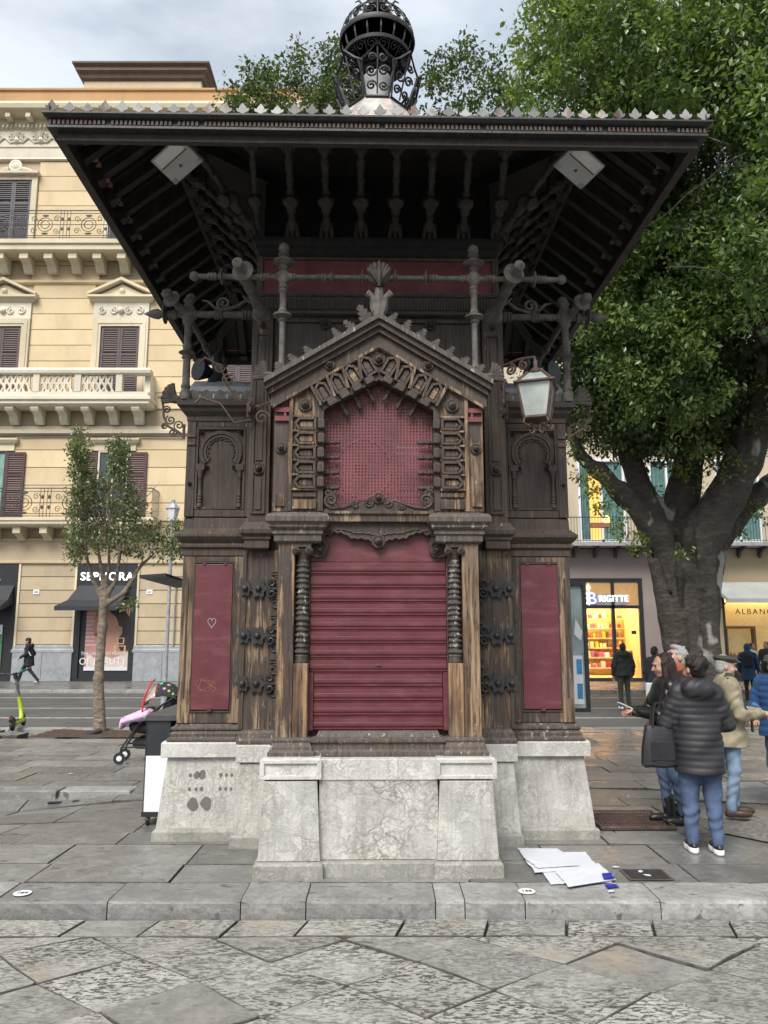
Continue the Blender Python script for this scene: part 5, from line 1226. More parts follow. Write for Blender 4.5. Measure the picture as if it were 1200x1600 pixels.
# ------------------------------------------------------------------ right-hand buildings
def glow_shop(name, x0, x1, z0, z1, parent, depth, col, st, seed, goods=True):
    r = random.Random(seed); w = empty(name, parent=parent)
    wallm = plain(name+'_wall', col, .8, .12, 2)
    MB().add([(x0, .15, z0), (x1, .15, z0), (x1, depth, z0), (x0, depth, z0), (x0, .15, z1), (x1, .15, z1), (x1, depth, z1), (x0, depth, z1)], [(0, 1, 2, 3), (7, 6, 5, 4), (3, 2, 6, 7), (0, 3, 7, 4), (1, 5, 6, 2)]).build('shop_interior', wallm, w)
    for k in range(3): MB().box(x0+.3, x1-.3, .5+k*(depth-.8)/3, .5+k*(depth-.8)/3+.35, z1-.08, z1-.03).build('ceiling_lamp', emis('lamp_warm', (1, .80, .48), st) if 'lamp_warm' not in bpy.data.materials else bpy.data.materials['lamp_warm'], w)
    if goods:
        cols = [(.5, .05, .04), (.7, .45, .06), (.45, .5, .05), (.6, .3, .2), (.75, .7, .55), (.15, .1, .08), (.6, .12, .2), (.8, .6, .3)]
        ms = [plain('goods%d' % k, c, .5, .2) for k, c in enumerate(cols)]; gmesh = {}
        for side, (gy, zs) in enumerate(((depth-.3, [.5, .95, 1.4, 1.85, 2.3, 2.75]), (1.1, [.55, 1.0]))):
            for z in zs:
                if z > z1-.5: continue
                MB().box(x0+.1, x1-.1, gy-.28, gy, z-.05, z).build('shelf', wallm, w)
                x = x0+.15
                while x < x1-.25:
                    ww, hh_ = r.choice((.12, .18, .24)), r.choice((.14, .2, .28)); key = (r.randrange(8), ww, hh_)
                    if key not in gmesh: gmesh[key] = MB().stack(0, ww*.85, -.09, .09, [(0, 0), (0, hh_*.7), (-.02, hh_)]).build('merchandise', ms[key[0]], w); o = gmesh[key]
                    else: o = inst('merchandise', gmesh[key], w)
                    o.location = (x, gy-.14, z+.002); x += ww+r.uniform(.0, .06)
    return w
B = empty('pink_building', (0, YF, 0), label='pinkish plaster building with lit gift shop and curtained balcony windows', cat='building')
M['pink'] = stucco('pink', (.36, .29, .265), (.30, .245, .225), .3); M['cream'] = stucco('cream', (.52, .44, .33), (.44, .37, .27), .5); M['beige'] = stucco('beige', (.50, .40, .26), (.42, .34, .22), .4)
def bp(name, mb, mat, parent=None, **k): return mb.build(name, M[mat] if isinstance(mat, str) else mat, parent or B, **k)
bx0, bx1, sx0, sx1, sz = XR+.02, 14.25, 7.3, 11.30, 4.42
bp('wall', MB().box(bx0, sx0, 0, 8, 0, 5.72).box(sx1, bx1, 0, 8, 0, 5.72).box(sx0, sx1, 0, 8, sz, 5.72), 'pink')
bp('upper_wall', MB().box(bx0, bx1, .3, 8, 5.722, 17), 'cream')
gs = glow_shop('gift_shop', sx0+.02, sx1-.02, .12, sz-.02, B, 3.2, (.78, .58, .28), 15., 5)
bp('shop_frame', MB().box(sx0, sx0+.16, -.02, .15, 0, sz).box(sx1-.18, sx1, -.03, .15, 0, sz).box(sx0+.16, sx1-.18, -.025, .15, sz-.16, sz).box(sx0+.16, sx1-.18, -.025, .15, 3.10, 3.24).box(9.92, 10.06, -.025, .15, .1, sz-.16).box(sx0+.16, sx1-.18, -.02, .15, 0, .14), 'black', gs)
bp('sign_band', MB().box(sx0+.16, sx1-.18, .02, .06, 3.24, sz-.16), plain('sign_amber', (.62, .36, .14), .3, .1), gs)
bp('sign_bar', MB().box(sx0+.16, sx1-.75, -.0, .018, 3.26, 3.74), plain('sign_grey', (.30, .29, .29), .4), gs)
text('sign_letters', 'JOU', .40, .02, M['sign_white'], (8.32, -.03, 3.40), gs); text('sign_letters', 'RIGITTE', .40, .02, M['sign_white'], (10.02, -.03, 3.40), gs, sx=.92)
bl_ = emis('sign_blue', (.35, .42, .95), 1.2)
text('emblem', 'B', .72, .02, bl_, (9.08, -.035, 3.30), gs); text('emblem', 'B', .72, .02, M['sign_white'], (8.80, -.03, 3.30), gs, sx=-1)
bp('emblem_tulip', MB().box(8.925, 8.955, -.04, -.01, 3.25, 4.0).prism([(8.94, 3.84), (8.86, 3.98), (8.88, 4.12), (8.94, 4.02)], -.04, -.02).prism([(8.94, 3.84), (9.02, 3.98), (9.0, 4.12), (8.94, 4.02)], -.04, -.02).prism([(8.90, 3.98), (8.94, 4.22), (8.98, 3.98)], -.045, -.041), 'sign_white', gs)
bp('door_handle', MB().box(10.75, 10.95, .0, .05, 2.0, 2.15), 'black', gs)
def upper_windows(x0, x1, parent, bpf, xs):
    b = empty('balcony', parent=parent)
    bpf('slab', MB().box(x0, x1, -.9, .29, 5.76, 5.92), plain('slab_grey', (.34, .34, .33), .7), b)
    br = None; x = x0+.4
    while x < x1:
        if br is None: br = bpf('balcony_bracket', MB().prism([(0, 0), (0, .35), (.75, .35), (.75, .28), (.3, .15), (.1, -.1)], -.05, .05), 'rail_iron', b); br.rotation_euler.z = -pi/2; br.location = (x, 0, 5.40)
        else: inst('balcony_bracket', br, b, (x, 0, 5.40), (0, 0, -pi/2))
        x += .92
    mb = MB().tube([(x0, -.86, 7.0), (x1, -.86, 7.0)], .025, 4).tube([(x0, -.86, 5.99), (x1, -.86, 5.99)], .018, 4)
    bpf('handrail', mb, 'rail_iron', b); bar = None; x = x0
    rb = MB()
    while x < x1: rb.tube([(x, -.86, 5.92), (x, -.86, 7.0)], .011, 4); x += .13
    bpf('rail_bars', rb, 'rail_iron', b, kind='stuff')
    for k, (a, c, lit) in enumerate(xs):
        w = empty('window', parent=parent)
        bpf('frame', MB().box(a-.1, a, .1, .34, 5.93, 9.85).box(c, c+.1, .1, .34, 5.93, 9.85).box(a, c, .1, .34, 9.7, 9.85).box((a+c)/2-.05, (a+c)/2+.05, .12, .25, 5.93, 9.7).box(a, c, .12, .25, 5.93, 6.15), 'white', w)
        bpf('glass', MB().box(a, c, .26, .29, 6.15, 9.7), emis('lit_room', (.80, .42, .10), .55) if lit and 'lit_room' not in bpy.data.materials else (bpy.data.materials['lit_room'] if lit else 'glass_dark'), w)
        cm = plain('green_curtain', (.10, .20, .19), .8, .3, 3) if 'green_curtain' not in bpy.data.materials else bpy.data.materials['green_curtain']
        for (u0, u1) in (((a, a+.42), ((a+c)/2+.05, c)) if lit else ((a, (a+c)/2-.05), ((a+c)/2+.05, c))):
            n = 16; F_, Bk = [], []
            cu = MB(); R = []
            for zz in (6.16, 9.69):
                R.append([(u0+(u1-u0)*i/n, .215+.03*sin(i*2.4), zz) for i in range(n+1)])
            cu.rings(R, close=False, caps=False); bpf('curtain', cu, cm, w, smooth=True)
upper_windows(bx0, bx1-.1, B, bp, [(8.80, 10.7, True), (12.0, 13.4, False), (4.5, 6.2, False), (1.0, 2.8, False)])
bp('wall_lamp', MB().lathe([(.06, 0), (.14, .05), (.16, .25), (.05, .32)], (9.95, .2, 6.9), n=10), emis('amber_lamp', (1, .7, .15), 2.5))
bp('flower_trough', MB().box(8.95, 9.75, -.95, -.7, 6.55, 6.75), plain('terracotta', (.30, .12, .07), .8))
Cc = empty('beige_building', (0, YF, 0), label='beige building with lit jewellery shop under a pale awning, far right', cat='building')
def cp(name, mb, mat, parent=None, **k): return mb.build(name, M[mat] if isinstance(mat, str) else mat, parent or Cc, **k)
ax0, ax1 = 14.75, 20.6
cp('wall', MB().box(bx1+.02, ax0, 0, 8, 0, 5.72).box(ax1, 34, 0, 8, 0, 5.72).box(ax0, ax1, 0, 8, 3.95, 5.72), 'beige')
cp('upper_wall', MB().box(bx1+.02, 34, .3, 8, 5.722, 17), 'cream')
cp('socle', MB().box(bx1+.02, ax0-.02, -.05, .05, 0, .9), 'grey_marble')
js = glow_shop('jewel_shop', ax0+.02, ax1-.02, .3, 3.93, Cc, 2.2, (.82, .66, .34), 15., 6, goods=False)
for q in (ax0, 17.2, 18.3, ax1-.1): cp('shop_frame', MB().box(q, q+.1, -.02, .15, .0 if q in (ax0, ax1-.1) else .75, 3.95), 'black', js)
cp('stall_riser', MB().box(ax0+.1, 18.3, -.015, .15, 0, .75), 'black', js)
cp('display_backdrop', MB().box(ax0+.1, 17.2, .75, .8, .75, 3.9), plain('display_cream', (.80, .66, .36), .7, .08), js)
cp('display_case', MB().band([(14.95, .95), (16.3, .95), (16.3, 2.35), (14.95, 2.35)], [(15.06, 1.1), (16.19, 1.1), (16.19, 2.24), (15.06, 2.24)], .35, .6, closed=True), plain('walnut', (.20, .10, .045), .5), js)
for k in range(6): cp('jewel', MB().lathe([(.03, 0), (.05, .02), (.05, .07), (.02, .1)], (15.2+k*.17, .5, 1.11), n=8), plain('gold%d' % k, (.55, .38, .12), .3, .2, 5, .8), js, smooth=True)
text('sign_letters', 'ALBANO', .34, .01, M['black'], (16.12, -.01, 2.86), js, spacing=1.35)
aw = plain('awning_pale', (.42, .42, .40), .8, .12, 1)
cp('awning', MB().rings([[(ax0-.25, -1.2, 3.30), (ax0-.25, -1.2, 3.48), (ax0-.55, -.05, 4.25), (ax0-.55, -.05, 4.18)], [(ax1, -1.2, 3.30), (ax1, -1.2, 3.48), (ax1, -.05, 4.25), (ax1, -.05, 4.18)]]), aw, js)
text('awning_letters', 'ALBANO', .30, .004, M['iron_dust'], (17.1, -.985, 3.66), js, rot=(radians(34), 0, 0), spacing=1.35, align='CENTER')
cp('awning_arm', MB().tube([(ax0-.2, -1.1, 3.4), (ax0-.4, -.1, 2.85)], .02, 5), 'rail_iron', js)
cp('intercom', MB().box(14.38, 14.55, -.05, 0, 1.85, 2.05).box(14.38, 14.55, -.05, 0, 1.58, 1.80), plain('steel', (.35, .38, .40), .4, .1, 4, .6), bevel=.01)
text('street_number', '453', .13, .005, M['black'], (14.45, -.006, 3.02), Cc)
upper_windows(bx1+.02, 33.8, Cc, cp, [(15.0, 16.75, False), (19.0, 20.8, False), (23, 24.8, False)])
# ------------------------------------------------------------------ smooth bodies: blended round cones and ellipsoids meshed on a grid
def cone(a, b, ra, rb, k=.03, m=0, sc=(1, 1, 1), **o): return dict(t='c', a=np.array(a, float), b=np.array(b, float), ra=ra, rb=rb, k=k, m=m, sc=np.array(sc, float), **o)
def ell(c, r, k=.02, m=0, R=None, **o): return dict(t='e', c=np.array(c, float), r=np.array(r, float), k=k, m=m, R=R, **o)
def sdf_mesh(prims, vox, zmin=None, zmax=None):
    lo = np.full(3, 1e9); hi = -lo
    for p in prims:
        if p['t'] == 'c':
            R = max(p['ra'], p['rb'])*max(1, p['sc'].max()) + p['k']*.3
            pl, ph = np.minimum(p['a'], p['b'])-R, np.maximum(p['a'], p['b'])+R
        else: R = p['r'].max()+p['k']*.3; pl, ph = p['c']-R, p['c']+R
        p['lo'], p['hi'] = pl, ph; lo, hi = np.minimum(lo, pl), np.maximum(hi, ph)
    lo = lo-2*vox; n = np.ceil((hi-lo)/vox).astype(int)+3
    D = np.full(n, 9.0, np.float32); Md = np.full(n, 9.0, np.float32); Mt = np.zeros(n, np.int16)
    for p in prims:
        mg = max(p['k'], 3*vox)+vox
        i0 = np.maximum(0, np.floor((p['lo']-mg-lo)/vox).astype(int)); i1 = np.minimum(n, np.ceil((p['hi']+mg-lo)/vox).astype(int)+1)
        ax = [lo[q]+vox*np.arange(i0[q], i1[q]) for q in range(3)]
        P = np.stack(np.meshgrid(*ax, indexing='ij'), -1)
        if p['t'] == 'c':
            s = p['sc']; Q = (P-p['a'])/s; e = (p['b']-p['a'])/s; L2 = max(1e-12, float(e @ e))
            t = np.clip((Q @ e)/L2, 0, 1); r = p['ra']+(p['rb']-p['ra'])*t
            d = (np.linalg.norm(Q-t[..., None]*e, axis=-1)-r)*float(s.min())
        else:
            Q = P-p['c']
            if p['R'] is not None: Q = Q @ np.array(p['R'])          # into the ellipsoid's own axes
            k0 = np.linalg.norm(Q/p['r'], axis=-1); k1 = np.linalg.norm(Q/(p['r']**2), axis=-1)+1e-9
            d = k0*(k0-1)/k1
            d = np.where(k0 < 1e-3, -p['r'].min(), d)
        if 'quilt' in p:
            am, pt, axis = p['quilt']; zz = P[..., 2] if axis == 'z' else (t*math.sqrt(L2) if p['t'] == 'c' else P[..., 2])
            d = d - am*(np.abs(np.sin(np.pi*zz/pt))**.6 - .5)
        if 'fold' in p:
            am, fx, fz = p['fold']; d = d - am*np.sin(P[..., 2]*fz+P[..., 0]*fx*1.3+2.1*np.sin(P[..., 1]*fx+P[..., 2]*fz*.4))
        sl = tuple(slice(i0[q], i1[q]) for q in range(3)); a = D[sl]; k = p['k']
        h = np.clip(.5+.5*(a-d)/k, 0, 1); D[sl] = a*(1-h)+d*h-k*h*(1-h)
        near = d < Md[sl]; Mt[sl] = np.where(near, p['m'], Mt[sl]); Md[sl] = np.where(near, d, Md[sl])
    zz = lo[2]+vox*np.arange(n[2])
    if zmin is not None: D = np.maximum(D, (zmin-zz)[None, None, :])
    if zmax is not None: D = np.maximum(D, (zz-zmax)[None, None, :])
    S = D < 0; nx, ny, nz = n
    acc = np.zeros((nx*ny*nz, 3)); cnt = np.zeros(nx*ny*nz); edges = []
    def lin(i): return (i[:, 0]*ny+i[:, 1])*nz+i[:, 2]
    for q in range(3):
        s0 = [slice(None)]*3; s1 = [slice(None)]*3; s0[q] = slice(0, -1); s1[q] = slice(1, None)
        A_, B_ = D[tuple(s0)], D[tuple(s1)]; E = np.argwhere((A_ < 0) != (B_ < 0))
        ok = np.all((E > 0) & (E < n-1), axis=1); E = E[ok]
        av, bv = A_[tuple(E.T)], B_[tuple(E.T)]; t = av/(av-bv); pos = E.astype(float); pos[:, q] += t
        u, v = [(1, 2), (2, 0), (0, 1)][q]; cells = []
        for du, dv in ((0, 0), (1, 0), (1, 1), (0, 1)):
            c = E.copy(); c[:, u] -= du; c[:, v] -= dv; ci = lin(c); cells.append(ci)
            np.add.at(acc, ci, pos); np.add.at(cnt, ci, 1)
        ins = E.copy(); ins[:, q] += (av >= 0)
        edges.append((np.stack(cells, 1), av < 0, Mt[tuple(ins.T)]))
    used = np.nonzero(cnt)[0]; idx = np.full(nx*ny*nz, -1); idx[used] = np.arange(len(used))
    V = lo+vox*(acc[used]/cnt[used][:, None]); F, MM = [], []
    for c, neg, m in edges:
        f = idx[c]; f[~neg] = f[~neg][:, ::-1]; F.append(f[:, ::-1][:, ::-1]); MM.append(m)
    F = np.concatenate(F); MM = np.concatenate(MM)
    return V, F, MM
def np_mesh(name, V, F, mats, MM=None, smooth=True):
    me = bpy.data.meshes.new(name); nf, k = F.shape
    me.vertices.add(len(V)); me.vertices.foreach_set('co', np.ascontiguousarray(V, np.float32).ravel())
    me.loops.add(nf*k); me.loops.foreach_set('vertex_index', np.ascontiguousarray(F, np.int32).ravel())
    me.polygons.add(nf); me.polygons.foreach_set('loop_start', np.arange(0, nf*k, k, dtype=np.int32))
    try: me.polygons.foreach_set('loop_total', np.full(nf, k, np.int32))
    except Exception: pass
    for m in mats: me.materials.append(m)
    if MM is not None: me.polygons.foreach_set('material_index', MM.astype(np.int32))
    me.polygons.foreach_set('use_smooth', np.full(nf, smooth)); me.update(calc_edges=True); me.validate()
    return me
def sdf_obj(name, prims, vox, mats, parent=None, zmin=None, zmax=None, relax=1, **k):
    V, F, MM = sdf_mesh(prims, vox, zmin, zmax)
    for _ in range(relax):
        s = np.zeros_like(V); c = np.zeros(len(V))
        for i in range(4):
            a, b = F[:, i], F[:, (i+1) % 4]; np.add.at(s, a, V[b]); np.add.at(c, a, 1); np.add.at(s, b, V[a]); np.add.at(c, b, 1)
        V = V*.6+.4*s/np.maximum(c, 1)[:, None]
    o = bpy.data.objects.new(name, np_mesh(name, V, F, mats, MM)); COL.objects.link(o); o.parent = parent
    return tag(o, **k)
# ------------------------------------------------------------------ trees
def leafmat(name, dark, light, trans):
    t = NT(name); g = t.n('ShaderNodeNewGeometry'); t.vec()
    col = t.mix(g.outputs['Random Per Island'], dark, light)
    col = t.mix(t.ramp(t.noise(1.4, 3), (.42, 0.), (.64, .7)), col, (light[0]*1.6, light[1]*1.35, light[2]*1.1))
    t.fin(col, .36); t.b.inputs['Specular IOR Level'].default_value = .75
    tr = t.n('ShaderNodeBsdfTranslucent'); t.l(t.mix(1., col, (1.5, 1.7, .7), 'MULTIPLY'), tr.inputs['Color'])
    mx_ = t.n('ShaderNodeMixShader'); mx_.inputs[0].default_value = trans
    t.l(t.b.outputs[0], mx_.inputs[1]); t.l(tr.outputs[0], mx_.inputs[2]); t.l(mx_.outputs[0], t.out.inputs['Surface'])
    return t.mat
def barkmat(name, a, b, pale=.0):
    t = NT(name); n1 = t.noise(1.5, 6, .65); n2 = t.noise(1, 6, .65, t.map((6, 6, 14)))
    col = t.mix(t.ramp(n1, (.3, 0.), (.7, 1.)), a, b)
    col = t.mix(t.ramp(n2, (.45, .55), (.62, 0.)), col, tuple(x*.4 for x in a))
    if pale: col = t.mix(t.ramp(t.noise(1.1, 3, .5, t.map((1, 1, .6))), (.70-pale, 0.), (.73-pale, 1.)), col, (.40, .385, .35))
    t.bump(t.math('ADD', n2, t.math('ADD', n1, t.noise(9, 7, .7))), 1., .06); return t.fin(col, .85)
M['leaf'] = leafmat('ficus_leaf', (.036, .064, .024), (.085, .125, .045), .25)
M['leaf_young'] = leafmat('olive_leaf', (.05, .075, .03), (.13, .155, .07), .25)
M['bark'] = barkmat('ficus_bark', (.070, .058, .047), (.135, .117, .098), .085)
M['bark_young'] = barkmat('young_bark', (.27, .21, .155), (.36, .29, .22))
nr = np.random.default_rng(11)
def leaves(C, N, size, spread, droop=.35):
    "leaf-sized folded rhombi round the cluster centres C, N per cluster"
    n = len(C)*N; c = np.repeat(C, N, 0); off = nr.normal(size=(n, 3)); off /= np.linalg.norm(off, axis=1)[:, None]
    off *= (nr.random((n, 1))**.55)*spread*np.repeat(nr.uniform(.6, 1.35, (len(C), 1)), N, 0); off[:, 2] *= .8
    p = c+off; d = off/(spread+1e-6)*.6+nr.normal(size=(n, 3))*.7; d[:, 2] -= droop; d /= np.linalg.norm(d, axis=1)[:, None]
    up = nr.normal(size=(n, 3))*.55+np.array([0, -.15, 1.]); s = np.cross(d, up); s /= np.linalg.norm(s, axis=1)[:, None]+1e-9; nn = np.cross(s, d)
    L = size*nr.uniform(.7, 1.25, (n, 1)); Wd = L*.25
    V = np.stack([p, p+d*L*.5+s*Wd+nn*L*.06, p+d*L, p+d*L*.5-s*Wd+nn*L*.06], 1).reshape(-1, 3)
    b = np.arange(n)*4; F = np.concatenate([np.stack([b, b+1, b+2], 1), np.stack([b, b+2, b+3], 1)])
    return V, F
def crown(name, C, N, size, spread, mat, parent, loc=None):
    V, F = leaves(C, N, size, spread)
    if loc is not None: V = V-np.array(loc)
    o = bpy.data.objects.new(name, np_mesh(name, V, F, [mat], smooth=False)); COL.objects.link(o); o.parent = parent
    return tag(o, kind='stuff')
def in_ell(n, c, r, shell=.5):
    d = nr.normal(size=(n, 3)); d /= np.linalg.norm(d, axis=1)[:, None]
    rad = shell+(1-shell)*nr.random((n, 1))**.7
    return np.array(c)+d*rad*np.array(r)
def keep_gaps(C, s, th, seed):
    "leave hollows in the crown: drop clusters where a sum of waves is low"
    r = np.random.default_rng(seed); v = np.zeros(len(C))
    for _ in range(7):
        k = r.normal(size=3)*s; v += np.sin(C @ k + r.uniform(0, 6.28))
    return C[v > th]
def limb(pts, rad, k=.07, m=0):
    return [cone(pts[i], pts[i+1], rad[i], rad[i+1], k, m) for i in range(len(pts)-1)]
# big ficus on the right
TX, TY = 6.85, 17.6
tr = empty('ficus_tree', (TX, TY, 0), label='huge ficus tree with a fluted grey trunk right of the kiosk', cat='tree')
def tp(px, py, dy=0): v = at(px, py, TY+dy); return (v.x-TX, v.y-TY, v.z)
pr = limb([(0, 0, -.3), (-.02, 0, .8), (-.05, 0, 2.2), (-.05, 0, 3.6)], [.50, .32, .30, .32], .1)
pr += limb([(-.45, -.1, -.3), (-.32, -.15, 1.2), (-.34, -.1, 3.2), tp(1032, 840)], [.24, .17, .21, .28])
pr += limb([(.35, -.25, -.3), (.30, -.3, 1.5), (.28, -.25, 3.2), tp(1095, 840, -.2)], [.28, .22, .27, .38])
pr += limb([(.62, .1, -.3), (.5, .15, 1.2), (.62, .1, 2.8), tp(1122, 840, .4)], [.2, .14, .17, .23])
pr += limb([(0, -.5, -.3), (-.05, -.42, 1.3), (0, -.35, 3.2)], [.24, .17, .2])
pr += limb([(-.9, -.6, -.35), (-.6, -.4, .15), (-.35, -.3, .9)], [.14, .2, .2]) + limb([(.95, -.5, -.35), (.6, -.3, .2), (.4, -.2, .9)], [.14, .2, .2]) + limb([(-1.2, .0, -.3), (-.8, -.2, .1), (-.4, -.1, .8)], [.1, .18, .2])
pr += limb([tp(1030, 840), tp(1000, 800), tp(965, 765), tp(935, 735), tp(905, 712), tp(880, 640, -.8)], [.32, .24, .22, .18, .14, .09])
pr += limb([tp(1040, 835, .1), tp(1005, 770, .3), tp(985, 715, .4), tp(965, 640, .5), tp(950, 540, .5)], [.32, .27, .23, .18, .1])
pr += limb([tp(1065, 840, .3), tp(1066, 780, .4), tp(1075, 720, .5), tp(1078, 640, .6), tp(1070, 480, 0), tp(1040, 330, -1)], [.45, .38, .34, .26, .18, .08])
pr += limb([tp(1095, 840, -.2), tp(1130, 785, -.3), tp(1160, 725, -.4), tp(1182, 650, -.5), tp(1200, 560, -.5), tp(1215, 420, -.8), tp(1180, 250, -2)], [.50, .42, .40, .37, .30, .24, .12])
pr += limb([tp(1115, 845, .5), tp(1165, 790, .9), tp(1215, 750, 1.2), tp(1300, 640, 1.5), tp(1380, 450, 1.)], [.35, .28, .26, .22, .12])
pr += limb([tp(1200, 540, -.5), tp(1160, 470, -1.5), tp(1130, 420, -3)], [.2, .15, .08])
rt = random.Random(8)
for k in range(26):         # fused aerial roots make the trunk fluted
    a0_ = 2*pi*k/26+rt.uniform(-.1, .1); w_ = rt.uniform(-.35, .35); q_, r_l = [], []
    for j in range(8):
        z = -.2+j*.62; R0 = (.58, .43, .38, .41, .48, .58, .68, .78)[j]; a_ = a0_+w_*j/7+.12*sin(j*1.3+k)
        q_.append((-.05+R0*cos(a_)*1.08, R0*sin(a_)*.85, z)); r_l.append(rt.uniform(.05, .11)*(1.5 if j == 0 else 1))
    pr += limb(q_[:rt.choice((5, 6, 7, 8))], r_l, .045)
for p in pr: p['fold'] = (.028, 9., 1.4)
sdf_obj('trunk', pr, .05, [M['bark']], tr, relax=1)
br_ = MB()
for a, b in ((tp(1160, 725, -.4), tp(1135, 700, -.75)),): br_.tube([a, b], [.16, .12], 8)
rr_ = random.Random(4)
for k in range(46):       # bare twigs in the upper crown
    p0 = Vector(tp(rr_.uniform(1040, 1190), rr_.uniform(60, 420), rr_.uniform(-5, -1))); q_ = [p0]
    d = Vector((rr_.uniform(-1, 1), rr_.uniform(-.8, .4), rr_.uniform(-.6, .9))).normalized()
    for i in range(5): d = (d+Vector((rr_.gauss(0, .35), rr_.gauss(0, .3), rr_.gauss(0, .35)))).normalized(); q_.append(q_[-1]+d*.42)
    br_.tube(q_, [.022, .02, .017, .013, .009, .005], 4)
br_.build('twigs', M['bark'], tr, smooth=True, kind='stuff')
TL = (TX, TY, 0)
def px_of(C):
    d = C[:, 1]*cos(PITCH)+(C[:, 2]-EYE)*sin(PITCH); u = -C[:, 1]*sin(PITCH)+(C[:, 2]-EYE)*cos(PITCH)
    return 600+F_PX*C[:, 0]/d, 800-F_PX*u/d
def trim(C, low):
    C = C[~((np.abs(C[:, 0]) < 3.6) & (C[:, 1] < 11.8) & (C[:, 2] < 8.3))]              # clear of the kiosk roof
    C = C[C[:, 2] > low + .45*np.sin(C[:, 0]*2.1+C[:, 1])]
    px, py = px_of(C); lx = np.interp(py, [520, 640, 720, 790], [1205, 1185, 1162, 1130])
    return C[~((py > 500) & (np.abs(px-lx) < 34) & (C[:, 1] < TY+.6))]                      # the great limb stays bare
Cin = trim(np.concatenate([in_ell(3600, (9.5, 18.6, 13.0), (6.2, 4.6, 6.6), .3), in_ell(1700, (7.0, 17.9, 8.8), (3.7, 2.3, 3.0), .2), in_ell(1300, (7.0, 17.6, 7.4), (3.5, 1.6, 1.5), .1), in_ell(500, (5.8, 14.6, 13.0), (2.5, 2.0, 2.2), .2)]), 5.95)
crown('crown', Cin, 34, .125, .48, M['leaf'], tr, TL)  # inner clusters get the darker leaf, crown shade put into the colour
Co = np.concatenate([in_ell(4200, (9.4, 17.6, 13.2), (6.7, 5.6, 7.2), .80), in_ell(2300, (6.9, 16.6, 8.9), (3.8, 2.8, 3.4), .55), in_ell(1100, (8.0, 11.6, 9.9), (3.0, 2.6, 3.7), .45), in_ell(1500, (5.6, 14.0, 13.2), (3.1, 2.6, 2.8), .55), in_ell(800, (9., 13.2, 14.5), (4, 3.5, 3.), .6), in_ell(700, (5.6, 15.2, 9.6), (2.3, 1.8, 2.3), .5)])
Co = trim(keep_gaps(Co, 1.9, .2, 5), 5.9)
crown('leaf_clumps', Co, 40, .13, .36, leafmat('ficus_lit_leaf', (.052, .098, .034), (.160, .235, .080), .32), tr, TL)  # brighter copy of the leaf, lit look of the outer clumps in its colour
S_ = []
for px, py, dy, n in ((905, 745, -.3, 5), (925, 770, -.4, 6), (945, 790, -.4, 7), (935, 745, -.3, 5), (960, 815, -.3, 6), (985, 840, -.4, 6), (1005, 850, -.4, 4), (1065, 855, -.9, 3), (1075, 690, .1, 6), (1060, 650, 0, 6), (1050, 625, 0, 5), (1065, 735, -.1, 7), (1085, 745, 0, 6), (1100, 700, .1, 5), (1130, 725, -.9, 3), (1150, 735, -.9, 3), (1170, 670, -.9, 4), (1195, 590, -.9, 6), (1195, 700, .4, 6), (1180, 800, .5, 5), (1150, 835, .5, 4), (1030, 770, .2, 3), (1110, 640, 0, 5), (890, 700, -.3, 5), (910, 690, -.3, 5)):
    for k in range(n): v = at(px+rr_.uniform(-15, 15), py+rr_.uniform(-14, 14), TY+dy+rr_.uniform(-.3, .2)); S_.append(tuple(v))
crown('sprigs', np.array(S_), 16, .11, .24, leafmat('ficus_young_leaf', (.07, .12, .02), (.15, .20, .045), .35), tr, TL)
# a second ficus behind the kiosk, only its top shows over the roof
t2 = empty('ficus_tree', (-.2, 15.6, 0), label='ficus tree behind the kiosk, its leafy top showing over the roof', cat='tree')
sdf_obj('trunk', limb([(0, 0, -.3), (0, 0, 4), (-.5, 0, 8), (-1.4, 0, 11.5)], [.45, .35, .25, .08]) + limb([(0, 0, 4), (.6, 0, 8), (1.5, 0, 11.5)], [.3, .22, .08]), .09, [M['bark']], t2)
C = np.concatenate([in_ell(230, (-1.7, 15.6, 12.8), (2.0, 1.4, 1.7), .3), in_ell(120, (1.75, 15.6, 12.9), (1.2, 1.2, 1.7), .3), in_ell(60, (-.6, 15.6, 13.6), (.6, .8, 1.0), .3), in_ell(45, (-2.9, 15.6, 13.3), (.6, .6, .9), .2)])
for cx, cz, n in ((-2.9, 14.6, 7), (-2.0, 14.9, 9), (-1.2, 15.1, 9), (-.75, 15.2, 6), (1.2, 14.8, 7), (1.9, 15.3, 9), (2.4, 14.6, 6), (-2.5, 14.2, 6)):
    C = np.concatenate([C, np.stack([cx+nr.normal(size=n)*.16, 15.6+nr.normal(size=n)*.2, cz-np.arange(n)*.14], 1)])
C = keep_gaps(C, 1.8, -1.4, 9)
crown('crown', C, 46, .12, .34, M['leaf'], t2, (-.2, 15.6, 0))
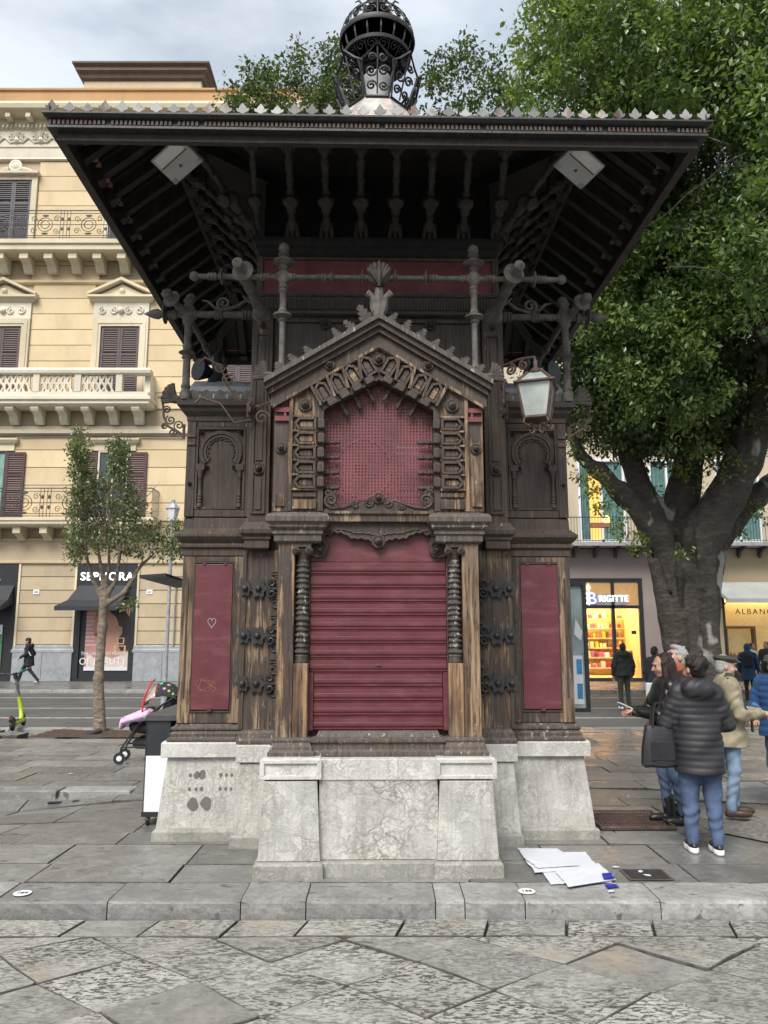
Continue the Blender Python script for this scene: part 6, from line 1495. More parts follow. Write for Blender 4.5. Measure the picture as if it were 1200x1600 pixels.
# a third one, far right, filling the corner of the square
# young street tree on the left
YX, YY = -5.68, 16.0
ty = empty('young_tree', (YX, YY, 0), label='slim young street tree in an earth bed left of the kiosk', cat='tree')
def yp(px, py, dy=0): v = at(px, py, YY+dy); return (v.x-YX, v.y-YY, v.z)
pr = limb([(0, 0, -.1), yp(154, 1060), yp(160, 980), yp(162, 940)], [.13, .095, .09, .085], .06)
tips = []
for P, r in (([(162, 940), (145, 905), (135, 870), (132, 820), (125, 760)], .055), ([(162, 942), (160, 900), (152, 850), (148, 780), (128, 700)], .05), ([(164, 938), (182, 905), (188, 860), (195, 800), (190, 720)], .055), ([(165, 945), (195, 925), (215, 890), (235, 870), (265, 850)], .055), ([(162, 935), (170, 890), (172, 820), (170, 740)], .045), ([(190, 928), (210, 905), (225, 870)], .03)):
    q_ = [yp(a, b, rr_.uniform(-.3, .3) if i > 1 else 0) for i, (a, b) in enumerate(P)]
    pr += limb(q_, [r*(1-.17*i) for i in range(len(q_))], .04)
sdf_obj('trunk', pr, .03, [M['bark_young']], ty)
tw = MB()
for k in range(150):
    px, py = rr_.uniform(118, 222), rr_.uniform(760, 872); p0 = Vector(yp(px, py, rr_.uniform(-.55, .55))); q_ = [p0]; d = Vector((rr_.uniform(-.6, .6), rr_.uniform(-.5, .5), rr_.uniform(-.3, 1))).normalized()
    for i in range(4): d = (d+Vector((rr_.gauss(0, .4), rr_.gauss(0, .4), rr_.gauss(0, .4)))).normalized(); q_.append(q_[-1]+d*.14)
    tw.tube(q_, [.011, .009, .008, .006, .003], 4)
tw.build('twigs', M['bark_young'], ty, smooth=True, kind='stuff')
C = []
for k in range(560):
    py = rr_.uniform(690, 890); t = (py-690)/215; w = 12+46*min(1, t*2.2)*(1 if t < .75 else 1-(t-.75)*1.6)
    cx = 165+rr_.choice((-1, 1))*w*rr_.random()**.7
    if t < .25: cx = rr_.choice((125, 185))+rr_.uniform(-10, 10)
    if rr_.random() < t*.55 or (py > 862 and 128 < cx < 214): continue
    C.append(tuple(at(cx, py, YY+rr_.uniform(-.75, .75))))
for k in range(46): C.append(tuple(at(rr_.uniform(232, 290), rr_.uniform(815, 872), YY+rr_.uniform(-.4, .4))))
for k in range(8): C.append(tuple(at(125+rr_.uniform(-5, 5), 668+k*5, YY))); C.append(tuple(at(184+rr_.uniform(-5, 5), 682+k*5, YY)))
for k in range(7): C.append(tuple(at(rr_.uniform(190, 212), rr_.uniform(934, 948), YY+rr_.uniform(-.4, .4))))
crown('crown', np.array(C), 26, .085, .18, M['leaf_young'], ty, (YX, YY, 0))
# ------------------------------------------------------------------ people
SKIN = plain('skin', (.42, .24, .17), .55, .12, 9, 0, .1, 60); SKIN2 = plain('skin_pale', (.50, .32, .25), .55, .12, 9, 0, .1, 60)
LIP = plain('lip', (.30, .10, .09), .5, .1); EYE_M = plain('eye', (.03, .022, .02), .25, .1)
def cloth(name, c, rough=.8, var=.2, sheen=0): return plain(name, c, rough, var, 14, 0, .35, 90)
def denim(name, c):
    t = NT(name); a = t.noise(6, 4); col = t.mix(t.ramp(a, (.35, 0.), (.7, 1.)), tuple(x*.75 for x in c), tuple(x*1.5 for x in c))
    t.bump(t.noise(240, 2), .3, .002); return t.fin(col, .85)
BLACKP = plain('black_nylon', (.020, .019, .022), .58, .2, 8, 0, .25, 30); BLACKC = cloth('black_cloth', (.016, .016, .018)); JEAN = denim('jeans', (.060, .088, .155)); JEAN2 = denim('jeans_pale', (.16, .225, .31)); DKT = cloth('dark_trousers', (.03, .032, .03))
HAIRB = plain('hair_black', (.016, .012, .010), .62, .5, 60, 0, .8, 140); HAIRG = plain('hair_grey', (.36, .35, .34), .7, .35, 60, 0, .8, 140); SHOE = plain('black_shoe', (.015, .014, .014), .4, .2); BROWNS = plain('brown_shoe', (.05, .026, .018), .5, .2)
def rotm(yaw=0, pitch=0, roll=0): return (Matrix.Rotation(yaw, 3, 'Z') @ Matrix.Rotation(pitch, 3, 'X') @ Matrix.Rotation(roll, 3, 'Y'))
def person(label, loc, rz, h=1.70, vox=.011, head=(0, 0), arms=None, feet=((-.10, 0), (.10, 0)), stride=0, coat=None, legs=None, shoe=SHOE, sole=None, hair=HAIRB, style='short', skin=SKIN, group=None, hand_vox=.0045, coat_len=.85, coat_w=1.0, quilt=None, hood=False, lean=0., jacket_fold=.007, boots=False, hat=None, female=False, scarf=None, knees=None, hand_items=True, lw=1.0):
    k = h/1.70; P = empty('person', loc, rz, label=label, cat='person', group=group); V = lambda x, y, z: (x*k, (y)*k, z*k)
    def L(x, y, z): return V(x, y-lean*(z-.9), z)          # leaning forward above the hip
    hr = rotm(*head); hc = Vector(L(0, -.015, 1.595))
    def H(x, y, z): return tuple(hc + (hr @ Vector((x, y, z)))*k)
    sh = .165 if not female else .148
    body = [ell(H(0, .012, .012), (.074*k, .092*k, .098*k), .02, 0, hr), ell(H(0, -.028, -.045), (.060*k, .064*k, .074*k), .02, 0, hr), ell(H(0, -.058, -.097), (.032*k, .030*k, .024*k), .02, 0, hr),
            cone(H(0, -.090, .006), H(0, -.112, -.036), .009*k, .0155*k, .008, 0), ell(H(0, -.082, .026), (.048*k, .016*k, .012*k), .012, 0, hr), ell(H(0, -.088, -.070), (.024*k, .012*k, .010*k), .005, 1, hr)]
    for s in S2:
        body += [ell(H(s*.030, -.080, .004), (.014*k, .010*k, .008*k), .003, 2, hr), ell(H(s*.077, .014, -.018), (.012*k, .022*k, .032*k), .008, 0, hr), ell(H(s*.042, -.062, -.04), (.022*k, .022*k, .022*k), .02, 0, hr)]
    body += [cone(H(0, .02, -.07), L(0, .02, 1.40), .052*k, .062*k, .03, 0)]
    # trunk under the clothes and the legs
    body += [cone(L(0, 0, 1.32), V(0, 0, 1.0), .12*k, .12*k, .05, 3, (1, .72, 1)), cone(V(-.07, .01, .93), V(.07, .01, .93), .115*k, .115*k, .05, 3, (1, .95, 1))]
    for i, s in enumerate(S2):
        fx, fy = feet[i]; kn = knees[i] if knees else ((s*.09+fx)/2, fy*.5-.02)
        an = V(fx, fy+.02, .10); kv = V(kn[0], kn[1], .50); f = (.005, 24., 48.)
        body += [cone(V(s*.085, .0, .88), kv, .094*k*lw, .066*k*lw, .03, 3, fold=(.004, 20, 26)), cone(kv, an, .064*k*lw, .052*k if not boots else .045*k, .03, 3, fold=f)]
    sdf_obj('body', body, vox, [skin, LIP, EYE_M, legs], P, zmin=.045*k)
    for i, s in enumerate(S2):
        fx, fy = feet[i]; tz = .0 if not (stride and i == stride-1) else .05
        pr = [ell(V(fx, fy-.085, .045+tz*.3), (.045*k, .105*k, .045*k), .03, 0), ell(V(fx, fy+.03, .05+tz), (.040*k, .062*k, .055*k), .03, 0)]
        if boots: pr.append(cone(V(fx, fy+.03, .06), V(fx, fy+.02, .24), .056*k, .062*k, .02, 0))
        sdf_obj('shoe', pr, max(vox*.8, .009), [shoe], P, zmin=.012 if not sole else .045)
        if sole:
            sl = [ell(V(fx, fy-.085, .02), (.050*k, .115*k, .07*k), .02, 0), ell(V(fx, fy+.03, .02), (.046*k, .07*k, .07*k), .02, 0)]
            sdf_obj('sole', sl, max(vox*.8, .009), [sole], P, zmin=.002, zmax=.048)
    # coat or jacket
    w = coat_w; q = dict(quilt=quilt, fold=(.007, 11., 14.)) if quilt else dict(fold=(jacket_fold, 16., 22.)); qs = dict(quilt=(quilt[0], quilt[1], 'u'), fold=(.006, 19., 23.)) if quilt else dict(fold=(jacket_fold, 30., 40.))
    ct = [cone(L(0, .0, 1.30), L(0, 0, 1.05), .185*k*w, .165*k*w, .06, 0, (1, .70, 1), **q), cone(V(0, 0, 1.05), V(0, .0, coat_len), .168*k*w, .205*k*w, .06, 0, (1, .84, 1), **q),
          cone(L(-sh, .01, 1.385), L(sh, .01, 1.385), .068*k*w, .068*k*w, .05, 0, **({} if not quilt else q)), cone(L(0, .015, 1.39), L(0, .015, 1.46), .082*k, .068*k, .03, 0)]
    if female: ct.append(ell(L(0, -.09, 1.25), (.14*k, .07*k, .09*k), .05, 0))
    if hood: ct += [ell(L(0, .12, 1.42), (.145*k, .085*k, .095*k), .03, 0, fold=(.004, 40, 50)), cone(L(-.10, .02, 1.47), L(.10, .02, 1.47), .05*k, .05*k, .04, 0)]
    arms = arms or ((V(-.25, .03, 1.12), V(-.26, -.05, .86)), (V(.25, .03, 1.12), V(.26, -.05, .86)))
    for i, s in enumerate(S2):
        e, wr = [V(*a) for a in ARM(arms[i], k)]; shd = L(s*(sh+.015), .01, 1.375)
        ct += [cone(shd, e, .072*k*w, .062*k*w, .04, 0, **qs), cone(e, wr, .062*k*w, .046*k*w, .03, 0, **qs)]
    sdf_obj('coat', ct, vox, [coat], P, zmin=coat_len*k)
    # hands: palm, four fingers, thumb
    for i, s in enumerate(S2):
        e, wr = [Vector(V(*a)) for a in ARM(arms[i], k)]; d = (wr-e).normalized(); side = d.cross(Vector((0, 0, 1)))
        side = side.normalized() if side.length > .15 else Vector((0, 1, 0)); nrm = side.cross(d)*-1; o_ = wr+d*.03
        pr = [cone(wr-d*.02, o_, .028*k, .03*k, .02, 0), cone(o_-side*.022, o_+d*.05-side*.026, .019*k, .017*k, .015, 0), cone(o_+side*.022, o_+d*.05+side*.026, .019*k, .017*k, .015, 0), cone(o_, o_+d*.055, .02*k, .018*k, .015, 0)]
        for j, (off, ln) in enumerate(((-.032, .062), (-.011, .074), (.011, .070), (.031, .055))):
            b0_ = o_+d*.06+side*off; b1 = b0_+(d*.75+nrm*.55)*ln*.52; b2 = b1+(d*.1+nrm*.95)*ln*.5; b3 = b2+(d*-.35+nrm*.6)*ln*.25
            pr += [cone(b0_, b1, .0092*k, .0085*k, .004, 0), cone(b1, b2, .0085*k, .0078*k, .004, 0), cone(b2, b3, .0078*k, .0072*k, .004, 0)]
        tb = o_+d*.012-side*.034; t1 = tb+(d*.6-side*.6+nrm*.5)*.035; t2_ = t1+(d*.7+nrm*.6)*.03
        pr += [cone(tb, t1, .0125*k, .0105*k, .008, 0), cone(t1, t2_, .0105*k, .0085*k, .006, 0)]
        if hand_items: sdf_obj('hand', [dict(p, a=np.array(p['a']), b=np.array(p['b'])) for p in pr], hand_vox, [skin], P)
    # hair, hats
    hp = []
    if style in ('short', 'long', 'bun', 'bob', 'cap', 'sweep'):
        hp = [ell(H(0, .030, .030), (.084*k, .088*k, .092*k), .015, 0, hr, fold=(.003, 60, 60)), ell(H(0, .055, -.03), (.078*k, .058*k, .075*k), .02, 0, hr)]
    if style == 'long': hp += [cone(H(0, .07, -.02), L(0, .11, 1.25), .075*k, .07*k, .03, 0, fold=(.004, 70, 8)), cone(L(0, .11, 1.25), L(-.02, .13, 1.02), .07*k, .03*k, .03, 0, fold=(.004, 70, 8)), cone(H(-.06, .0, -.02), L(-.09, .0, 1.28), .035*k, .03*k, .02, 0), cone(H(.06, .0, -.02), L(.09, .0, 1.28), .035*k, .03*k, .02, 0)]
    if style == 'bun': hp += [ell(H(.0, .11, .055), (.06*k, .05*k, .05*k), .02, 0, fold=(.006, 80, 70)), ell(H(.05, .10, .02), (.05*k, .04*k, .06*k), .03, 0, fold=(.006, 80, 70)), ell(H(-.05, .09, .03), (.045*k, .04*k, .05*k), .03, 0)]
    if style in ('bun', 'sweep', 'long'):
        rs_ = random.Random(len(label))
        for j in range(16):
            a_ = rs_.uniform(-2.4, 2.4); b_ = rs_.uniform(-.2, 1.1); r_ = .088
            p_ = (r_*sin(a_)*cos(b_), .03+r_*cos(a_)*cos(b_), .02+r_*sin(b_)); q_ = tuple(c_*rs_.uniform(1.12, 1.3)+rs_.uniform(-.02, .02) for c_ in p_)
            hp.append(cone(H(*p_), H(*q_), .016*k, .007*k, .012, 0))
    if style == 'sweep': hp += [ell(H(0, -.02, .085), (.068*k, .07*k, .035*k), .02, 0, hr), ell(H(0, .09, -.02), (.065*k, .05*k, .06*k), .02, 0, hr)]
    if hp: sdf_obj('hair', hp, vox, [hair], P)
    if hat == 'flat': sdf_obj('flat_cap', [ell(H(0, .012, .078), (.108*k, .128*k, .036*k), .03, 0, hr), ell(H(0, -.115, .052), (.070*k, .05*k, .012*k), .03, 0, hr), ell(H(0, .01, .055), (.088*k, .102*k, .03*k), .02, 0, hr)], vox, [cloth('wool_cap', (.045, .045, .042))], P)
    if hat == 'beanie': sdf_obj('beanie', [ell(H(0, .015, .05), (.092*k, .108*k, .085*k), .02, 0, hr)], vox, [BLACKC], P)
    if hat == 'hood': sdf_obj('hood', [ell(H(0, .03, .01), (.105*k, .115*k, .125*k), .02, 0, hr), ell(L(0, .06, 1.45), (.13*k, .10*k, .08*k), .04, 0)], vox, [coat], P)
    if scarf: sdf_obj('scarf', [cone(L(-.05, -.02, 1.45), L(.05, -.02, 1.45), .07*k, .07*k, .03, 0, fold=(.006, 50, 60)), cone(L(0, -.06, 1.42), L(.02, -.10, 1.25), .05*k, .045*k, .03, 0)], vox, [scarf], P)
    return P
def ARM(a, k): return a
# woman in the long black quilted coat, seen from behind
p1 = person('woman in long black quilted coat and blue jeans, back turned, near the papers', (2.74, 6.98, 0), pi-.12, 1.64, .0095, (.55, .12, 0), (((-.27, -.03, 1.10), (-.12, -.24, 1.12)), ((.27, -.03, 1.10), (.10, -.26, 1.12))), ((-.10, .02), (.10, -.03)), coat=BLACKP, legs=JEAN, sole=M['white'], lw=1.2, style='bun', coat_len=.68, coat_w=1.09, quilt=(.008, .055, 'z'), hood=True, female=True, lean=.03)
# (facing away, her left hand is on the picture's right)
ph = MB().box(-.035, .035, -.004, .004, -.07, .07).build('phone', plain('pink_phone', (.45, .20, .24), .4), loc=(2.60, 7.36, 1.11), rot=(.9, .3, .5), label='pink phone held by the woman in the black quilted coat', cat='phone')
bagm = plain('bag_nylon', (.014, .014, .016), .5, .25, 10, 0, .4, 25)
bag = empty('tote_bag', (2.42, 7.02, .70), label='black nylon tote bag hanging from the quilted-coat woman\'s arm', cat='bag')
R = []
for z, w, d in ((.0, .155, .055), (.02, .175, .07), (.15, .165, .065), (.32, .135, .04), (.345, .13, .03)):
    R.append([(w*cos(a)*(1 if abs(cos(a)) > .01 else 1), d*np.sign(sin(a))*abs(sin(a))**.6, z+.006*sin(5*a)) for a in [2*pi*i/20 for i in range(20)]])
MB().rings(R).build('bag_body', bagm, bag, smooth=True)
for yy in (-.03, .03): MB().tube([(-.07, yy, .33), (-.06, yy, .45), (-.03, yy*.6, .54), (.03, yy*.6, .54), (.06, yy, .45), (.07, yy, .33)], .010, 6).build('strap', bagm, bag, smooth=True)
MB().box(-.10, .10, -.073, -.064, .06, .22).build('pocket', bagm, bag, bevel=.006)
# dark-haired woman in profile with a phone
p2 = person('dark-haired woman in black leather jacket and jeans, in profile, holding a phone', (2.84, 8.02, 0), -pi/2, 1.64, .011, (0, .18, 0), (((-.22, -.12, 1.10), (-.06, -.34, 1.12)), ((.22, -.12, 1.10), (.05, -.33, 1.12))), ((-.09, -.02), (.09, .08)), coat=plain('black_leather', (.014, .013, .013), .35, .3, 10, 0, .4, 30), legs=JEAN, style='long', hair=plain('hair_brown', (.024, .012, .008), .6, .5, 50, 0, .8, 140), coat_len=.92, female=True, boots=True)
MB().box(-.035, .035, -.004, .004, -.07, .07).build('phone', M['white'], loc=(2.42, 8.0, 1.14), rot=(1.15, 0, -1.4), label='white phone in the dark-haired woman\'s hand', cat='phone')
# grey-haired woman looking up
p3 = person('grey-haired woman gazing upward, rust scarf, behind the dark-haired woman', (3.15, 8.45, 0), -pi/2+.1, 1.72, .010, (0, -.30, 0), None, coat=cloth('wine_coat', (.05, .014, .018)), legs=BLACKC, style='sweep', hair=HAIRG, skin=SKIN2, coat_len=.62, female=True, scarf=cloth('rust_scarf', (.30, .075, .03)))
# man with the flat cap
p4 = person('elderly man in grey flat cap and khaki jacket, facing right, hands joined', (3.60, 8.35, 0), pi/2-.15, 1.62, .010, (0, .10, 0), (((-.26, -.06, 1.08), (-.06, -.32, 1.08)), ((.26, -.06, 1.08), (.05, -.33, 1.09))), ((-.09, .03), (.09, -.05)), coat=cloth('khaki_cloth', (.27, .235, .155)), legs=JEAN2, shoe=BROWNS, style='bob', hair=HAIRG, coat_len=.74, coat_w=1.12, hat='flat', skin=SKIN2, scarf=cloth('green_collar', (.03, .045, .025)), jacket_fold=.009)
MB().tube([(3.54, 8.16, 1.40), (3.64, 8.13, 1.2), (3.76, 8.16, 1.0), (3.78, 8.2, .86)], .014, 5).build('bag_strap', BLACKC, smooth=True, label='thin black strap across the khaki jacket', cat='strap')
# man in blue quilted jacket at the right edge
p5 = person('man in blue quilted jacket and cap at the right edge of the group', (4.44, 8.95, zf(4.44, 8.95)), -pi/2+.75, 1.70, .011, (-.2, .12, 0), (((-.27, .0, 1.10), (-.20, -.22, 1.0)), ((.27, .02, 1.10), (.24, -.18, .98))), coat=plain('blue_nylon', (.022, .075, .19), .5, .25, 8, 0, .25, 30), legs=JEAN, style='short', hair=HAIRB, coat_len=.80, coat_w=1.1, quilt=(.010, .075, 'z'), hat='flat')
# people across the plaza
p6 = person('man in dark hooded jacket looking into the lit gift shop, back turned', (6.58, 21.7, -.11), pi+.1, 1.78, .02, (0, .1, 0), (((-.26, .0, 1.12), (-.25, -.06, .86)), ((.26, .0, 1.12), (.25, -.06, .86))), coat=cloth('dark_green_coat', (.022, .026, .022)), legs=cloth('olive_trousers', (.05, .05, .038)), shoe=M['white'], style='short', coat_len=.86, coat_w=1.15, hood=True, hand_vox=.01)
p7 = person('person in dark quilted jacket half hidden behind the ficus trunk', (6.50, 18.9, -.11), pi/2+.6, 1.72, .02, (0, .1, 0), coat=cloth('navy_coat', (.018, .02, .03)), legs=DKT, coat_len=.84, coat_w=1.05, quilt=(.01, .08, 'z'), hand_vox=.01)
MB().stack(-.10, .10, -.04, .04, [(0, 0), (0, .34), (-.02, .36)]).build('paper_bag', M['white'], loc=(6.26, 18.62, .42), label='white carrier bag beside the ficus trunk', cat='bag')
p8 = person('woman in dark blue coat with a black backpack on the far pavement', (11.5, 24.9, -.11), pi-.5, 1.74, .02, (0, .05, 0), coat=cloth('teal_coat', (.018, .055, .105)), legs=BLACKC, style='none', coat_len=.62, coat_w=1.05, hat='hood', hand_vox=.01, boots=True)
o = MB().stack(-.15, .15, -.08, .08, [(-.03, 0), (0, .04), (0, .36), (-.05, .44)]).build('backpack', BLACKC, bevel=.03, loc=(11.40, 24.70, .92), rot=(0, 0, -.5), label='black backpack worn over the dark blue coat', cat='backpack')
p9 = person('person in white jacket and trousers outside the jewellery shop', (13.1, 28.0, -.11), .6, 1.75, .022, (0, 0, 0), coat=cloth('white_coat', (.60, .60, .60)), legs=cloth('white_trousers', (.6, .6, .58)), shoe=M['white'], style='bun', coat_len=.82, hand_vox=.012)
p10 = person('man in dark jacket beside the person in white, far right', (13.75, 28.3, -.11), -.9, 1.80, .022, (0, 0, 0), coat=cloth('dark_jacket', (.03, .03, .035)), legs=DKT, style='short', coat_len=.84, hand_vox=.012)
# walker on the left
p11 = person('walker in long black padded coat and beanie striding left past the shop', (-14.5, 32.2, 0), -pi/2+.15, 1.82, .02, (0, .12, 0), (((-.24, .10, 1.12), (-.22, -.02, .90)), ((.24, -.06, 1.10), (.20, -.26, .98))), ((-.08, -.38), (.08, .40)), 2, coat=cloth('black_padded', (.012, .012, .014)), legs=cloth('navy_trousers', (.014, .016, .024)), shoe=plain('grey_shoe', (.30, .29, .27), .6), style='short', coat_len=.66, coat_w=1.15, hat='beanie', hood=True, lean=.10, hand_vox=.01, knees=((-.08, -.26), (.08, .08)))
MB().tube([(-14.62, 31.98, 1.48), (-14.45, 31.96, 1.3), (-14.35, 32.0, 1.12)], .018, 5).build('shoulder_strap', M['white'], smooth=True, label='pale shoulder strap on the walker in black', cat='strap')
# ------------------------------------------------------------------ things standing about
# vendor's counter on castors beside the kiosk
cx0 = gnd(224, 1300); ct = empty('vending_counter', (-2.15, 7.95, 0), radians(1.2), label='black and white vending counter on castors at the kiosk left side', cat='counter')
MB().box(-.20, .02, -.02, 1.25, .13, .66).build('white_panel', M['white'], ct, bevel=.004)
MB().box(-.215, .025, -.035, 1.27, .09, .135).build('base_frame', M['black'], ct)
MB().box(-.20, .03, -.018, 1.25, .66, 1.0).build('black_panel', plain('charcoal', (.02, .026, .03), .5, .3, 4), ct, bevel=.004)
MB().stack(-.20, .14, -.03, 1.26, [(.012, 1.0), (.012, 1.05), (.0, 1.06)]).build('counter_top', plain('counter_top', (.06, .06, .06), .5, .2), ct)
MB().box(-.207, -.199, -.025, 1.255, .13, 1.0).build('edge_trim', M['iron_dark'], ct)
for x, y in ((-.16, .02), (-.02, .02), (-.16, 1.2), (-.02, 1.2)):
    w = MB().lathe([(.02, -.014), (.045, -.014), (.052, -.008), (.052, .008), (.045, .014), (.02, .014)], (x, y, .052), (1, 0, 0), 16).build('castor', M['black'], ct, smooth=True)
    MB().lathe([(.03, -.017), (.034, 0), (.03, .017)], (x, y, .052), (1, 0, 0), 12).build('hub', M['zinc'], w, smooth=True)
    MB().tube([(x-.02, y, .052), (x-.02, y-.01, .095), (x+.02, y-.01, .095), (x+.02, y, .052)], .006, 5).build('fork', M['zinc'], w)
MB().box(.06, .14, .55, 1.22, 1.06, 1.5).build('display_box', M['white'], ct, bevel=.01)
# pushchair
st = empty('pushchair', (-3.46, 11.95, 0), radians(8), label='pushchair with dotted hood and pink blanket left of the kiosk', cat='pushchair')
blk = M['black']
def wheel(x, y, r, nm='wheel', tw=.03):
    w = MB().lathe([(r*.72, -tw/2), (r*.95, -tw/2), (r, 0), (r*.95, tw/2), (r*.72, tw/2)], (x, y, r), (0, 1, 0), 20).build(nm, blk, st, smooth=True)
    MB().lathe([(r*.3, -tw*.6), (r*.70, -tw*.35), (r*.70, tw*.35), (r*.3, tw*.6)], (x, y, r), (0, 1, 0), 16).build('rim', M['white'], w, smooth=True)
wheel(-.42, -.22, .085); wheel(-.42, .22, .085); wheel(.38, -.25, .10); wheel(.38, .25, .10)
for s in S2: MB().tube([(-.42, s*.22, .10), (-.40, s*.22, .22), (-.30, s*.22, .38), (-.18, s*.23, .55), (.10, s*.25, .80), (.42, s*.25, 1.02)], .015, 6).tube([(-.40, s*.22, .24), (-.1, s*.23, .24), (.38, s*.25, .12)], .013, 6).tube([(.38, s*.25, .12), (.1, s*.24, .5), (-.1, s*.23, .62)], .013, 6).build('frame_tube', blk, st, smooth=True)
MB().tube([(.42, -.25, 1.02), (.46, 0, 1.05), (.42, .25, 1.02)], .018, 6).build('handle', blk, st, smooth=True)
sdf_obj('seat', [cone((-.25, 0, .52), (.12, 0, .48), .09, .12, .06, 0, (1, 1.9, 1)), cone((.12, 0, .48), (.30, 0, .92), .10, .10, .06, 0, (1, 1.9, 1))], .02, [cloth('seat_cloth', (.02, .02, .022))], st)
sdf_obj('basket', [cone((-.2, 0, .27), (.25, 0, .27), .08, .1, .05, 0, (1, 1.8, 1))], .02, [cloth('basket_cloth', (.012, .012, .013))], st, zmax=.33)
def dotted():
    t = NT('dotted_hood'); v = t.vor(11, 'F1'); c = t.vor(11, 'F1', out='Color')
    hs = t.n('ShaderNodeHueSaturation'); t.l(c, hs.inputs['Color']); hs.inputs['Saturation'].default_value = 1.2; hs.inputs['Value'].default_value = .7
    return t.fin(t.mix(t.ramp(v, (.30, 1.), (.36, 0.)), (.02, .018, .02), hs.outputs[0]), .8)
R = []
for i in range(9):
    a = radians(5+i*16); R.append([(.16-.30*cos(a)*.95, .26*cos(b), .80+.36*sin(a)*(.45+.55*sin(b))) for b in [pi*j/10 for j in range(11)]])
hd = MB().rings(R[4:], close=False, caps=False).build('hood', dotted(), st, smooth=True)
MB().rings(R[:5], close=False, caps=False).build('rain_cover', plain('clear_film', (.40, .30, .27), .15, .25, 5), st, smooth=True)
for j, mt in ((0, blk), (4, M['iron_rust'])): MB().tube(R[j], .012, 5).build('hood_bow', mt, hd, smooth=True)
MB().tube([(-.12, -.27, .74), (-.10, -.26, .95), (-.02, -.15, 1.17), (0, .0, 1.19)], .014, 5).build('red_strap', plain('red_tape', (.55, .02, .03), .5), hd, smooth=True)
def pinkcloth():
    t = NT('pink_blanket'); v = t.vor(6, 'F1'); return t.fin(t.mix(t.ramp(v, (.16, 1.), (.26, 0.)), (.62, .42, .58), (.55, .12, .42)), .85)
sdf_obj('blanket', [cone((-.40, 0, .60), (-.05, 0, .70), .05, .09, .05, 0, (1, 4.6, 1), fold=(.01, 20, 10)), cone((-.42, 0, .59), (-.44, 0, .50), .03, .02, .03, 0, (1, 7, 1), fold=(.012, 26, 8))], .018, [pinkcloth()], st)
# electric scooter
s0 = gnd(22, 1141); es = empty('electric_scooter', (-7.43, 16.25, 0), radians(103), label='lime green electric kick scooter standing at the left edge', cat='scooter')
es.rotation_euler.x = radians(-11)
lime = plain('lime', (.42, .52, .02), .4, .1)
def ew(x):
    w = MB().lathe([(.05, -.03), (.09, -.035), (.11, -.02), (.115, 0), (.11, .02), (.09, .035), (.05, .03)], (x, 0, .115), (0, 1, 0), 22).build('wheel', blk, es, smooth=True)
    MB().lathe([(.02, -.04), (.055, -.03), (.055, .03), (.02, .04)], (x, 0, .115), (0, 1, 0), 12).build('hub', M['iron_dark'], w, smooth=True)
    return w
ew(-.48); ew(.48)
MB().stack(-.36, .34, -.075, .075, [(-.02, .10), (.0, .115), (.0, .165), (-.01, .17)]).build('deck', lime, es, bevel=.012)
MB().box(-.32, .30, -.065, .065, .171, .178).build('deck_mat', blk, es)
MB().tube([(-.60, 0, .22), (-.48, 0, .255), (-.36, 0, .22), (-.30, 0, .16)], [.03, .05, .05, .04], 8).build('rear_guard', blk, es, smooth=True)
MB().ball((-.62, 0, .24), .025, 8).build('tail_light', plain('red_lamp', (.4, .02, .02), .3), es)
MB().tube([(.48, 0, .26), (.40, 0, .235), (.58, 0, .20)], [.05, .05, .04], 8).build('front_guard', blk, es, smooth=True)
MB().tube([(.30, 0, .15), (.40, 0, .26), (.43, 0, .40), (.40, 0, .62)], [.045, .045, .042, .04], 10).build('stem', lime, es, smooth=True)
MB().tube([(.40, 0, .62), (.335, 0, 1.02)], .032, 10).build('steering_tube', plain('grey_tube', (.12, .12, .125), .5), es, smooth=True)
MB().tube([(.335, 0, 1.0), (.32, 0, 1.12)], .045, 10).build('stem_head', blk, es, smooth=True)
MB().tube([(.27, -.30, 1.15), (.33, -.08, 1.10), (.33, .08, 1.10), (.27, .30, 1.15)], .018, 8).build('handlebar', blk, es, smooth=True)
for s in S2: MB().tube([(.268, s*.20, 1.135), (.25, s*.33, 1.16)], .024, 8).build('grip', blk, es, smooth=True)
MB().lathe([(.02, 0), (.035, .02), (.035, .06)], (.31, -.13, 1.11), (0, 0, 1), 10).build('bell', plain('mint', (.05, .5, .3), .4), es, smooth=True)
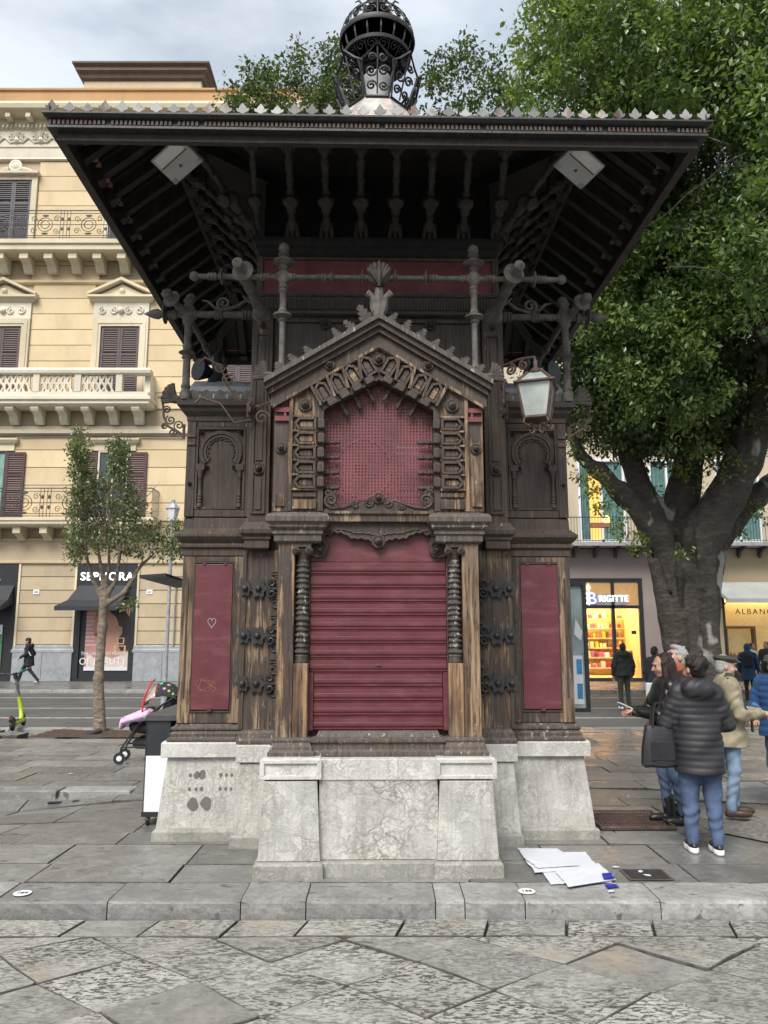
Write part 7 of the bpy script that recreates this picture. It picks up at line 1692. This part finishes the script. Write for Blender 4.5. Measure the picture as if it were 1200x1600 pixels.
# notice case hinged beside the right flank
nb = empty('notice_case', (1.98, 9.2, 0), radians(1.2), label='dark framed glazed notice case standing out from the kiosk right flank', cat='notice case')
nb.location = (2.06, 8.62, 0)
MB().band([(-.24, 1.02), (.17, 1.02), (.17, 2.42), (-.24, 2.42)], [(-.20, 1.06), (.13, 1.06), (.13, 2.38), (-.20, 2.38)], -.04, .04, closed=True).build('frame', M['iron_dark'], nb)
MB().box(-.20, .13, -.005, .02, 1.06, 2.38).build('backing', plain('poster_sea', (.30, .36, .36), .3, .4, 3), nb)
MB().box(-.15, .11, -.012, -.006, 1.10, 1.62).build('sheet', M['white'], nb)
pb_ = plain('print_blue', (.05, .25, .5), .4)
for z_ in (1.16, 1.42): MB().box(.04, .10, -.016, -.013, z_, z_+.16).build('print_block', pb_, nb)
MB().prism([(.025, 1.85), (.10, 1.78), (.12, 1.88), (.05, 2.02)], -.012, -.006).build('cloud_print', M['white'], nb)
MB().box(.02, .13, -.03, -.022, 1.06, 2.38).build('glass', plain('case_glass', (.3, .34, .34), .05, .1), nb) if False else None
# street lamp globe seen beside the kiosk
lp = at(270, 800, 20); sl = empty('street_lamp', (lp.x, 20, 0), label='slender street lamp with small white lantern, beyond the young tree', cat='street lamp')
MB().lathe([(.10, 0), (.09, .4), (.05, .6), (.04, lp.z-.25), (.06, lp.z-.2)], n=10).build('pole', M['zinc'], sl, smooth=True)
MB().rings([[(r*cos(pi/6*k*2), r*sin(pi/6*k*2), z) for k in range(6)] for r, z in ((.10, lp.z-.25), (.17, lp.z+.06), (.17, lp.z+.08))]).build('lamp_glass', M['white'], sl)
MB().rings([[(r*cos(pi/6*k*2), r*sin(pi/6*k*2), z) for k in range(6)] for r, z in ((.20, lp.z+.08), (.10, lp.z+.2), (.05, lp.z+.24), (.05, lp.z+.32))]).build('lamp_cap', M['zinc'], sl)
MB().box(-.14, .14, -.07, .07, 0, .06).build('stone_block', M['iron_dark'], loc=(-5.62, 15.55, -.02), rot=(.2, -.3, .5), bevel=.01, label='dark stone wedge at the foot of the young tree', cat='stone')
# leaves and rubbish in the earth bed
